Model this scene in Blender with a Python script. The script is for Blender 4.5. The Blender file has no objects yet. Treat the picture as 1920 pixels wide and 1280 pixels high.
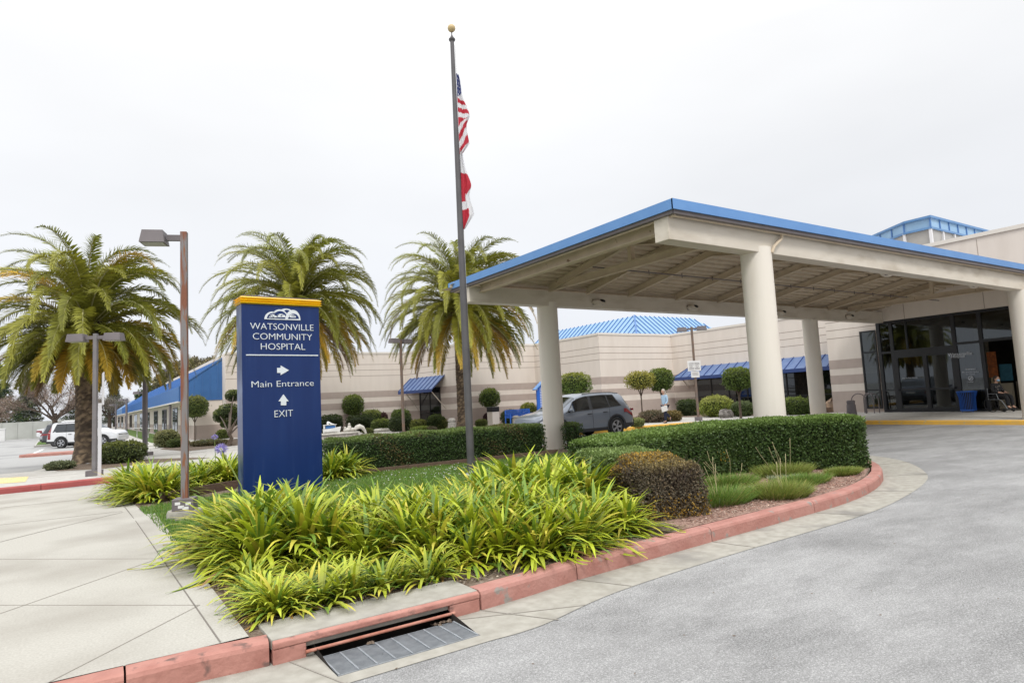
import bpy, math, random
import numpy as np
from mathutils import Vector, Matrix
random.seed(7); RNG = np.random.default_rng(7)
PI = math.pi
S = bpy.context.scene
COL = S.collection
# ---------------------------------------------------------------- camera frame (world X runs to the entrance, Y along it)
F, CX, CY, HC = 1187.0, 960.0, 640.0, 1.6
_d = 109.9; _roll = math.atan(.0515); _pit = math.atan(_d / F); _a = math.atan(1764 / math.hypot(F, _d))
_Fh = np.array([math.cos(_a), math.sin(_a), 0]); _R0 = np.array([math.sin(_a), -math.cos(_a), 0]); _Z = np.array([0, 0, 1.])
_f = math.cos(_pit) * _Fh + math.sin(_pit) * _Z; _U0 = -math.sin(_pit) * _Fh + math.cos(_pit) * _Z
_R = math.cos(_roll) * _R0 - math.sin(_roll) * _U0; _U = math.sin(_roll) * _R0 + math.cos(_roll) * _U0
_C = np.array([0, 0, HC])
def ray(x, y): return _f + _R * (x - CX) / F - _U * (y - CY) / F
def gz(x, y, z=0.0):          # where a sight line meets the level z
    r = ray(x, y); return tuple(_C + r * ((z - HC) / r[2]))
def pX(x, y, X):
    r = ray(x, y); return tuple(_C + r * (X / r[0]))
def pY(x, y, Y):
    r = ray(x, y); return tuple(_C + r * (Y / r[1]))
def pD(x, y, D):              # at distance D along the view axis
    return tuple(_C + ray(x, y) * D)
cam = bpy.data.cameras.new('camera'); camo = bpy.data.objects.new('camera', cam); COL.objects.link(camo)
M4 = Matrix(((_R[0], _U[0], -_f[0], 0), (_R[1], _U[1], -_f[1], 0), (_R[2], _U[2], -_f[2], HC), (0, 0, 0, 1)))
camo.matrix_world = M4
cam.sensor_width = 36; cam.lens = F / 1920 * 36; cam.clip_end = 3000; cam.clip_start = .05
S.camera = camo
# ---------------------------------------------------------------- materials
def lin(c):
    return tuple(((v / 255) / 12.92 if v / 255 <= .04045 else ((v / 255 + .055) / 1.055) ** 2.4) for v in c)
MATS = {}
def mat(name, col, rough=.7, col2=None, scale=4, bump=0., bscale=60, metal=0, detail=6, spec=.4, contrast=(.35, .65),
        attr=False, trans=0., col3=None, scale3=1., c3=(.55, .62), stretch=None, coat=0.):
    m = bpy.data.materials.new(name); m.use_nodes = True; nt = m.node_tree; N = nt.nodes; Lk = nt.links
    b = N['Principled BSDF']; b.inputs['Roughness'].default_value = rough; b.inputs['Metallic'].default_value = metal
    b.inputs['Specular IOR Level'].default_value = spec
    if coat: b.inputs['Coat Weight'].default_value = coat; b.inputs['Coat Roughness'].default_value = .08
    tc = N.new('ShaderNodeTexCoord'); vec = tc.outputs['Object']
    if stretch:
        mp = N.new('ShaderNodeMapping'); mp.inputs['Scale'].default_value = stretch; Lk.new(vec, mp.inputs['Vector']); vec = mp.outputs['Vector']
    c = N.new('ShaderNodeRGB'); c.outputs[0].default_value = (*col, 1); out = c.outputs[0]
    if attr:
        a = N.new('ShaderNodeAttribute'); a.attribute_name = 'Col'; out = a.outputs['Color']
    def mixn(fac, A, B, mode='MIX'):
        mx = N.new('ShaderNodeMix'); mx.data_type = 'RGBA'; mx.blend_type = mode
        if isinstance(fac, float): mx.inputs[0].default_value = fac
        else: Lk.new(fac, mx.inputs[0])
        Lk.new(A, mx.inputs[6])
        if isinstance(B, tuple): mx.inputs[7].default_value = (*B, 1)
        else: Lk.new(B, mx.inputs[7])
        return mx.outputs[2]
    def noise(sc, cr, det=detail):
        n = N.new('ShaderNodeTexNoise'); n.inputs['Scale'].default_value = sc; n.inputs['Detail'].default_value = det; Lk.new(vec, n.inputs['Vector'])
        r = N.new('ShaderNodeValToRGB'); r.color_ramp.elements[0].position = cr[0]; r.color_ramp.elements[1].position = cr[1]
        Lk.new(n.outputs['Fac'], r.inputs['Fac']); return r.outputs['Color']
    if col2: out = mixn(noise(scale, contrast), out, tuple(col2))
    if col3: out = mixn(noise(scale3, c3, 8), out, tuple(col3))
    Lk.new(out, b.inputs['Base Color'])
    if bump:
        n = N.new('ShaderNodeTexNoise'); n.inputs['Scale'].default_value = bscale; n.inputs['Detail'].default_value = 5; Lk.new(vec, n.inputs['Vector'])
        bp = N.new('ShaderNodeBump'); bp.inputs['Strength'].default_value = bump; bp.inputs['Distance'].default_value = .01
        Lk.new(n.outputs['Fac'], bp.inputs['Height']); Lk.new(bp.outputs['Normal'], b.inputs['Normal'])
    if trans:
        t = N.new('ShaderNodeBsdfTranslucent'); Lk.new(out, t.inputs['Color']); ms = N.new('ShaderNodeMixShader'); ms.inputs[0].default_value = trans
        Lk.new(b.outputs[0], ms.inputs[1]); Lk.new(t.outputs[0], ms.inputs[2]); Lk.new(ms.outputs[0], N['Material Output'].inputs[0])
    MATS[name] = m; return m
# ---------------------------------------------------------------- mesh building
class MB:
    def __init__(s): s.v = []; s.f = []; s.m = []; s.c = []; s.mi = 0; s.X = None; s.col = (1, 1, 1)
    def add(s, vs, fs):
        o = len(s.v)
        for p in vs:
            p = Vector(p)
            if s.X is not None: p = s.X @ p
            s.v.append(tuple(p)); s.c.append(s.col)
        for f in fs: s.f.append(tuple(i + o for i in f)); s.m.append(s.mi)
        return s
    def box(s, x0, x1, y0, y1, z0, z1):
        return s.add([(x0, y0, z0), (x1, y0, z0), (x1, y1, z0), (x0, y1, z0), (x0, y0, z1), (x1, y0, z1), (x1, y1, z1), (x0, y1, z1)],
                     [(0, 3, 2, 1), (4, 5, 6, 7), (0, 1, 5, 4), (1, 2, 6, 5), (2, 3, 7, 6), (3, 0, 4, 7)])
    def bar(s, p, q, w, h, up=(0, 0, 1)):      # a box from p to q, w wide and h high, centred
        p = Vector(p); q = Vector(q); d = (q - p).normalized(); u = Vector(up)
        if abs(d.dot(u)) > .98: u = Vector((1, 0, 0))
        sd = d.cross(u).normalized(); u = sd.cross(d)
        vs = []
        for a in (p, q):
            for i, j in ((-1, -1), (1, -1), (1, 1), (-1, 1)): vs.append(a + sd * (i * w / 2) + u * (j * h / 2))
        return s.add(vs, [(0, 3, 2, 1), (4, 5, 6, 7), (0, 1, 5, 4), (1, 2, 6, 5), (2, 3, 7, 6), (3, 0, 4, 7)])
    def prism(s, poly, z0, z1):
        n = len(poly); vs = [(p[0], p[1], z0) for p in poly] + [(p[0], p[1], z1) for p in poly]
        a = sum(poly[i][0] * poly[(i + 1) % n][1] - poly[(i + 1) % n][0] * poly[i][1] for i in range(n))
        if a < 0: vs = [(p[0], p[1], z0) for p in poly[::-1]] + [(p[0], p[1], z1) for p in poly[::-1]]
        return s.add(vs, [tuple(range(n - 1, -1, -1)), tuple(range(n, 2 * n))] + [(i, (i + 1) % n, n + (i + 1) % n, n + i) for i in range(n)])
    def tube(s, pts, rs, n=10, cap=True):
        pts = [Vector(p) for p in pts]
        if not hasattr(rs, '__len__'): rs = [rs] * len(pts)
        vs = []; fs = []; pu = None
        for i, p in enumerate(pts):
            d = (pts[min(i + 1, len(pts) - 1)] - pts[max(i - 1, 0)]).normalized()
            if pu is None: pu = Vector((0, 0, 1)) if abs(d.z) < .9 else Vector((1, 0, 0))
            sd = d.cross(pu).normalized(); pu = sd.cross(d).normalized()
            for k in range(n): a = 2 * PI * k / n; vs.append(p + (sd * math.cos(a) + pu * math.sin(a)) * rs[i])
        for i in range(len(pts) - 1):
            for k in range(n): fs.append((i * n + k, i * n + (k + 1) % n, (i + 1) * n + (k + 1) % n, (i + 1) * n + k))
        if cap: fs.append(tuple(range(n - 1, -1, -1))); fs.append(tuple((len(pts) - 1) * n + k for k in range(n)))
        return s.add(vs, fs)
    def lathe(s, prof, c=(0, 0, 0), n=24, axis='z'):
        vs = []; fs = []
        for r, z in prof:
            for k in range(n):
                a = 2 * PI * k / n; x, y = r * math.cos(a), r * math.sin(a)
                vs.append((c[0] + x, c[1] + y, c[2] + z) if axis == 'z' else (c[0] + x, c[1] + z, c[2] + y))
        for i in range(len(prof) - 1):
            for k in range(n): fs.append((i * n + k, i * n + (k + 1) % n, (i + 1) * n + (k + 1) % n, (i + 1) * n + k))
        fs.append(tuple(range(n - 1, -1, -1))); fs.append(tuple((len(prof) - 1) * n + k for k in range(n)))
        return s.add(vs, fs)
    def grid(s, P):             # rows of points
        r = len(P); c = len(P[0]); return s.add([p for row in P for p in row], [(i * c + j, i * c + j + 1, (i + 1) * c + j + 1, (i + 1) * c + j) for i in range(r - 1) for j in range(c - 1)])
    def blob(s, c, r, n=10, jit=0., seed=0):
        rr = random.Random(seed); vs = []; R3 = r if hasattr(r, '__len__') else (r, r, r)
        for i in range(n // 2 + 1):
            for k in range(n):
                t = PI * i / (n // 2); a = 2 * PI * k / n; j = 1 + jit * (rr.random() * 2 - 1)
                vs.append((c[0] + R3[0] * math.sin(t) * math.cos(a) * j, c[1] + R3[1] * math.sin(t) * math.sin(a) * j, c[2] + R3[2] * math.cos(t) * j))
        return s.add(vs, [(i * n + k, (i + 1) * n + k, (i + 1) * n + (k + 1) % n, i * n + (k + 1) % n) for i in range(n // 2) for k in range(n)])
    def build(s, name, mats, parent=None, smooth=False, bevel=0., loc=None, col=False, sub=0):
        me = bpy.data.meshes.new(name); me.from_pydata(s.v, [], s.f)
        for m in (mats if isinstance(mats, (list, tuple)) else [mats]): me.materials.append(MATS[m] if isinstance(m, str) else m)
        me.polygons.foreach_set('material_index', s.m)
        if smooth: me.polygons.foreach_set('use_smooth', [True] * len(s.f))
        if col:
            at = me.color_attributes.new('Col', 'FLOAT_COLOR', 'POINT'); at.data.foreach_set('color', np.array([(*c, 1) for c in s.c], dtype=np.float32).ravel())
        me.update()
        o = bpy.data.objects.new(name, me); COL.objects.link(o)
        if parent is not None: o.parent = parent
        if loc is not None: o.location = loc
        if bevel:
            md = o.modifiers.new('bevel', 'BEVEL'); md.width = bevel; md.segments = 2; md.limit_method = 'ANGLE'; md.angle_limit = math.radians(40)
        if sub:
            md = o.modifiers.new('sub', 'SUBSURF'); md.levels = sub; md.render_levels = sub
        if smooth and not sub:
            try:
                me.set_sharp_from_angle(angle=math.radians(38))
            except Exception: pass
        return o
def meshnp(name, V, Fc, m, parent=None, cols=None, smooth=False, loc=None):   # fast: quads given as an (n,4) array
    me = bpy.data.meshes.new(name); V = np.asarray(V, dtype=np.float32); Fc = np.asarray(Fc, dtype=np.int32); k = Fc.shape[1]
    me.vertices.add(len(V)); me.vertices.foreach_set('co', V.ravel())
    me.loops.add(Fc.size); me.loops.foreach_set('vertex_index', Fc.ravel())
    me.polygons.add(len(Fc)); me.polygons.foreach_set('loop_start', np.arange(0, Fc.size, k, dtype=np.int32)); me.polygons.foreach_set('loop_total', np.full(len(Fc), k, dtype=np.int32))
    if smooth: me.polygons.foreach_set('use_smooth', np.ones(len(Fc), dtype=bool))
    me.update(calc_edges=True)
    me.materials.append(MATS[m])
    if cols is not None:
        at = me.color_attributes.new('Col', 'FLOAT_COLOR', 'POINT'); c = np.ones((len(V), 4), dtype=np.float32); c[:, :3] = cols; at.data.foreach_set('color', c.ravel())
    me.validate(); me.update()
    o = bpy.data.objects.new(name, me); COL.objects.link(o)
    if parent is not None: o.parent = parent
    if loc is not None: o.location = loc
    return o
def E(name, label, cat, loc=(0, 0, 0), rz=0, group=None):
    o = bpy.data.objects.new(name, None); COL.objects.link(o); o.location = loc; o.rotation_euler = (0, 0, rz); o.empty_display_size = .2
    return tag(o, label, cat, group)
def tag(o, label, cat, group=None, kind=None):
    if label: o['label'] = label
    if cat: o['category'] = cat
    if group: o['group'] = group
    if kind: o['kind'] = kind
    return o
def struct(o, kind='structure', label=None, cat=None):
    o['kind'] = kind
    if label: o['label'] = label
    if cat: o['category'] = cat
    return o
def copy_tree(o, loc=None, rz=None, scale=None, label=None, group=None):
    def cp(a, par):
        b = a.copy(); COL.objects.link(b); b.parent = par
        for ch in a.children: cp(ch, b)
        return b
    r = cp(o, None)
    if loc is not None: r.location = loc
    if rz is not None: r.rotation_euler = (0, 0, rz)
    if scale is not None: r.scale = (scale,) * 3 if not hasattr(scale, '__len__') else scale
    if label: r['label'] = label
    if group: r['group'] = group
    return r
# leaf cards: P base points (n,3), D directions (n,3), W side directions, length l, width w  -> diamond quads
def cards(P, D, W, l, w):
    P = np.asarray(P); n = len(P); l = np.broadcast_to(np.asarray(l, dtype=float), (n,))[:, None]; w = np.broadcast_to(np.asarray(w, dtype=float), (n,))[:, None]
    D = D / np.linalg.norm(D, axis=1, keepdims=True); W = W / np.linalg.norm(W, axis=1, keepdims=True)
    V = np.stack([P, P + D * l * .45 + W * w * .5, P + D * l, P + D * l * .45 - W * w * .5], 1).reshape(-1, 3)
    Fc = np.arange(4 * n).reshape(n, 4); return V, Fc
def rnd_dirs(n, rng):
    v = rng.normal(size=(n, 3)); return v / np.linalg.norm(v, axis=1, keepdims=True)
def jitter_cols(n, base, var, rng, per=4, alt=None, alt_p=0.):
    base = np.array(base); k = rng.uniform(1 - var, 1 + var, size=(n, 1)); h = rng.uniform(-.12, .12, size=(n, 1)) * var * 2
    c = base * k * np.concatenate([1 + h, np.ones((n, 1)), 1 - h], 1)
    if alt is not None:
        pick = rng.random(n) < alt_p; c[pick] = np.array(alt) * k[pick]
    return np.repeat(np.clip(c, 0, 1), per, axis=0)
# ---------------------------------------------------------------- the palette
mat('asphalt', (.235, .235, .235), .9)
mat('road_far', (.33, .33, .325), .9, (.38, .38, .37), 20, bump=.2, bscale=100, col3=(.24, .24, .24), scale3=.3, c3=(.5, .7))
mat('concrete', (.37, .355, .315), .85, (.45, .435, .39), 60, bump=.25, bscale=160, col3=(.27, .25, .215), scale3=.8, c3=(.44, .78), detail=10)
mat('concrete_gutter', (.30, .285, .245), .85, (.38, .365, .32), 9, bump=.3, bscale=150, col3=(.22, .21, .19), scale3=1.5, c3=(.55, .72), detail=9)
mat('walk', (.42, .405, .375), .85, (.50, .485, .45), 6, bump=.15, bscale=120, col3=(.33, .31, .28), scale3=.4, c3=(.5, .75))
mat('joint_dark', (.17, .155, .135), .9)
mat('joint_soft', (.27, .25, .22), .9)
mat('kerb_red', (.36, .165, .135), .85, (.42, .215, .18), 5, bump=.9, bscale=30, col3=(.27, .24, .215), scale3=7, c3=(.60, .67), detail=9)
mat('kerb_red_dirty', (.34, .15, .12), .85, (.44, .215, .175), 6, bump=.9, bscale=25, col3=(.17, .10, .085), scale3=9, c3=(.60, .70), detail=12)
mat('kerb_red_deep', (.33, .075, .07), .7, (.40, .10, .09), 3, bump=.4, bscale=40, col3=(.15, .05, .05), scale3=1.2, c3=(.6, .66))
mat('yellow_paint', (.80, .46, .06), .6, (.70, .42, .10), 5, bump=.2, col3=(.5, .42, .25), scale3=4, c3=(.62, .7))
mat('yellow_pale', (.68, .55, .25), .8, (.6, .52, .3), 3)
mat('yellow_cap', (.86, .52, .012), .35, (.80, .46, .012), 4)
mat('soil', (.10, .07, .05), .95, (.19, .145, .105), 30, bump=1., bscale=50, col3=(.26, .21, .17), scale3=12, c3=(.55, .66))
mat('mulch', (.24, .135, .10), .95, (.37, .26, .21), 60, bump=1., bscale=80, col3=(.14, .08, .06), scale3=25, c3=(.5, .6))
mat('lawn', (.055, .105, .016), .95, (.085, .15, .022), 6, bump=1., bscale=120, col3=(.12, .17, .035), scale3=2.5, c3=(.5, .7))
mat('leaf', (1, 1, 1), .5, attr=True, trans=.22, spec=.35)
mat('leaf_gloss', (1, 1, 1), .45, attr=True, trans=.22, spec=.4)
mat('leaf_dull', (1, 1, 1), .8, attr=True, trans=.1, spec=.2)
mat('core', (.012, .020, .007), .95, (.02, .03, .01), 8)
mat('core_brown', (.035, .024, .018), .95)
mat('bark', (.13, .10, .075), .95, (.07, .05, .04), 9, bump=1., bscale=20)
mat('palm_bark', (1, 1, 1), .95, attr=True, col2=(.05, .04, .03), scale=9, contrast=(.55, .75), bump=1., bscale=14)
mat('stucco', (.70, .635, .57), .9, (.73, .665, .60), 3, bump=.25, bscale=90, col3=(.655, .59, .525), scale3=1.1, c3=(.52, .80), stretch=(1, 1, .18))
mat('stucco_band', (.43, .36, .32), .9, (.46, .385, .345), 3, bump=.25, bscale=90)
mat('stucco_dark', (.40, .30, .235), .9, (.42, .32, .25), 3, bump=.25, bscale=90)
mat('reveal', (.36, .30, .26), .95)
mat('coping', (.72, .68, .62), .8)
mat('cream', (.68, .625, .54), .55, (.63, .575, .49), 2, bump=.05, bscale=40, col3=(.53, .47, .385), scale3=2.2, c3=(.5, .72), stretch=(.5, 1, 1.6))
mat('cream_column', (.74, .69, .61), .6, (.76, .71, .63), 2, bump=.15, bscale=60, stretch=(2, 2, .22), col3=(.66, .60, .52), scale3=1.6, c3=(.5, .8))
mat('cream_dirty', (.62, .52, .39), .7, (.55, .455, .335), 3, bump=.1, col3=(.25, .16, .10), scale3=7, c3=(.66, .74))
mat('deck', (.60, .50, .38), .75, (.52, .43, .32), 4, bump=.1)
mat('blue_fascia', (.11, .26, .55), .5, (.125, .285, .58), 2, bump=.04, spec=.5)
mat('blue_roof', (.085, .20, .40), .45, (.11, .235, .45), 1.5, spec=.5, stretch=(1, 1, .4))
mat('blue_roof_pale', (.22, .38, .57), .45, (.26, .42, .61), 1.2, spec=.5)
mat('blue_seam', (.07, .17, .40), .45)
mat('blue_panel', (.04, .13, .33), .5, (.05, .15, .37), 1.5)
mat('blue_awning', (.085, .145, .30), .45, (.12, .18, .34), 3, spec=.5)
mat('blue_trim', (.035, .065, .20), .45)
mat('blue_bright', (.03, .13, .52), .4)
mat('sign_blue', (.006, .024, .118), .32, (.008, .030, .135), 1.5, spec=.3, coat=.08, col3=(.022, .045, .15), scale3=3.0, c3=(.60, .85), stretch=(3.2, 3.2, .35))
mat('sign_side', (.012, .035, .14), .3, (.10, .15, .28), 3, spec=.5, contrast=(.5, .7), stretch=(2, 2, .6), coat=.3)
mat('sign_white', (.70, .74, .79), .5)
mat('white', (.74, .74, .73), .5, (.68, .68, .67), 3)
mat('white_metal', (.62, .62, .64), .4)
mat('lamp_grey', (.135, .12, .125), .55, (.165, .145, .15), 3)
mat('lamp_lens', (.25, .26, .20), .3)
mat('post_grey', (.19, .18, .185), .55, (.16, .15, .15), 4)
mat('post_rust', (.20, .185, .185), .65, (.20, .075, .042), 2.0, bump=.3, bscale=50, contrast=(.49, .56), stretch=(5, 5, .55), col3=(.23, .10, .05), scale3=5, c3=(.55, .62))
mat('post_brown', (.19, .12, .08), .7, (.14, .12, .11), 3)
mat('flag_pole', (.075, .072, .075), .45, (.10, .095, .10), 3, spec=.5)
mat('gold', (.55, .42, .22), .4)
mat('steel', (.34, .365, .39), .42, (.26, .28, .30), 14, metal=.4)
mat('pit', (.018, .016, .014), .95, (.035, .03, .025), 6)
mat('rust', (.36, .13, .085), .7, (.5, .24, .18), 9)
mat('black', (.012, .012, .013), .5)
mat('dark_frame', (.010, .011, .014), .35, spec=.5)
mat('rubber', (.018, .018, .018), .8)
mat('cladding', (.03, .031, .033), .6)
mat('stone', (.30, .275, .25), .9, (.20, .185, .17), 7, bump=.8, bscale=12, col3=(.38, .35, .32), scale3=9, c3=(.5, .6))
mat('rock_tan', (.36, .25, .165), .9, (.22, .16, .12), 5, bump=.8, bscale=14)
mat('stone_white', (.55, .53, .48), .8, (.42, .40, .36), 8, bump=.4, bscale=20)
mat('bollard', (.27, .255, .23), .9, (.20, .19, .175), 14, bump=.5, bscale=60)
mat('wood', (.16, .105, .075), .9, (.105, .07, .05), 6, bump=.4, stretch=(1, 8, 8))
mat('wall_grey', (.47, .48, .45), .9, (.41, .42, .39), .8, bump=.2)
mat('cloth', (1, 1, 1), .8, attr=True, trans=.25)
mat('skin', (.50, .30, .22), .6); mat('hair_grey', (.42, .38, .33), .7); mat('hair_dark', (.05, .035, .025), .7)
mat('shirt_blue', (.30, .44, .58), .85, (.36, .50, .64), 12); mat('trousers', (.014, .018, .04), .85); mat('black_cloth', (.012, .012, .014), .9)
mat('mask_blue', (.32, .50, .66), .8); mat('print_dots', (.02, .02, .022), .85, (.45, .4, .35), 24, contrast=(.64, .66))
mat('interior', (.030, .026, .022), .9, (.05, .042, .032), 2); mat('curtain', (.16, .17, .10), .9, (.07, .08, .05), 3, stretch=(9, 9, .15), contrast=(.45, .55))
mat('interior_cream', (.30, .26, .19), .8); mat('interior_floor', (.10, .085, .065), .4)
mat('poster_orange', (.42, .12, .03), .7, (.20, .06, .02), 9); mat('poster_teal', (.02, .09, .13), .7, (.03, .12, .17), 9); mat('poster_cream', (.42, .33, .19), .7)
mat('bolt_yellow', (.55, .38, .03), .5)
mat('red_lens', (.22, .012, .015), .15, spec=.6, coat=.5); mat('lens_clear', (.7, .72, .75), .1, spec=.6)
def paint(name, col, metal=.35):
    m = mat(name, col, .3, metal=metal, spec=.5, coat=.8); return m
paint('paint_grey', (.165, .19, .23), .3); paint('paint_white', (.66, .67, .69), .05); paint('paint_silver', (.40, .43, .47), .4)
paint('paint_dark', (.05, .055, .065), .3); paint('paint_red', (.35, .02, .03), .2)
mat('rim', (.50, .51, .53), .3, metal=.8)
def glassmat(name, tint, alpha, rough=.02, refl=.07):
    m = bpy.data.materials.new(name); m.use_nodes = True; nt = m.node_tree; N = nt.nodes; L = nt.links
    N.remove(N['Principled BSDF'])
    g = N.new('ShaderNodeBsdfGlossy'); g.inputs['Roughness'].default_value = rough; g.inputs['Color'].default_value = (.85, .9, .95, 1)
    t = N.new('ShaderNodeBsdfTransparent'); t.inputs['Color'].default_value = (*tint, 1)
    d = N.new('ShaderNodeBsdfDiffuse'); d.inputs['Color'].default_value = (.01, .011, .012, 1)
    m1 = N.new('ShaderNodeMixShader'); m1.inputs[0].default_value = alpha; L.new(d.outputs[0], m1.inputs[1]); L.new(t.outputs[0], m1.inputs[2])
    lw = N.new('ShaderNodeLayerWeight'); lw.inputs['Blend'].default_value = .5; pw = N.new('ShaderNodeMath'); pw.operation = 'POWER'; L.new(lw.outputs['Facing'], pw.inputs[0]); pw.inputs[1].default_value = 4.; fr = N.new('ShaderNodeMath'); fr.operation = 'MULTIPLY_ADD'; L.new(pw.outputs[0], fr.inputs[0]); fr.inputs[1].default_value = .85; fr.inputs[2].default_value = refl
    m2 = N.new('ShaderNodeMixShader'); L.new(fr.outputs[0], m2.inputs[0]); L.new(m1.outputs[0], m2.inputs[1]); L.new(g.outputs[0], m2.inputs[2])
    L.new(m2.outputs[0], N['Material Output'].inputs[0]); MATS[name] = m
glassmat('glass', (.55, .58, .55), .75); glassmat('glass_dark', (.2, .2, .2), .12); glassmat('car_glass', (.15, .17, .18), .1, .05, .12)
def asphalt_nodes():
    m = MATS['asphalt']; nt = m.node_tree; N = nt.nodes; L = nt.links; b = N['Principled BSDF']; tc = N.new('ShaderNodeTexCoord')
    def nz(sc, det, lo, hi, st=None, rough=.5):
        n = N.new('ShaderNodeTexNoise'); n.inputs['Scale'].default_value = sc; n.inputs['Detail'].default_value = det; n.inputs['Roughness'].default_value = rough; v = tc.outputs['Object']
        if st: mp = N.new('ShaderNodeMapping'); mp.inputs['Scale'].default_value = st; mp.inputs['Rotation'].default_value = (0, 0, .5); L.new(v, mp.inputs[0]); v = mp.outputs[0]
        L.new(v, n.inputs['Vector']); r = N.new('ShaderNodeMapRange'); r.inputs['From Min'].default_value = .3; r.inputs['From Max'].default_value = .7; r.inputs['To Min'].default_value = lo; r.inputs['To Max'].default_value = hi; L.new(n.outputs['Fac'], r.inputs['Value']); return r.outputs[0], n
    def mul(a, c): k = N.new('ShaderNodeMath'); k.operation = 'MULTIPLY'; L.new(a, k.inputs[0]); L.new(c, k.inputs[1]); return k.outputs[0]
    g1, n1 = nz(120, 3, .50, 1.5, rough=.85); g2, _ = nz(45, 4, .86, 1.14); g3, _ = nz(1.6, 12, .80, 1.16, (.5, 1, 1), rough=.80); g4, _ = nz(.22, 4, .90, 1.1); g5, _ = nz(2.6, 8, .94, 1.05, (.25, 1, 1), .7)
    vo = N.new('ShaderNodeTexVoronoi'); vo.inputs['Scale'].default_value = 70; L.new(tc.outputs['Object'], vo.inputs['Vector']); vr = N.new('ShaderNodeMapRange'); vr.inputs['From Min'].default_value = 0; vr.inputs['From Max'].default_value = .55; vr.inputs['To Min'].default_value = 1.18; vr.inputs['To Max'].default_value = .80; L.new(vo.outputs['Distance'], vr.inputs['Value'])
    f = mul(mul(mul(mul(mul(g1, g2), g3), g4), g5), vr.outputs[0]); mk, _ = nz(.9, 10, -1.2, 2.0, (.5, 1, 1), .7); sk, _ = nz(85, 3, -1.4, 2.4, rough=.8); cl = N.new('ShaderNodeClamp'); L.new(mk, cl.inputs[0]); c2 = N.new('ShaderNodeClamp'); L.new(sk, c2.inputs[0]); dk_ = mul(cl.outputs[0], c2.outputs[0]); sb = N.new('ShaderNodeMath'); sb.operation = 'MULTIPLY_ADD'; L.new(dk_, sb.inputs[0]); sb.inputs[1].default_value = -.42; sb.inputs[2].default_value = 1.; f = mul(f, sb.outputs[0])
    c = N.new('ShaderNodeVectorMath'); c.operation = 'SCALE'; c.inputs[0].default_value = (.355, .355, .352); L.new(f, c.inputs['Scale']); L.new(c.outputs[0], b.inputs['Base Color'])
    bp = N.new('ShaderNodeBump'); bp.inputs['Strength'].default_value = .6; bp.inputs['Distance'].default_value = .006; L.new(n1.outputs['Fac'], bp.inputs['Height']); L.new(bp.outputs['Normal'], b.inputs['Normal'])
asphalt_nodes()
# ---------------------------------------------------------------- light: bright overcast
W = bpy.data.worlds.new('World'); S.world = W; W.use_nodes = True
nt = W.node_tree; N = nt.nodes; L = nt.links; bg = N['Background']
SUN_EL, SUN_AZ = math.radians(48), math.radians(-118)     # azimuth of the sun direction measured from +X
sky = N.new('ShaderNodeTexSky'); sky.sky_type = 'NISHITA'; sky.sun_disc = False; sky.sun_elevation = SUN_EL; sky.sun_rotation = PI / 2 - SUN_AZ
sky.air_density = 1.2; sky.dust_density = 4
tc = N.new('ShaderNodeTexCoord'); sp = N.new('ShaderNodeSeparateXYZ'); L.new(tc.outputs['Generated'], sp.inputs[0])
cr = N.new('ShaderNodeValToRGB'); L.new(sp.outputs['Z'], cr.inputs[0]); e = cr.color_ramp.elements
e[0].position = 0.; e[0].color = (.083, .086, .092, 1); e[1].position = 1.; e[1].color = (.24, .24, .245, 1)
for p, c in ((.10, (.083, .0855, .0905)), (.30, (.087, .0885, .0915)), (.48, (.098, .0985, .0995)), (.70, (.175, .175, .175))):
    x = e.new(p); x.color = (*c, 1)
nz = N.new('ShaderNodeTexNoise'); nz.inputs['Scale'].default_value = 1.6; nz.inputs['Detail'].default_value = 4
mp = N.new('ShaderNodeMapping'); mp.inputs['Scale'].default_value = (1, 1, 2.6); L.new(tc.outputs['Generated'], mp.inputs[0]); L.new(mp.outputs[0], nz.inputs['Vector'])
mr = N.new('ShaderNodeMapRange'); mr.inputs['From Min'].default_value = .3; mr.inputs['From Max'].default_value = .7; mr.inputs['To Min'].default_value = .94 * 10; mr.inputs['To Max'].default_value = 1.05 * 10
L.new(nz.outputs['Fac'], mr.inputs['Value'])
vm = N.new('ShaderNodeVectorMath'); vm.operation = 'SCALE'; L.new(cr.outputs['Color'], vm.inputs[0]); L.new(mr.outputs[0], vm.inputs['Scale'])
v2 = N.new('ShaderNodeVectorMath'); v2.operation = 'SCALE'; v2.inputs['Scale'].default_value = 10. / 1.; L.new(vm.outputs[0], v2.inputs[0])
mx = N.new('ShaderNodeMix'); mx.data_type = 'RGBA'; mx.inputs[0].default_value = .97; L.new(sky.outputs[0], mx.inputs[6]); L.new(v2.outputs[0], mx.inputs[7])
L.new(mx.outputs[2], bg.inputs['Color']); bg.inputs['Strength'].default_value = .1
sl = bpy.data.lights.new('sun', 'SUN'); sl.energy = 1.5; sl.angle = math.radians(16); sl.color = (1, .97, .92)
so = bpy.data.objects.new('sun', sl); COL.objects.link(so)
sd = Vector((math.cos(SUN_EL) * math.cos(SUN_AZ), math.cos(SUN_EL) * math.sin(SUN_AZ), math.sin(SUN_EL)))
so.rotation_euler = (-sd).to_track_quat('-Z', 'Y').to_euler(); so.location = (0, 0, 30)
S.view_settings.view_transform = 'Standard'; S.view_settings.look = 'None'; S.view_settings.exposure = .08; S.view_settings.gamma = 1
S.cycles.max_bounces = 6; S.cycles.transparent_max_bounces = 8; S.cycles.use_denoising = True
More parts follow.
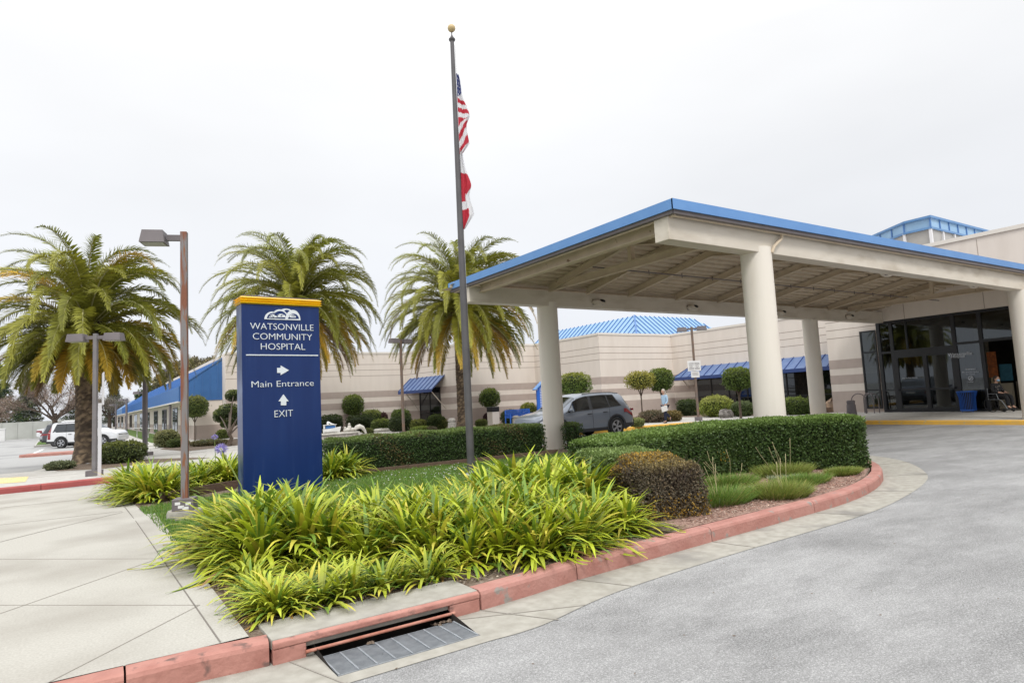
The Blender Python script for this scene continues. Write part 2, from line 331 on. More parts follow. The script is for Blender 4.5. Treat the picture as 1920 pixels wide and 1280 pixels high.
# ---------------------------------------------------------------- ground, roads, kerbs
HX0, HX1, HY0, HY1 = 1.27, 2.27, 3.93, 4.62          # the drain pit goes through every sheet here
def sheet_hole(mb, poly_rects, z):
    for x0, x1, y0, y1 in poly_rects: mb.add([(x0, y0, z), (x1, y0, z), (x1, y1, z), (x0, y1, z)], [(0, 1, 2, 3)])
g = MB(); B = 700
sheet_hole(g, [(-B, HX0, -B, B), (HX1, B, -B, B), (HX0, HX1, -B, HY0), (HX0, HX1, HY1, B)], 0)
struct(g.build('ground', 'asphalt'))
def sheet(name, poly, z, m, z1=None, kind='structure', extra=None):
    b = MB(); n = len(poly)
    a = sum(poly[i][0] * poly[(i + 1) % n][1] - poly[(i + 1) % n][0] * poly[i][1] for i in range(n))
    if a < 0: poly = poly[::-1]
    if z1 is None: b.add([(p[0], p[1], z) for p in poly], [tuple(range(n))])
    else: b.prism(poly, z, z1)
    if extra: extra(b)
    return struct(b.build(name, m), kind)
# far parking road, a paler worn surface
sheet('parking_road', [(-40, 25.3), (-1.3, 25.3), (-1.0, 27.2), (1.6, 27.3), (1.6, 33), (1.9, 60), (1.9, 200), (-60, 200), (-60, 25.3)], .004, 'road_far')
def gutter_line(b):
    b.mi = 1
    def jn(p, q, w=.010, z=.0065): b.bar((p[0], p[1], z), (q[0], q[1], z), w, .003)
    for a, c in (((.2, 4.4), (.2, 3.84)), ((1.1, 4.36), (1.27, 3.8)), ((2.54, 4.37), (2.85, 3.8)), ((3.59, 4.5), (3.8, 4.03)), ((5.51, 4.57), (5.6, 4.12)),
                 ((7.59, 4.64), (7.8, 4.17)), ((9.6, 4.97), (9.9, 4.55)), ((11.2, 5.55), (11.8, 5.15)), ((12.6, 6.4), (13.4, 6.15)), ((2.27, 4.32), (3.2, 3.92)), ((.55, 4.4), (.62, 3.84))): jn(a, c)
KERB = [(-9, 4.62), (.59, 4.43), (1.07, 4.37), (2.54, 4.37), (3.59, 4.48), (5.51, 4.57), (7.59, 4.66), (8.54, 4.74), (9.38, 4.9), (10.24, 5.16), (11.19, 5.58), (12.0, 6.1), (12.75, 6.85), (13.25, 7.8), (13.45, 9.0), (13.5, 14.2), (13.1, 15.3), (12.2, 16.0), (1.3, 16.2)]
GUT = [(-9, 3.95), (1.27, 3.8), (2.7, 3.8), (3.62, 4.0), (5.16, 4.1), (7.85, 4.18), (9.53, 4.45), (10.79, 4.77), (11.7, 5.12), (12.84, 5.8), (13.75, 6.6), (14.3, 7.6), (14.45, 9.0), (14.5, 14.5), (13.9, 16.1), (12.6, 16.9)]
def spline(P, k=6):
    out = []
    for i in range(len(P) - 1):
        p0, p1, p2, p3 = P[max(i - 1, 0)], P[i], P[i + 1], P[min(i + 2, len(P) - 1)]
        for j in range(k):
            t = j / k; out.append(tuple(.5 * (2 * p1[a] + (p2[a] - p0[a]) * t + (2 * p0[a] - 5 * p1[a] + 4 * p2[a] - p3[a]) * t * t + (3 * p1[a] - p0[a] - 3 * p2[a] + p3[a]) * t ** 3) for a in (0, 1)))
    return out + [tuple(P[-1])]
gb = MB()
def quad_strip(b, A, C, z, sm=0):
    if sm: A = spline(A, sm); C = spline(C, sm)
    for i in range(len(A) - 1): b.add([(*C[i], z), (*C[i + 1], z), (*A[i + 1], z), (*A[i], z)], [(0, 1, 2, 3)])
quad_strip(gb, [(-9, 4.8), (HX0, 4.7)], [(-9, 3.95), (HX0, 3.8)], .004)
quad_strip(gb, [(HX0, HY0), (HX1, HY0)], [(HX0, 3.8), (HX1, 3.8)], .004)
quad_strip(gb, [(HX1, 4.7), (2.7, 4.6), (3.62, 4.7), (5.16, 4.8), (7.85, 4.9), (9.38, 5.2), (10.2, 5.4), (11.1, 5.8), (11.9, 6.3), (12.5, 7.1), (13.0, 8), (13.2, 9.0), (13.3, 14), (12.9, 15), (12, 15.8)],
           [(HX1, 3.8)] + GUT[2:], .004, 6)
gutter_line(gb)
struct(gb.build('gutter', ['concrete_gutter', 'joint_soft']))
# island soil, lawn, mulch
ISL = [(.9, 4.62), (2.9, 4.55), (3.59, 4.66), (5.5, 4.75), (7.55, 4.84), (8.5, 4.9), (9.3, 5.06), (10.15, 5.32), (11.1, 5.74), (11.9, 6.25), (12.62, 6.97), (13.1, 7.9), (13.28, 9.0), (13.33, 14.1), (12.95, 15.15), (12.1, 15.84), (.62, 16.02), (.85, 10)]
sheet('planting_bed', ISL, 0.005, 'soil', .13)
sheet('mulch_bed', [(5.3, 4.78), (7.55, 4.86), (8.5, 4.92), (9.3, 5.08), (10.15, 5.34), (11.1, 5.76), (11.9, 6.28), (12.5, 7.1), (9, 7.2), (6, 6.6)], .136, 'mulch')
LAWN = [(.88, 7.6), (1.4, 8.6), (3.0, 8.2), (5.5, 8.3), (7.5, 8.9), (10.2, 10.2), (10.6, 13.3), (5.0, 13.86), (4.0, 13.8), (3.0, 13.3), (.74, 12.4)]
sheet('lawn', LAWN, .142, 'lawn')
# kerbstones round the island: extruded profile, joints left open
def kerb(path, cuts, m, h=.15, w=.16, mats=None, top=None):
    b = MB()
    P = [Vector((x, y, 0)) for x, y in path]
    def nrm(i):
        d = (P[min(i + 1, len(P) - 1)] - P[max(i - 1, 0)]).normalized(); return Vector((-d.y, d.x, 0))
    rows = []
    prof = [(0, -.02), (.004, h - .035), (.016, h - .012), (.04, h), (w, h), (w, -.02)]
    for i, p in enumerate(P):
        n = nrm(i); rows.append([p + n * a + Vector((0, 0, z)) for a, z in prof])
    for i in range(len(rows) - 1):
        a = list(rows[i]); c = list(rows[i + 1]); d = (P[i + 1] - P[i]).normalized()
        if i in cuts: a = [q + d * .006 for q in a]
        if i + 1 in cuts: c = [q - d * .006 for q in c]
        k = len(prof)
        b.add(a + c, [(j, (j + 1) % k, k + (j + 1) % k, k + j) for j in range(k)] + [tuple(range(k - 1, -1, -1)), tuple(range(k, 2 * k))])
    return b
def resample(path, step):
    out = [path[0]]; acc = 0
    for a, c in zip(path[:-1], path[1:]):
        L_ = math.dist(a, c); n = max(1, round(L_ / step))
        for k in range(1, n + 1): out.append((a[0] + (c[0] - a[0]) * k / n, a[1] + (c[1] - a[1]) * k / n))
    return out
k1 = [(-9, 4.62), (-6, 4.56), (-3, 4.5), (.2, 4.44), (.59, 4.43), (.98, 4.385)]
b = kerb(k1, {3}, 'kerb_red'); o = b.build('kerb', 'kerb_red_dirty', smooth=False); struct(o)
k2 = [(2.54, 4.37), (3.05, 4.41), (3.59, 4.48), (4.5, 4.52), (5.51, 4.57), (6.5, 4.61), (7.59, 4.66), (8.1, 4.69), (8.54, 4.74), (8.98, 4.81), (9.38, 4.9), (9.82, 5.02), (10.24, 5.16), (10.72, 5.35), (11.19, 5.58), (11.6, 5.82), (12.0, 6.1), (12.4, 6.44), (12.75, 6.85), (13.03, 7.3), (13.25, 7.8), (13.38, 8.4), (13.45, 9.0), (13.5, 11), (13.5, 14.2), (13.35, 14.8), (13.1, 15.3), (12.7, 15.75), (12.2, 16.0), (6, 16.1), (.62, 16.2)]
b = kerb(k2, {0, 2, 4, 6, 10, 14, 18, 22}, 'kerb_red'); struct(b.build('kerb', 'kerb_red'))
# drain inlet: a thing of its own let into the kerb
dr = E('storm_drain', 'storm drain inlet with steel grate let into the red kerb', 'storm drain', ((HX0 + HX1) / 2, 4.3, 0))
def at_(o, par):       # keep world coordinates below a moved parent
    o.matrix_parent_inverse = Matrix.Translation(-par.location); return o
lb = MB(); lb.add([(1.0, 4.365, .098), (2.53, 4.365, .098), (2.53, 4.40, .098), (1.0, 4.40, .098), (1.0, 4.365, .135), (2.53, 4.365, .135), (2.53, 4.40, .15), (1.0, 4.40, .15)],
                  [(0, 3, 2, 1), (4, 5, 6, 7), (0, 1, 5, 4), (1, 2, 6, 5), (2, 3, 7, 6), (3, 0, 4, 7)])
lb.box(1.0, 1.21, 4.37, 4.6, -.3, .0975); lb.box(2.27, 2.53, 4.37, 4.6, -.3, .0975)
at_(lb.build('lintel', 'kerb_red_dirty', dr, bevel=.008), dr)
tb = MB(); tb.box(1.0, 2.53, 4.402, 4.80, .06, .152); at_(tb.build('cover_slab', 'concrete_gutter', dr, bevel=.006), dr)
pb = MB(); pb.add([(HX0, HY0, -.6), (HX1, HY0, -.6), (HX1, HY1, -.6), (HX0, HY1, -.6), (HX0, HY0, -.004), (HX1, HY0, -.004), (HX1, HY1, .09), (HX0, HY1, .09)], [(0, 1, 2, 3), (0, 4, 5, 1), (1, 5, 6, 2), (2, 6, 7, 3), (3, 7, 4, 0)])
at_(pb.build('pit', 'pit', dr), dr)
rb = MB(); rb.tube([(1.2, 4.35, .045), (2.3, 4.35, .045)], .011, 8); at_(rb.build('guard_bar', 'rust', dr, smooth=True), dr)
gr = MB()
GX0, GX1, GY0, GY1 = HX0 + .01, HX1 - .01, HY0 + .01, 4.29
for k in range(24): y = GY0 + .012 + (GY1 - GY0 - .024) * k / 23; gr.box(GX0, GX1, y - .0028, y + .0028, -.03, .004)
at_(gr.build('grate_bars', 'steel', dr), dr)
gc = MB()
for k in range(9):
    x = GX0 + .004 + (GX1 - GX0 - .008) * k / 8
    pts = []
    for j in range(33):
        y = GY0 + (GY1 - GY0) * j / 32; pts.append((x + (.004 if j % 2 else -.004), y, .006))
    gc.tube(pts, .0058, 5)
gc.box(GX0 - .008, GX1 + .008, GY0 - .008, GY0, -.03, .007); gc.box(GX0 - .008, GX1 + .008, GY1, GY1 + .008, -.03, .007)
at_(gc.build('grate_crossbars', 'steel', dr), dr)
lf = MB(); rr = random.Random(3)
for k in range(26):
    x, y = (2.16 + rr.uniform(-.07, .09), 4.30 + rr.uniform(-.02, .03)) if k < 18 else (1.62 + rr.uniform(-.02, .02), 4.29 + rr.uniform(-.01, .01))
    a = rr.uniform(0, 6.3); lf.add([(x + .02 * math.cos(a), y + .02 * math.sin(a), .012), (x + .008 * math.cos(a + 1.6), y + .008 * math.sin(a + 1.6), .024), (x - .02 * math.cos(a), y - .02 * math.sin(a), .014), (x - .008 * math.cos(a + 1.6), y - .008 * math.sin(a + 1.6), .01)], [(0, 1, 2, 3)])
lf = lf.build('leaf_litter', 'soil'); tag(lf, 'small pile of dead leaves caught at the drain grate', 'leaf litter', kind='stuff')
# the big concrete slab at left: level with the kerb top in front, running out to road level behind
def zs(y): return .15 if y < 11 else max(.012, .15 - (y - 11) * .0168)
sb = MB(); ys = [4.59, 8, 11, 14, 17, 19.35]
for a, c in zip(ys[:-1], ys[1:]):
    for x0, x1 in ((-16, .44), (.44, .9)):
        sb.add([(x0, a, zs(a)), (x1, a, zs(a)), (x1, c, zs(c)), (x0, c, zs(c))], [(0, 1, 2, 3)])
sb.add([(.9, 4.59, 0), (.9, 4.59, .15), (.9, 11, .15), (.9, 19.35, .012), (.9, 19.35, 0)], [(0, 1, 2, 3, 4)])
sb.mi = 1
def joint(p, q, w=.012, m=1):
    sb.mi = m; n = 10; p = np.array(p[:2]); q = np.array(q[:2])
    for k in range(n):
        a = p + (q - p) * k / n; c = p + (q - p) * (k + 1) / n
        if min(a[1], c[1]) < 4.6:
            lo, hi = (a, c) if a[1] < c[1] else (c, a)
            if hi[1] <= 4.6: continue
            t_ = (4.6 - lo[1]) / (hi[1] - lo[1]); a, c = lo + (hi - lo) * t_, hi
        sb.bar((a[0], a[1], zs(a[1]) + (.0015 if a[1] < 10.5 else .006)), (c[0], c[1], zs(c[1]) + (.0015 if c[1] < 10.5 else .006)), w, .003)
joint((.73, 4.6), (.44, 19.3), .010)
def jp(a, c, ext0=0, ext1=0, w=.008):
    p = np.array(gz(*a, .15)[:2]); q = np.array(gz(*c, .15)[:2]); d = q - p; joint(p - d * ext0, q + d * ext1, w, 2)
jp((0, 1134), (374, 1134), 3); jp((374, 1134), (89, 1280), 0, 2.0)
jp((0, 1150), (279, 1053), 2, .05); jp((0, 1048), (305, 1047), 3); jp((0, 1016), (230, 958), 2)
for y0 in (12.3, 15.4): joint((-14, y0 + 1.2), (.5, y0), .009, 2)
struct(sb.build('pavement', ['concrete', 'joint_dark', 'joint_soft']))
# a few pale leaves and specks blown on the road and slab
ls = MB(); rr = random.Random(12)
for k in range(60):
    x, y = rr.uniform(1, 11), rr.uniform(1.5, 4.3); a = rr.uniform(0, 6.3); s = rr.uniform(.006, .016); ls.add([(x + s * math.cos(a), y + s * math.sin(a), .010), (x - s * .4 * math.sin(a), y + s * .4 * math.cos(a), .013), (x - s * math.cos(a), y - s * math.sin(a), .010), (x + s * .4 * math.sin(a), y - s * .4 * math.cos(a), .009)], [(0, 1, 2, 3)])
tag(ls.build('leaf_specks', 'soil'), 'tiny dry leaves scattered on the driveway', 'leaf litter', kind='stuff')
# raised walk beyond the red and yellow kerbs
NW = [(-16, 19.7), (-2.2, 19.62), (-.9, 19.72), (1.3, 20.0), (6, 20.5), (12, 20.75), (21.5, 20.75), (23.4, 20.3), (24.3, 19.3), (24.66, 17.8), (24.66, -30), (80, -30), (80, 90), (3.2, 200), (2.4, 60), (2.0, 33), (1.9, 27.2), (-.9, 27.1), (-1.4, 25.2), (-16, 25.1)]
def walk_joints(b):
    b.mi = 1
    for k in range(18):
        x = 3.2 + k * 1.55
        if x < 23: b.bar((x, 20.9, .1515), (x, 26, .1515), .012, .003)
    for y in (22.2, 24): b.bar((-10, y, .1515), (23, y, .1515), .012, .003)
    for y in range(-10, 20, 2): b.bar((24.8, y, .1515), (30.8, y, .1515), .012, .003)
    b.bar((27.5, -20, .1515), (27.5, 22, .1515), .012, .003)
    for y in (28.6, 30.5, 32.4, 35, 38): b.bar((2.2, y, .1515), (6, y + .3, .1515), .012, .003)
b = MB(); b.prism(NW, .002, .15); walk_joints(b); struct(b.build('walkway', ['walk', 'joint_soft']))
b = kerb([(-16, 19.54), (-2.2, 19.46), (-.9, 19.56), (1.3, 19.84), (6, 20.34)], {2}, 'x', h=.152); struct(b.build('kerb', 'kerb_red_deep'))
yk = [(13.5, 20.59), (17, 20.59), (21.5, 20.59), (22.6, 20.45), (23.35, 20.14), (23.9, 19.7), (24.2, 19.2), (24.42, 18.5), (24.5, 17.8), (24.5, 8), (24.5, -28)]
b = kerb(yk, set(), 'x', h=.153); struct(b.build('kerb', 'yellow_paint'))
b = kerb([(6, 20.34), (12, 20.59), (13.5, 20.59)], set(), 'x', h=.152); struct(b.build('kerb', 'concrete_gutter'))
# tactile paving and the far red kerb
q = [gz(*p, .15) for p in ((-30, 898), (54, 893), (48, 903), (-30, 909))]
tpb = MB(); tpb.add([(p[0], p[1], .155) for p in q], [(0, 3, 2, 1)])
for i in range(14):
    for j in range(6):
        u, v = (i + .5) / 14, (j + .5) / 6; a = [(q[0][k] * (1 - u) + q[1][k] * u) * (1 - v) + (q[3][k] * (1 - u) + q[2][k] * u) * v for k in range(2)]
        tpb.lathe([(.03, .155), (.018, .163)], (a[0], a[1], 0), 6)
tag(tpb.build('tactile_paving', 'yellow_pale'), 'worn yellow tactile strip in the walk at the left edge', 'tactile paving')
b = kerb([(-2.75, 40.2), (-2.5, 40.0), (6, 38.9)], {1}, 'x', h=.15, w=.5); b.prism([(-2.6, 40.4), (1.9, 39.8), (1.9, 40.9), (-2.4, 41.3)], .003, .149); struct(b.build('kerb', 'kerb_red'))
# strip of parking line and a wheel stop island with grass further off
sheet('parking_line', [gz(78, 842)[:2], gz(60, 850)[:2], gz(66, 850)[:2], gz(84, 842)[:2]], .009, 'white')
isl2 = [gz(*p, .1)[:2] for p in ((64, 836), (70, 828), (96, 826), (110, 832))]
sheet('parking_island', isl2, .003, 'walk', .12); c = np.mean(isl2, axis=0)
sheet('parking_island_grass', [tuple(c + (np.array(p) - c) * .85) for p in isl2], .127, 'lawn')
# wing-side grass, beds along the building
sheet('grass_strip', [(3.3, 44), (5.3, 44), (5.5, 120), (3.8, 120)], .156, 'lawn')
sheet('bed_corner', [gz(*p, .15)[:2] for p in ((300, 842), (345, 828), (450, 822), (470, 830), (450, 834), (350, 846))], .156, 'soil')
sheet('bed_north', [(8.5, 43.2), (19, 43.2), (20.2, 37), (26.6, 36.6), (26.6, 31.5), (20, 33.2), (15.6, 35.6), (12.6, 37.5), (8.5, 38)], .156, 'soil')
sheet('bed_east', [(26.6, 29.6), (33.3, 29.8), (33.3, 18.0), (30.8, 17.9), (29.0, 20.0), (28.6, 23), (27, 26), (24.6, 24.2), (22.4, 23.4), (21.0, 23.9), (21.2, 26), (24, 29)], .156, 'soil')
sheet('palm_bed', [(-1.0, 25.3), (-.7, 24.2), (.4, 23.4), (1.6, 24.2), (3.6, 24.3), (3.2, 25.2), (1.8, 26.9), (-.6, 26.9)], .157, 'soil')
sheet('bed_centre', [gz(*p, .15)[:2] for p in ((770, 812), (800, 798), (860, 795), (930, 800), (905, 812), (850, 816))], .157, 'soil')
# ---------------------------------------------------------------- plants
GREEN_Y = (.30, .38, .045); GREEN_M = (.13, .24, .03); YEL = (.62, .56, .07)
def strap_clump(seed, n=95, L0=.62, w=.036, base=(.30, .37, .05), spread=.09, elev=(38, 86), dark=.35, droop=1.35):
    rng = np.random.default_rng(seed); V = []; Fc = []; Cc = []; o = 0; K = 7
    for i in range(n):
        az = rng.uniform(0, 2 * PI); el = math.radians(rng.uniform(*elev)) ; ln = L0 * rng.uniform(.65, 1.15); r0 = spread * math.sqrt(rng.random()) * (1.6 - el)
        p = np.array([math.cos(az) * r0, math.sin(az) * r0, 0.]); bw = w * rng.uniform(.75, 1.2); dr_ = droop * rng.uniform(.55, 1.3)
        tw = rng.uniform(-.5, .5); tipb = rng.random() < .12
        yel = rng.random(); cb = np.array(base) * rng.uniform(.75, 1.25)
        if yel > .82: cb = np.array(YEL) * rng.uniform(.7, 1.1)
        if yel < dark: cb = np.array((.15, .25, .03)) * rng.uniform(.7, 1.3)
        if yel > .975: cb = np.array((.36, .22, .08)); el = rng.uniform(.05, .5)
        for k in range(K):
            t = k / (K - 1); e2 = el - dr_ * t ** 1.5
            d = np.array([math.cos(az) * math.cos(e2), math.sin(az) * math.cos(e2), math.sin(e2)])
            s = np.array([-math.sin(az + tw * t), math.cos(az + tw * t), .0]); wd = bw * (1 - .3 * (1 - t) ** 2) * (1 - (max(0, t - .55) / .45) ** 1.6 * .92) / 2
            up = np.cross(s, d)
            V += [p - s * wd + up * .15 * wd, p + s * wd + up * .15 * wd]
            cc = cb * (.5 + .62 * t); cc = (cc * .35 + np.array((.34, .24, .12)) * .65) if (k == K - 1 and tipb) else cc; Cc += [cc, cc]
            if k < K - 1: a = o + 2 * k; Fc.append((a, a + 1, a + 3, a + 2))
            p = p + d * ln / (K - 1)
        o += 2 * K
    V = np.array(V); V[:, 2] = np.maximum(V[:, 2], .01 + rng.random(len(V)) * .015)
    return V, np.array(Fc), np.clip(np.array(Cc), 0, 1)
CLUMPS = []
def clump_mesh(seed, **k):
    V, Fc, C = strap_clump(seed, **k); o = meshnp('agapanthus_clump', V, Fc, 'leaf_gloss', cols=C); me = o.data; bpy.data.objects.remove(o); return me
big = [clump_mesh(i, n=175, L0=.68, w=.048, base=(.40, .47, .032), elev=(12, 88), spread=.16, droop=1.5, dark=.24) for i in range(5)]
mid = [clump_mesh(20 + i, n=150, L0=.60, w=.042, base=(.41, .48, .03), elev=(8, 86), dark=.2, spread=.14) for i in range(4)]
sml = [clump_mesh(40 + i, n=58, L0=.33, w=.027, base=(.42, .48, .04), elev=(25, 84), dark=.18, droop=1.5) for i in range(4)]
def put(me, x, y, s, label, group, z=.13):
    o = bpy.data.objects.new('agapanthus_clump', me); COL.objects.link(o); o.location = (x, y, z); o.rotation_euler = (random.uniform(-.06, .06), random.uniform(-.06, .06), random.uniform(0, 6.28)); o.scale = (s, s, s * random.uniform(.92, 1.08))
    return tag(o, label, 'plant', group)
def inside(p, poly):
    c = False; n = len(poly)
    for i in range(n):
        a, b2 = poly[i], poly[(i + 1) % n]
        if (a[1] > p[1]) != (b2[1] > p[1]) and p[0] < (b2[0] - a[0]) * (p[1] - a[1]) / (b2[1] - a[1]) + a[0]: c = not c
    return c
def scatter(poly, step, rng, jit=.3):
    xs = [p[0] for p in poly]; ys_ = [p[1] for p in poly]; out = []; j = 0; y = min(ys_)
    while y < max(ys_):
        x = min(xs) + (step / 2 if j % 2 else 0)
        while x < max(xs):
            p = (x + rng.uniform(-jit, jit) * step, y + rng.uniform(-jit, jit) * step)
            if inside(p, poly): out.append(p)
            x += step
        y += step * .87; j += 1
    return out
rng = np.random.default_rng(5)
MASS = [(1.14, 6.8), (1.2, 8.3), (1.9, 8.25), (2.6, 7.5), (3.4, 7.05), (4.3, 7.0), (5.2, 7.5), (5.9, 7.6), (5.75, 6.7), (5.2, 6.1), (5.1, 5.35), (4.85, 4.98), (4.2, 4.92), (3.3, 4.88), (2.75, 5.08), (2.35, 5.8), (1.6, 6.3)]
for x, y in scatter(MASS, .40, rng):
    if x < 1.7: lab, gp = 'yellow green agapanthus clump arching over the concrete slab edge near the rusty lamp post', 'agapanthus at the slab edge'
    elif x > 4.4 and y < 6.3: lab, gp = 'bright agapanthus clump at the right end of the bed against the brown clipped shrub', 'agapanthus beside the brown shrub'
    elif x > 3.9: lab, gp = 'tall agapanthus clump in the back rows in front of the left canopy column', 'agapanthus before the far left column'
    elif y < 5.9: lab, gp = 'agapanthus clump spilling onto the red kerb in the middle of the bed', 'agapanthus along the red kerb'
    elif y > 6.9: lab, gp = 'tall agapanthus clump in the back row below the blue sign and the lawn', 'agapanthus in the back row before the lawn'
    else: lab, gp = 'dark based agapanthus clump deep in the middle of the front bed', 'agapanthus in the middle of the bed'
    put(random.choice(big if y > 5.6 else mid), x, y, random.uniform(.86, 1.12) * (1.15 if x > 3.7 and y > 6.2 else 1.05 if x < 2 else .95), lab, gp)
BL = [(.95, 14.2), (.75, 15.6), (2.6, 15.75), (4.1, 15.5), (3.9, 14.3), (2.3, 14.35)]
for x, y in scatter([(.75, 12.9), (.6, 16.0), (3.9, 15.9), (3.9, 14.5), (2.6, 14.6), (1.4, 13.5)], .50, rng):
    put(random.choice(big), x, y, random.uniform(.92, 1.1), 'agapanthus clump in the strip between the lamp post and the far driveway', 'agapanthus strip behind the lamp post')
for x, y in ((4.35, 13.55), (4.75, 13.75), (4.5, 14.0)):
    put(random.choice(big), x, y, 1.05, 'agapanthus clump against the left end of the long hedge, right of the blue sign', 'agapanthus at the hedge end by the sign')
for i, p in enumerate([(420, 1085), (480, 1165), (515, 1188), (455, 1120), (520, 1120), (400, 1055), (560, 1075), (610, 1135), (640, 1120), (575, 1130), (690, 1132), (760, 1098), (815, 1092), (800, 1065), (470, 1085), (535, 1160), (450, 1150), (610, 1070), (665, 1055), (720, 1045), (770, 1040), (500, 1060), (430, 1110), (445, 1135), (395, 1075), (375, 1062), (490, 1195), (585, 1100), (650, 1090), (540, 1140), (500, 1135), (830, 1075), (730, 1110)]):
    x, y, _ = gz(*p, .15); y = max(y, 4.98); x = max(x, 1.16)
    put(random.choice(sml), x, y, random.uniform(.8, 1.15), 'small young agapanthus tuft in the bare soil between the drain and the slab corner' if p[0] < 650 else 'small young agapanthus tuft above the storm drain slab', 'young agapanthus in the front corner' if p[0] < 650 else 'young agapanthus above the drain')
# flower stalks of the strip behind: purple heads
def flower(x, y, h, label, lean=(0, 0)):
    t = E('agapanthus_flower', label, 'flower', (x, y, .15))
    b = MB(); b.tube([(0, 0, 0), (lean[0] * .4, lean[1] * .4, h * .6), (lean[0], lean[1], h)], [.009, .008, .006], 6); MATS.setdefault('stem', mat('stem', (.20, .26, .07), .6)); b.build('stem', 'stem', t, smooth=True)
    V, Fc = None, None; r = np.random.default_rng(int(h * 100)); n = 150; D = rnd_dirs(n, r); D[:, 2] = D[:, 2] * .7 + .15
    P = np.array([lean[0], lean[1], h]) + D * .03; V, Fc = cards(P, D, rnd_dirs(n, r), .052, .014)
    meshnp('flower_head', V, Fc, 'leaf', t, jitter_cols(n, (.30, .26, .58), .3, r, alt=(.5, .45, .7), alt_p=.3))
x, y, _ = gz(492, 985, .15)
flower(1.62, 7.9, 1.06, 'purple agapanthus flower on a tall stalk left of the blue sign', (-.32, .12))
flower(2.35, 15.2, .98, 'small purple agapanthus flower just right of the rusty lamp post', (-.02, 0))
# grass tufts: fine blades
def blades(n, R_, h, w, rng, base, spread_pow=.5, lean=.5, sq=1.):
    az = rng.uniform(0, 2 * PI, n); r = R_ * rng.random(n) ** spread_pow; P = np.stack([r * np.cos(az), r * np.sin(az) * sq, np.zeros(n)], 1)
    D = np.stack([np.cos(az) * lean * (r / R_) + rng.normal(0, .25, n), np.sin(az) * lean * (r / R_) + rng.normal(0, .25, n), np.ones(n)], 1); D /= np.linalg.norm(D, axis=1, keepdims=True)
    a2 = rng.uniform(0, 2 * PI, n); Wd = np.stack([np.cos(a2), np.sin(a2), np.zeros(n)], 1); l = h * rng.uniform(.6, 1.1, n)[:, None]; ww = w * rng.uniform(.7, 1.2, n)[:, None]
    out = np.stack([D[:, 0], D[:, 1], np.zeros(n)], 1)
    V = np.stack([P - Wd * ww / 2, P + Wd * ww / 2, P + D * l * .55 + Wd * ww * .45, P + D * l * .55 - Wd * ww * .45, P + D * l + out * l * .25 + Wd * ww * .06, P + D * l + out * l * .25 - Wd * ww * .06], 1).reshape(-1, 3)
    i = np.arange(n)[:, None] * 6; Fc = np.concatenate([i + np.array([[0, 1, 2, 3]]), i + np.array([[3, 2, 4, 5]])], 0)
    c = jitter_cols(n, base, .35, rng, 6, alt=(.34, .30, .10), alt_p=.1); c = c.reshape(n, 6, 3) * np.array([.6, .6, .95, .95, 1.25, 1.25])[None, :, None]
    return V, Fc, np.clip(c.reshape(-1, 3), 0, 1)
tufts = [((6.85, 5.55), .56, .6, .20, 'spreading green fescue tuft with dry seed stalks nearest the brown shrub'), ((7.75, 5.25), .42, .8, .20, 'green fescue tuft with tall dry stalks nearest the red kerb'), ((8.1, 6.35), .58, .5, .17, 'green fescue tuft in the second row, at the middle of the mulch bed'),
         ((9.7, 6.45), .55, .6, .18, 'green fescue tuft tight under the clipped hedge in the mulch bed'), ((8.9, 5.62), .58, .42, .14, 'low wide fescue tuft before the hedge, right of the tall dry stalks'), ((10.15, 5.68), .34, .5, .12, 'rightmost yellowish fescue tuft near the curved kerb')]
for i, ((x, y), R_, sq, h, lab) in enumerate(tufts):
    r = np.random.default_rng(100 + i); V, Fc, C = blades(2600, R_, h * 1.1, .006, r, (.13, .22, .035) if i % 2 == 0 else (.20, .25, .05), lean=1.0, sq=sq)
    t = E('grass_tuft', lab, 'grass tuft', (x, y, .135), group='fescue tufts in the mulch bed'); meshnp('blades', V, Fc, 'leaf', t, C)
    b = MB()
    for k in range(5 if i < 4 else 0):
        a = r.uniform(0, 6.28); l = r.uniform(.3, .62); q = r.uniform(0, .3); b.tube([(q * math.cos(a), q * math.sin(a) * sq, .1), (q * math.cos(a) + .1 * math.cos(a), q * math.sin(a) + .05, l * .7), (q * math.cos(a) + .2 * math.cos(a), q * math.sin(a) + .1, l)], [.003, .0025, .004], 4)
    MATS.get('straw') or mat('straw', (.42, .36, .20), .8)
    if b.v: b.build('seed_stalk', 'straw', t)
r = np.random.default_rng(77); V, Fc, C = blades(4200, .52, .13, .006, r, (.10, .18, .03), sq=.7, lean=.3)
t = meshnp('grass_patch', V, Fc, 'leaf', None, C, loc=(1.95, 5.35, .133)); tag(t, 'low dark green grass patch among the young tufts behind the storm drain', 'grass', kind='stuff')
for i, (p, R_) in enumerate([((1350, 940), .3), ((1360, 905), .35), ((1470, 895), .32), ((1490, 920), .3), ((1420, 918), .2)]):
    x, y, _ = gz(*p, .14); r = np.random.default_rng(200 + i); V, Fc, C = blades(900, R_, .06, .012, r, (.34, .40, .27), sq=.7, lean=.3)
    o = meshnp('silver_groundcover', V, Fc, 'leaf_dull', None, C, loc=(x, y, .136))
    tag(o, ['silvery groundcover mat at the foot of the brown shrub by the kerb', 'silvery groundcover mat between brown shrub and the clipped hedge', 'silvery groundcover mat between the fescue tufts', 'silvery groundcover mat by the kerb below the fescue tufts', 'smallest silvery mat beside the largest fescue tuft'][i], 'groundcover')
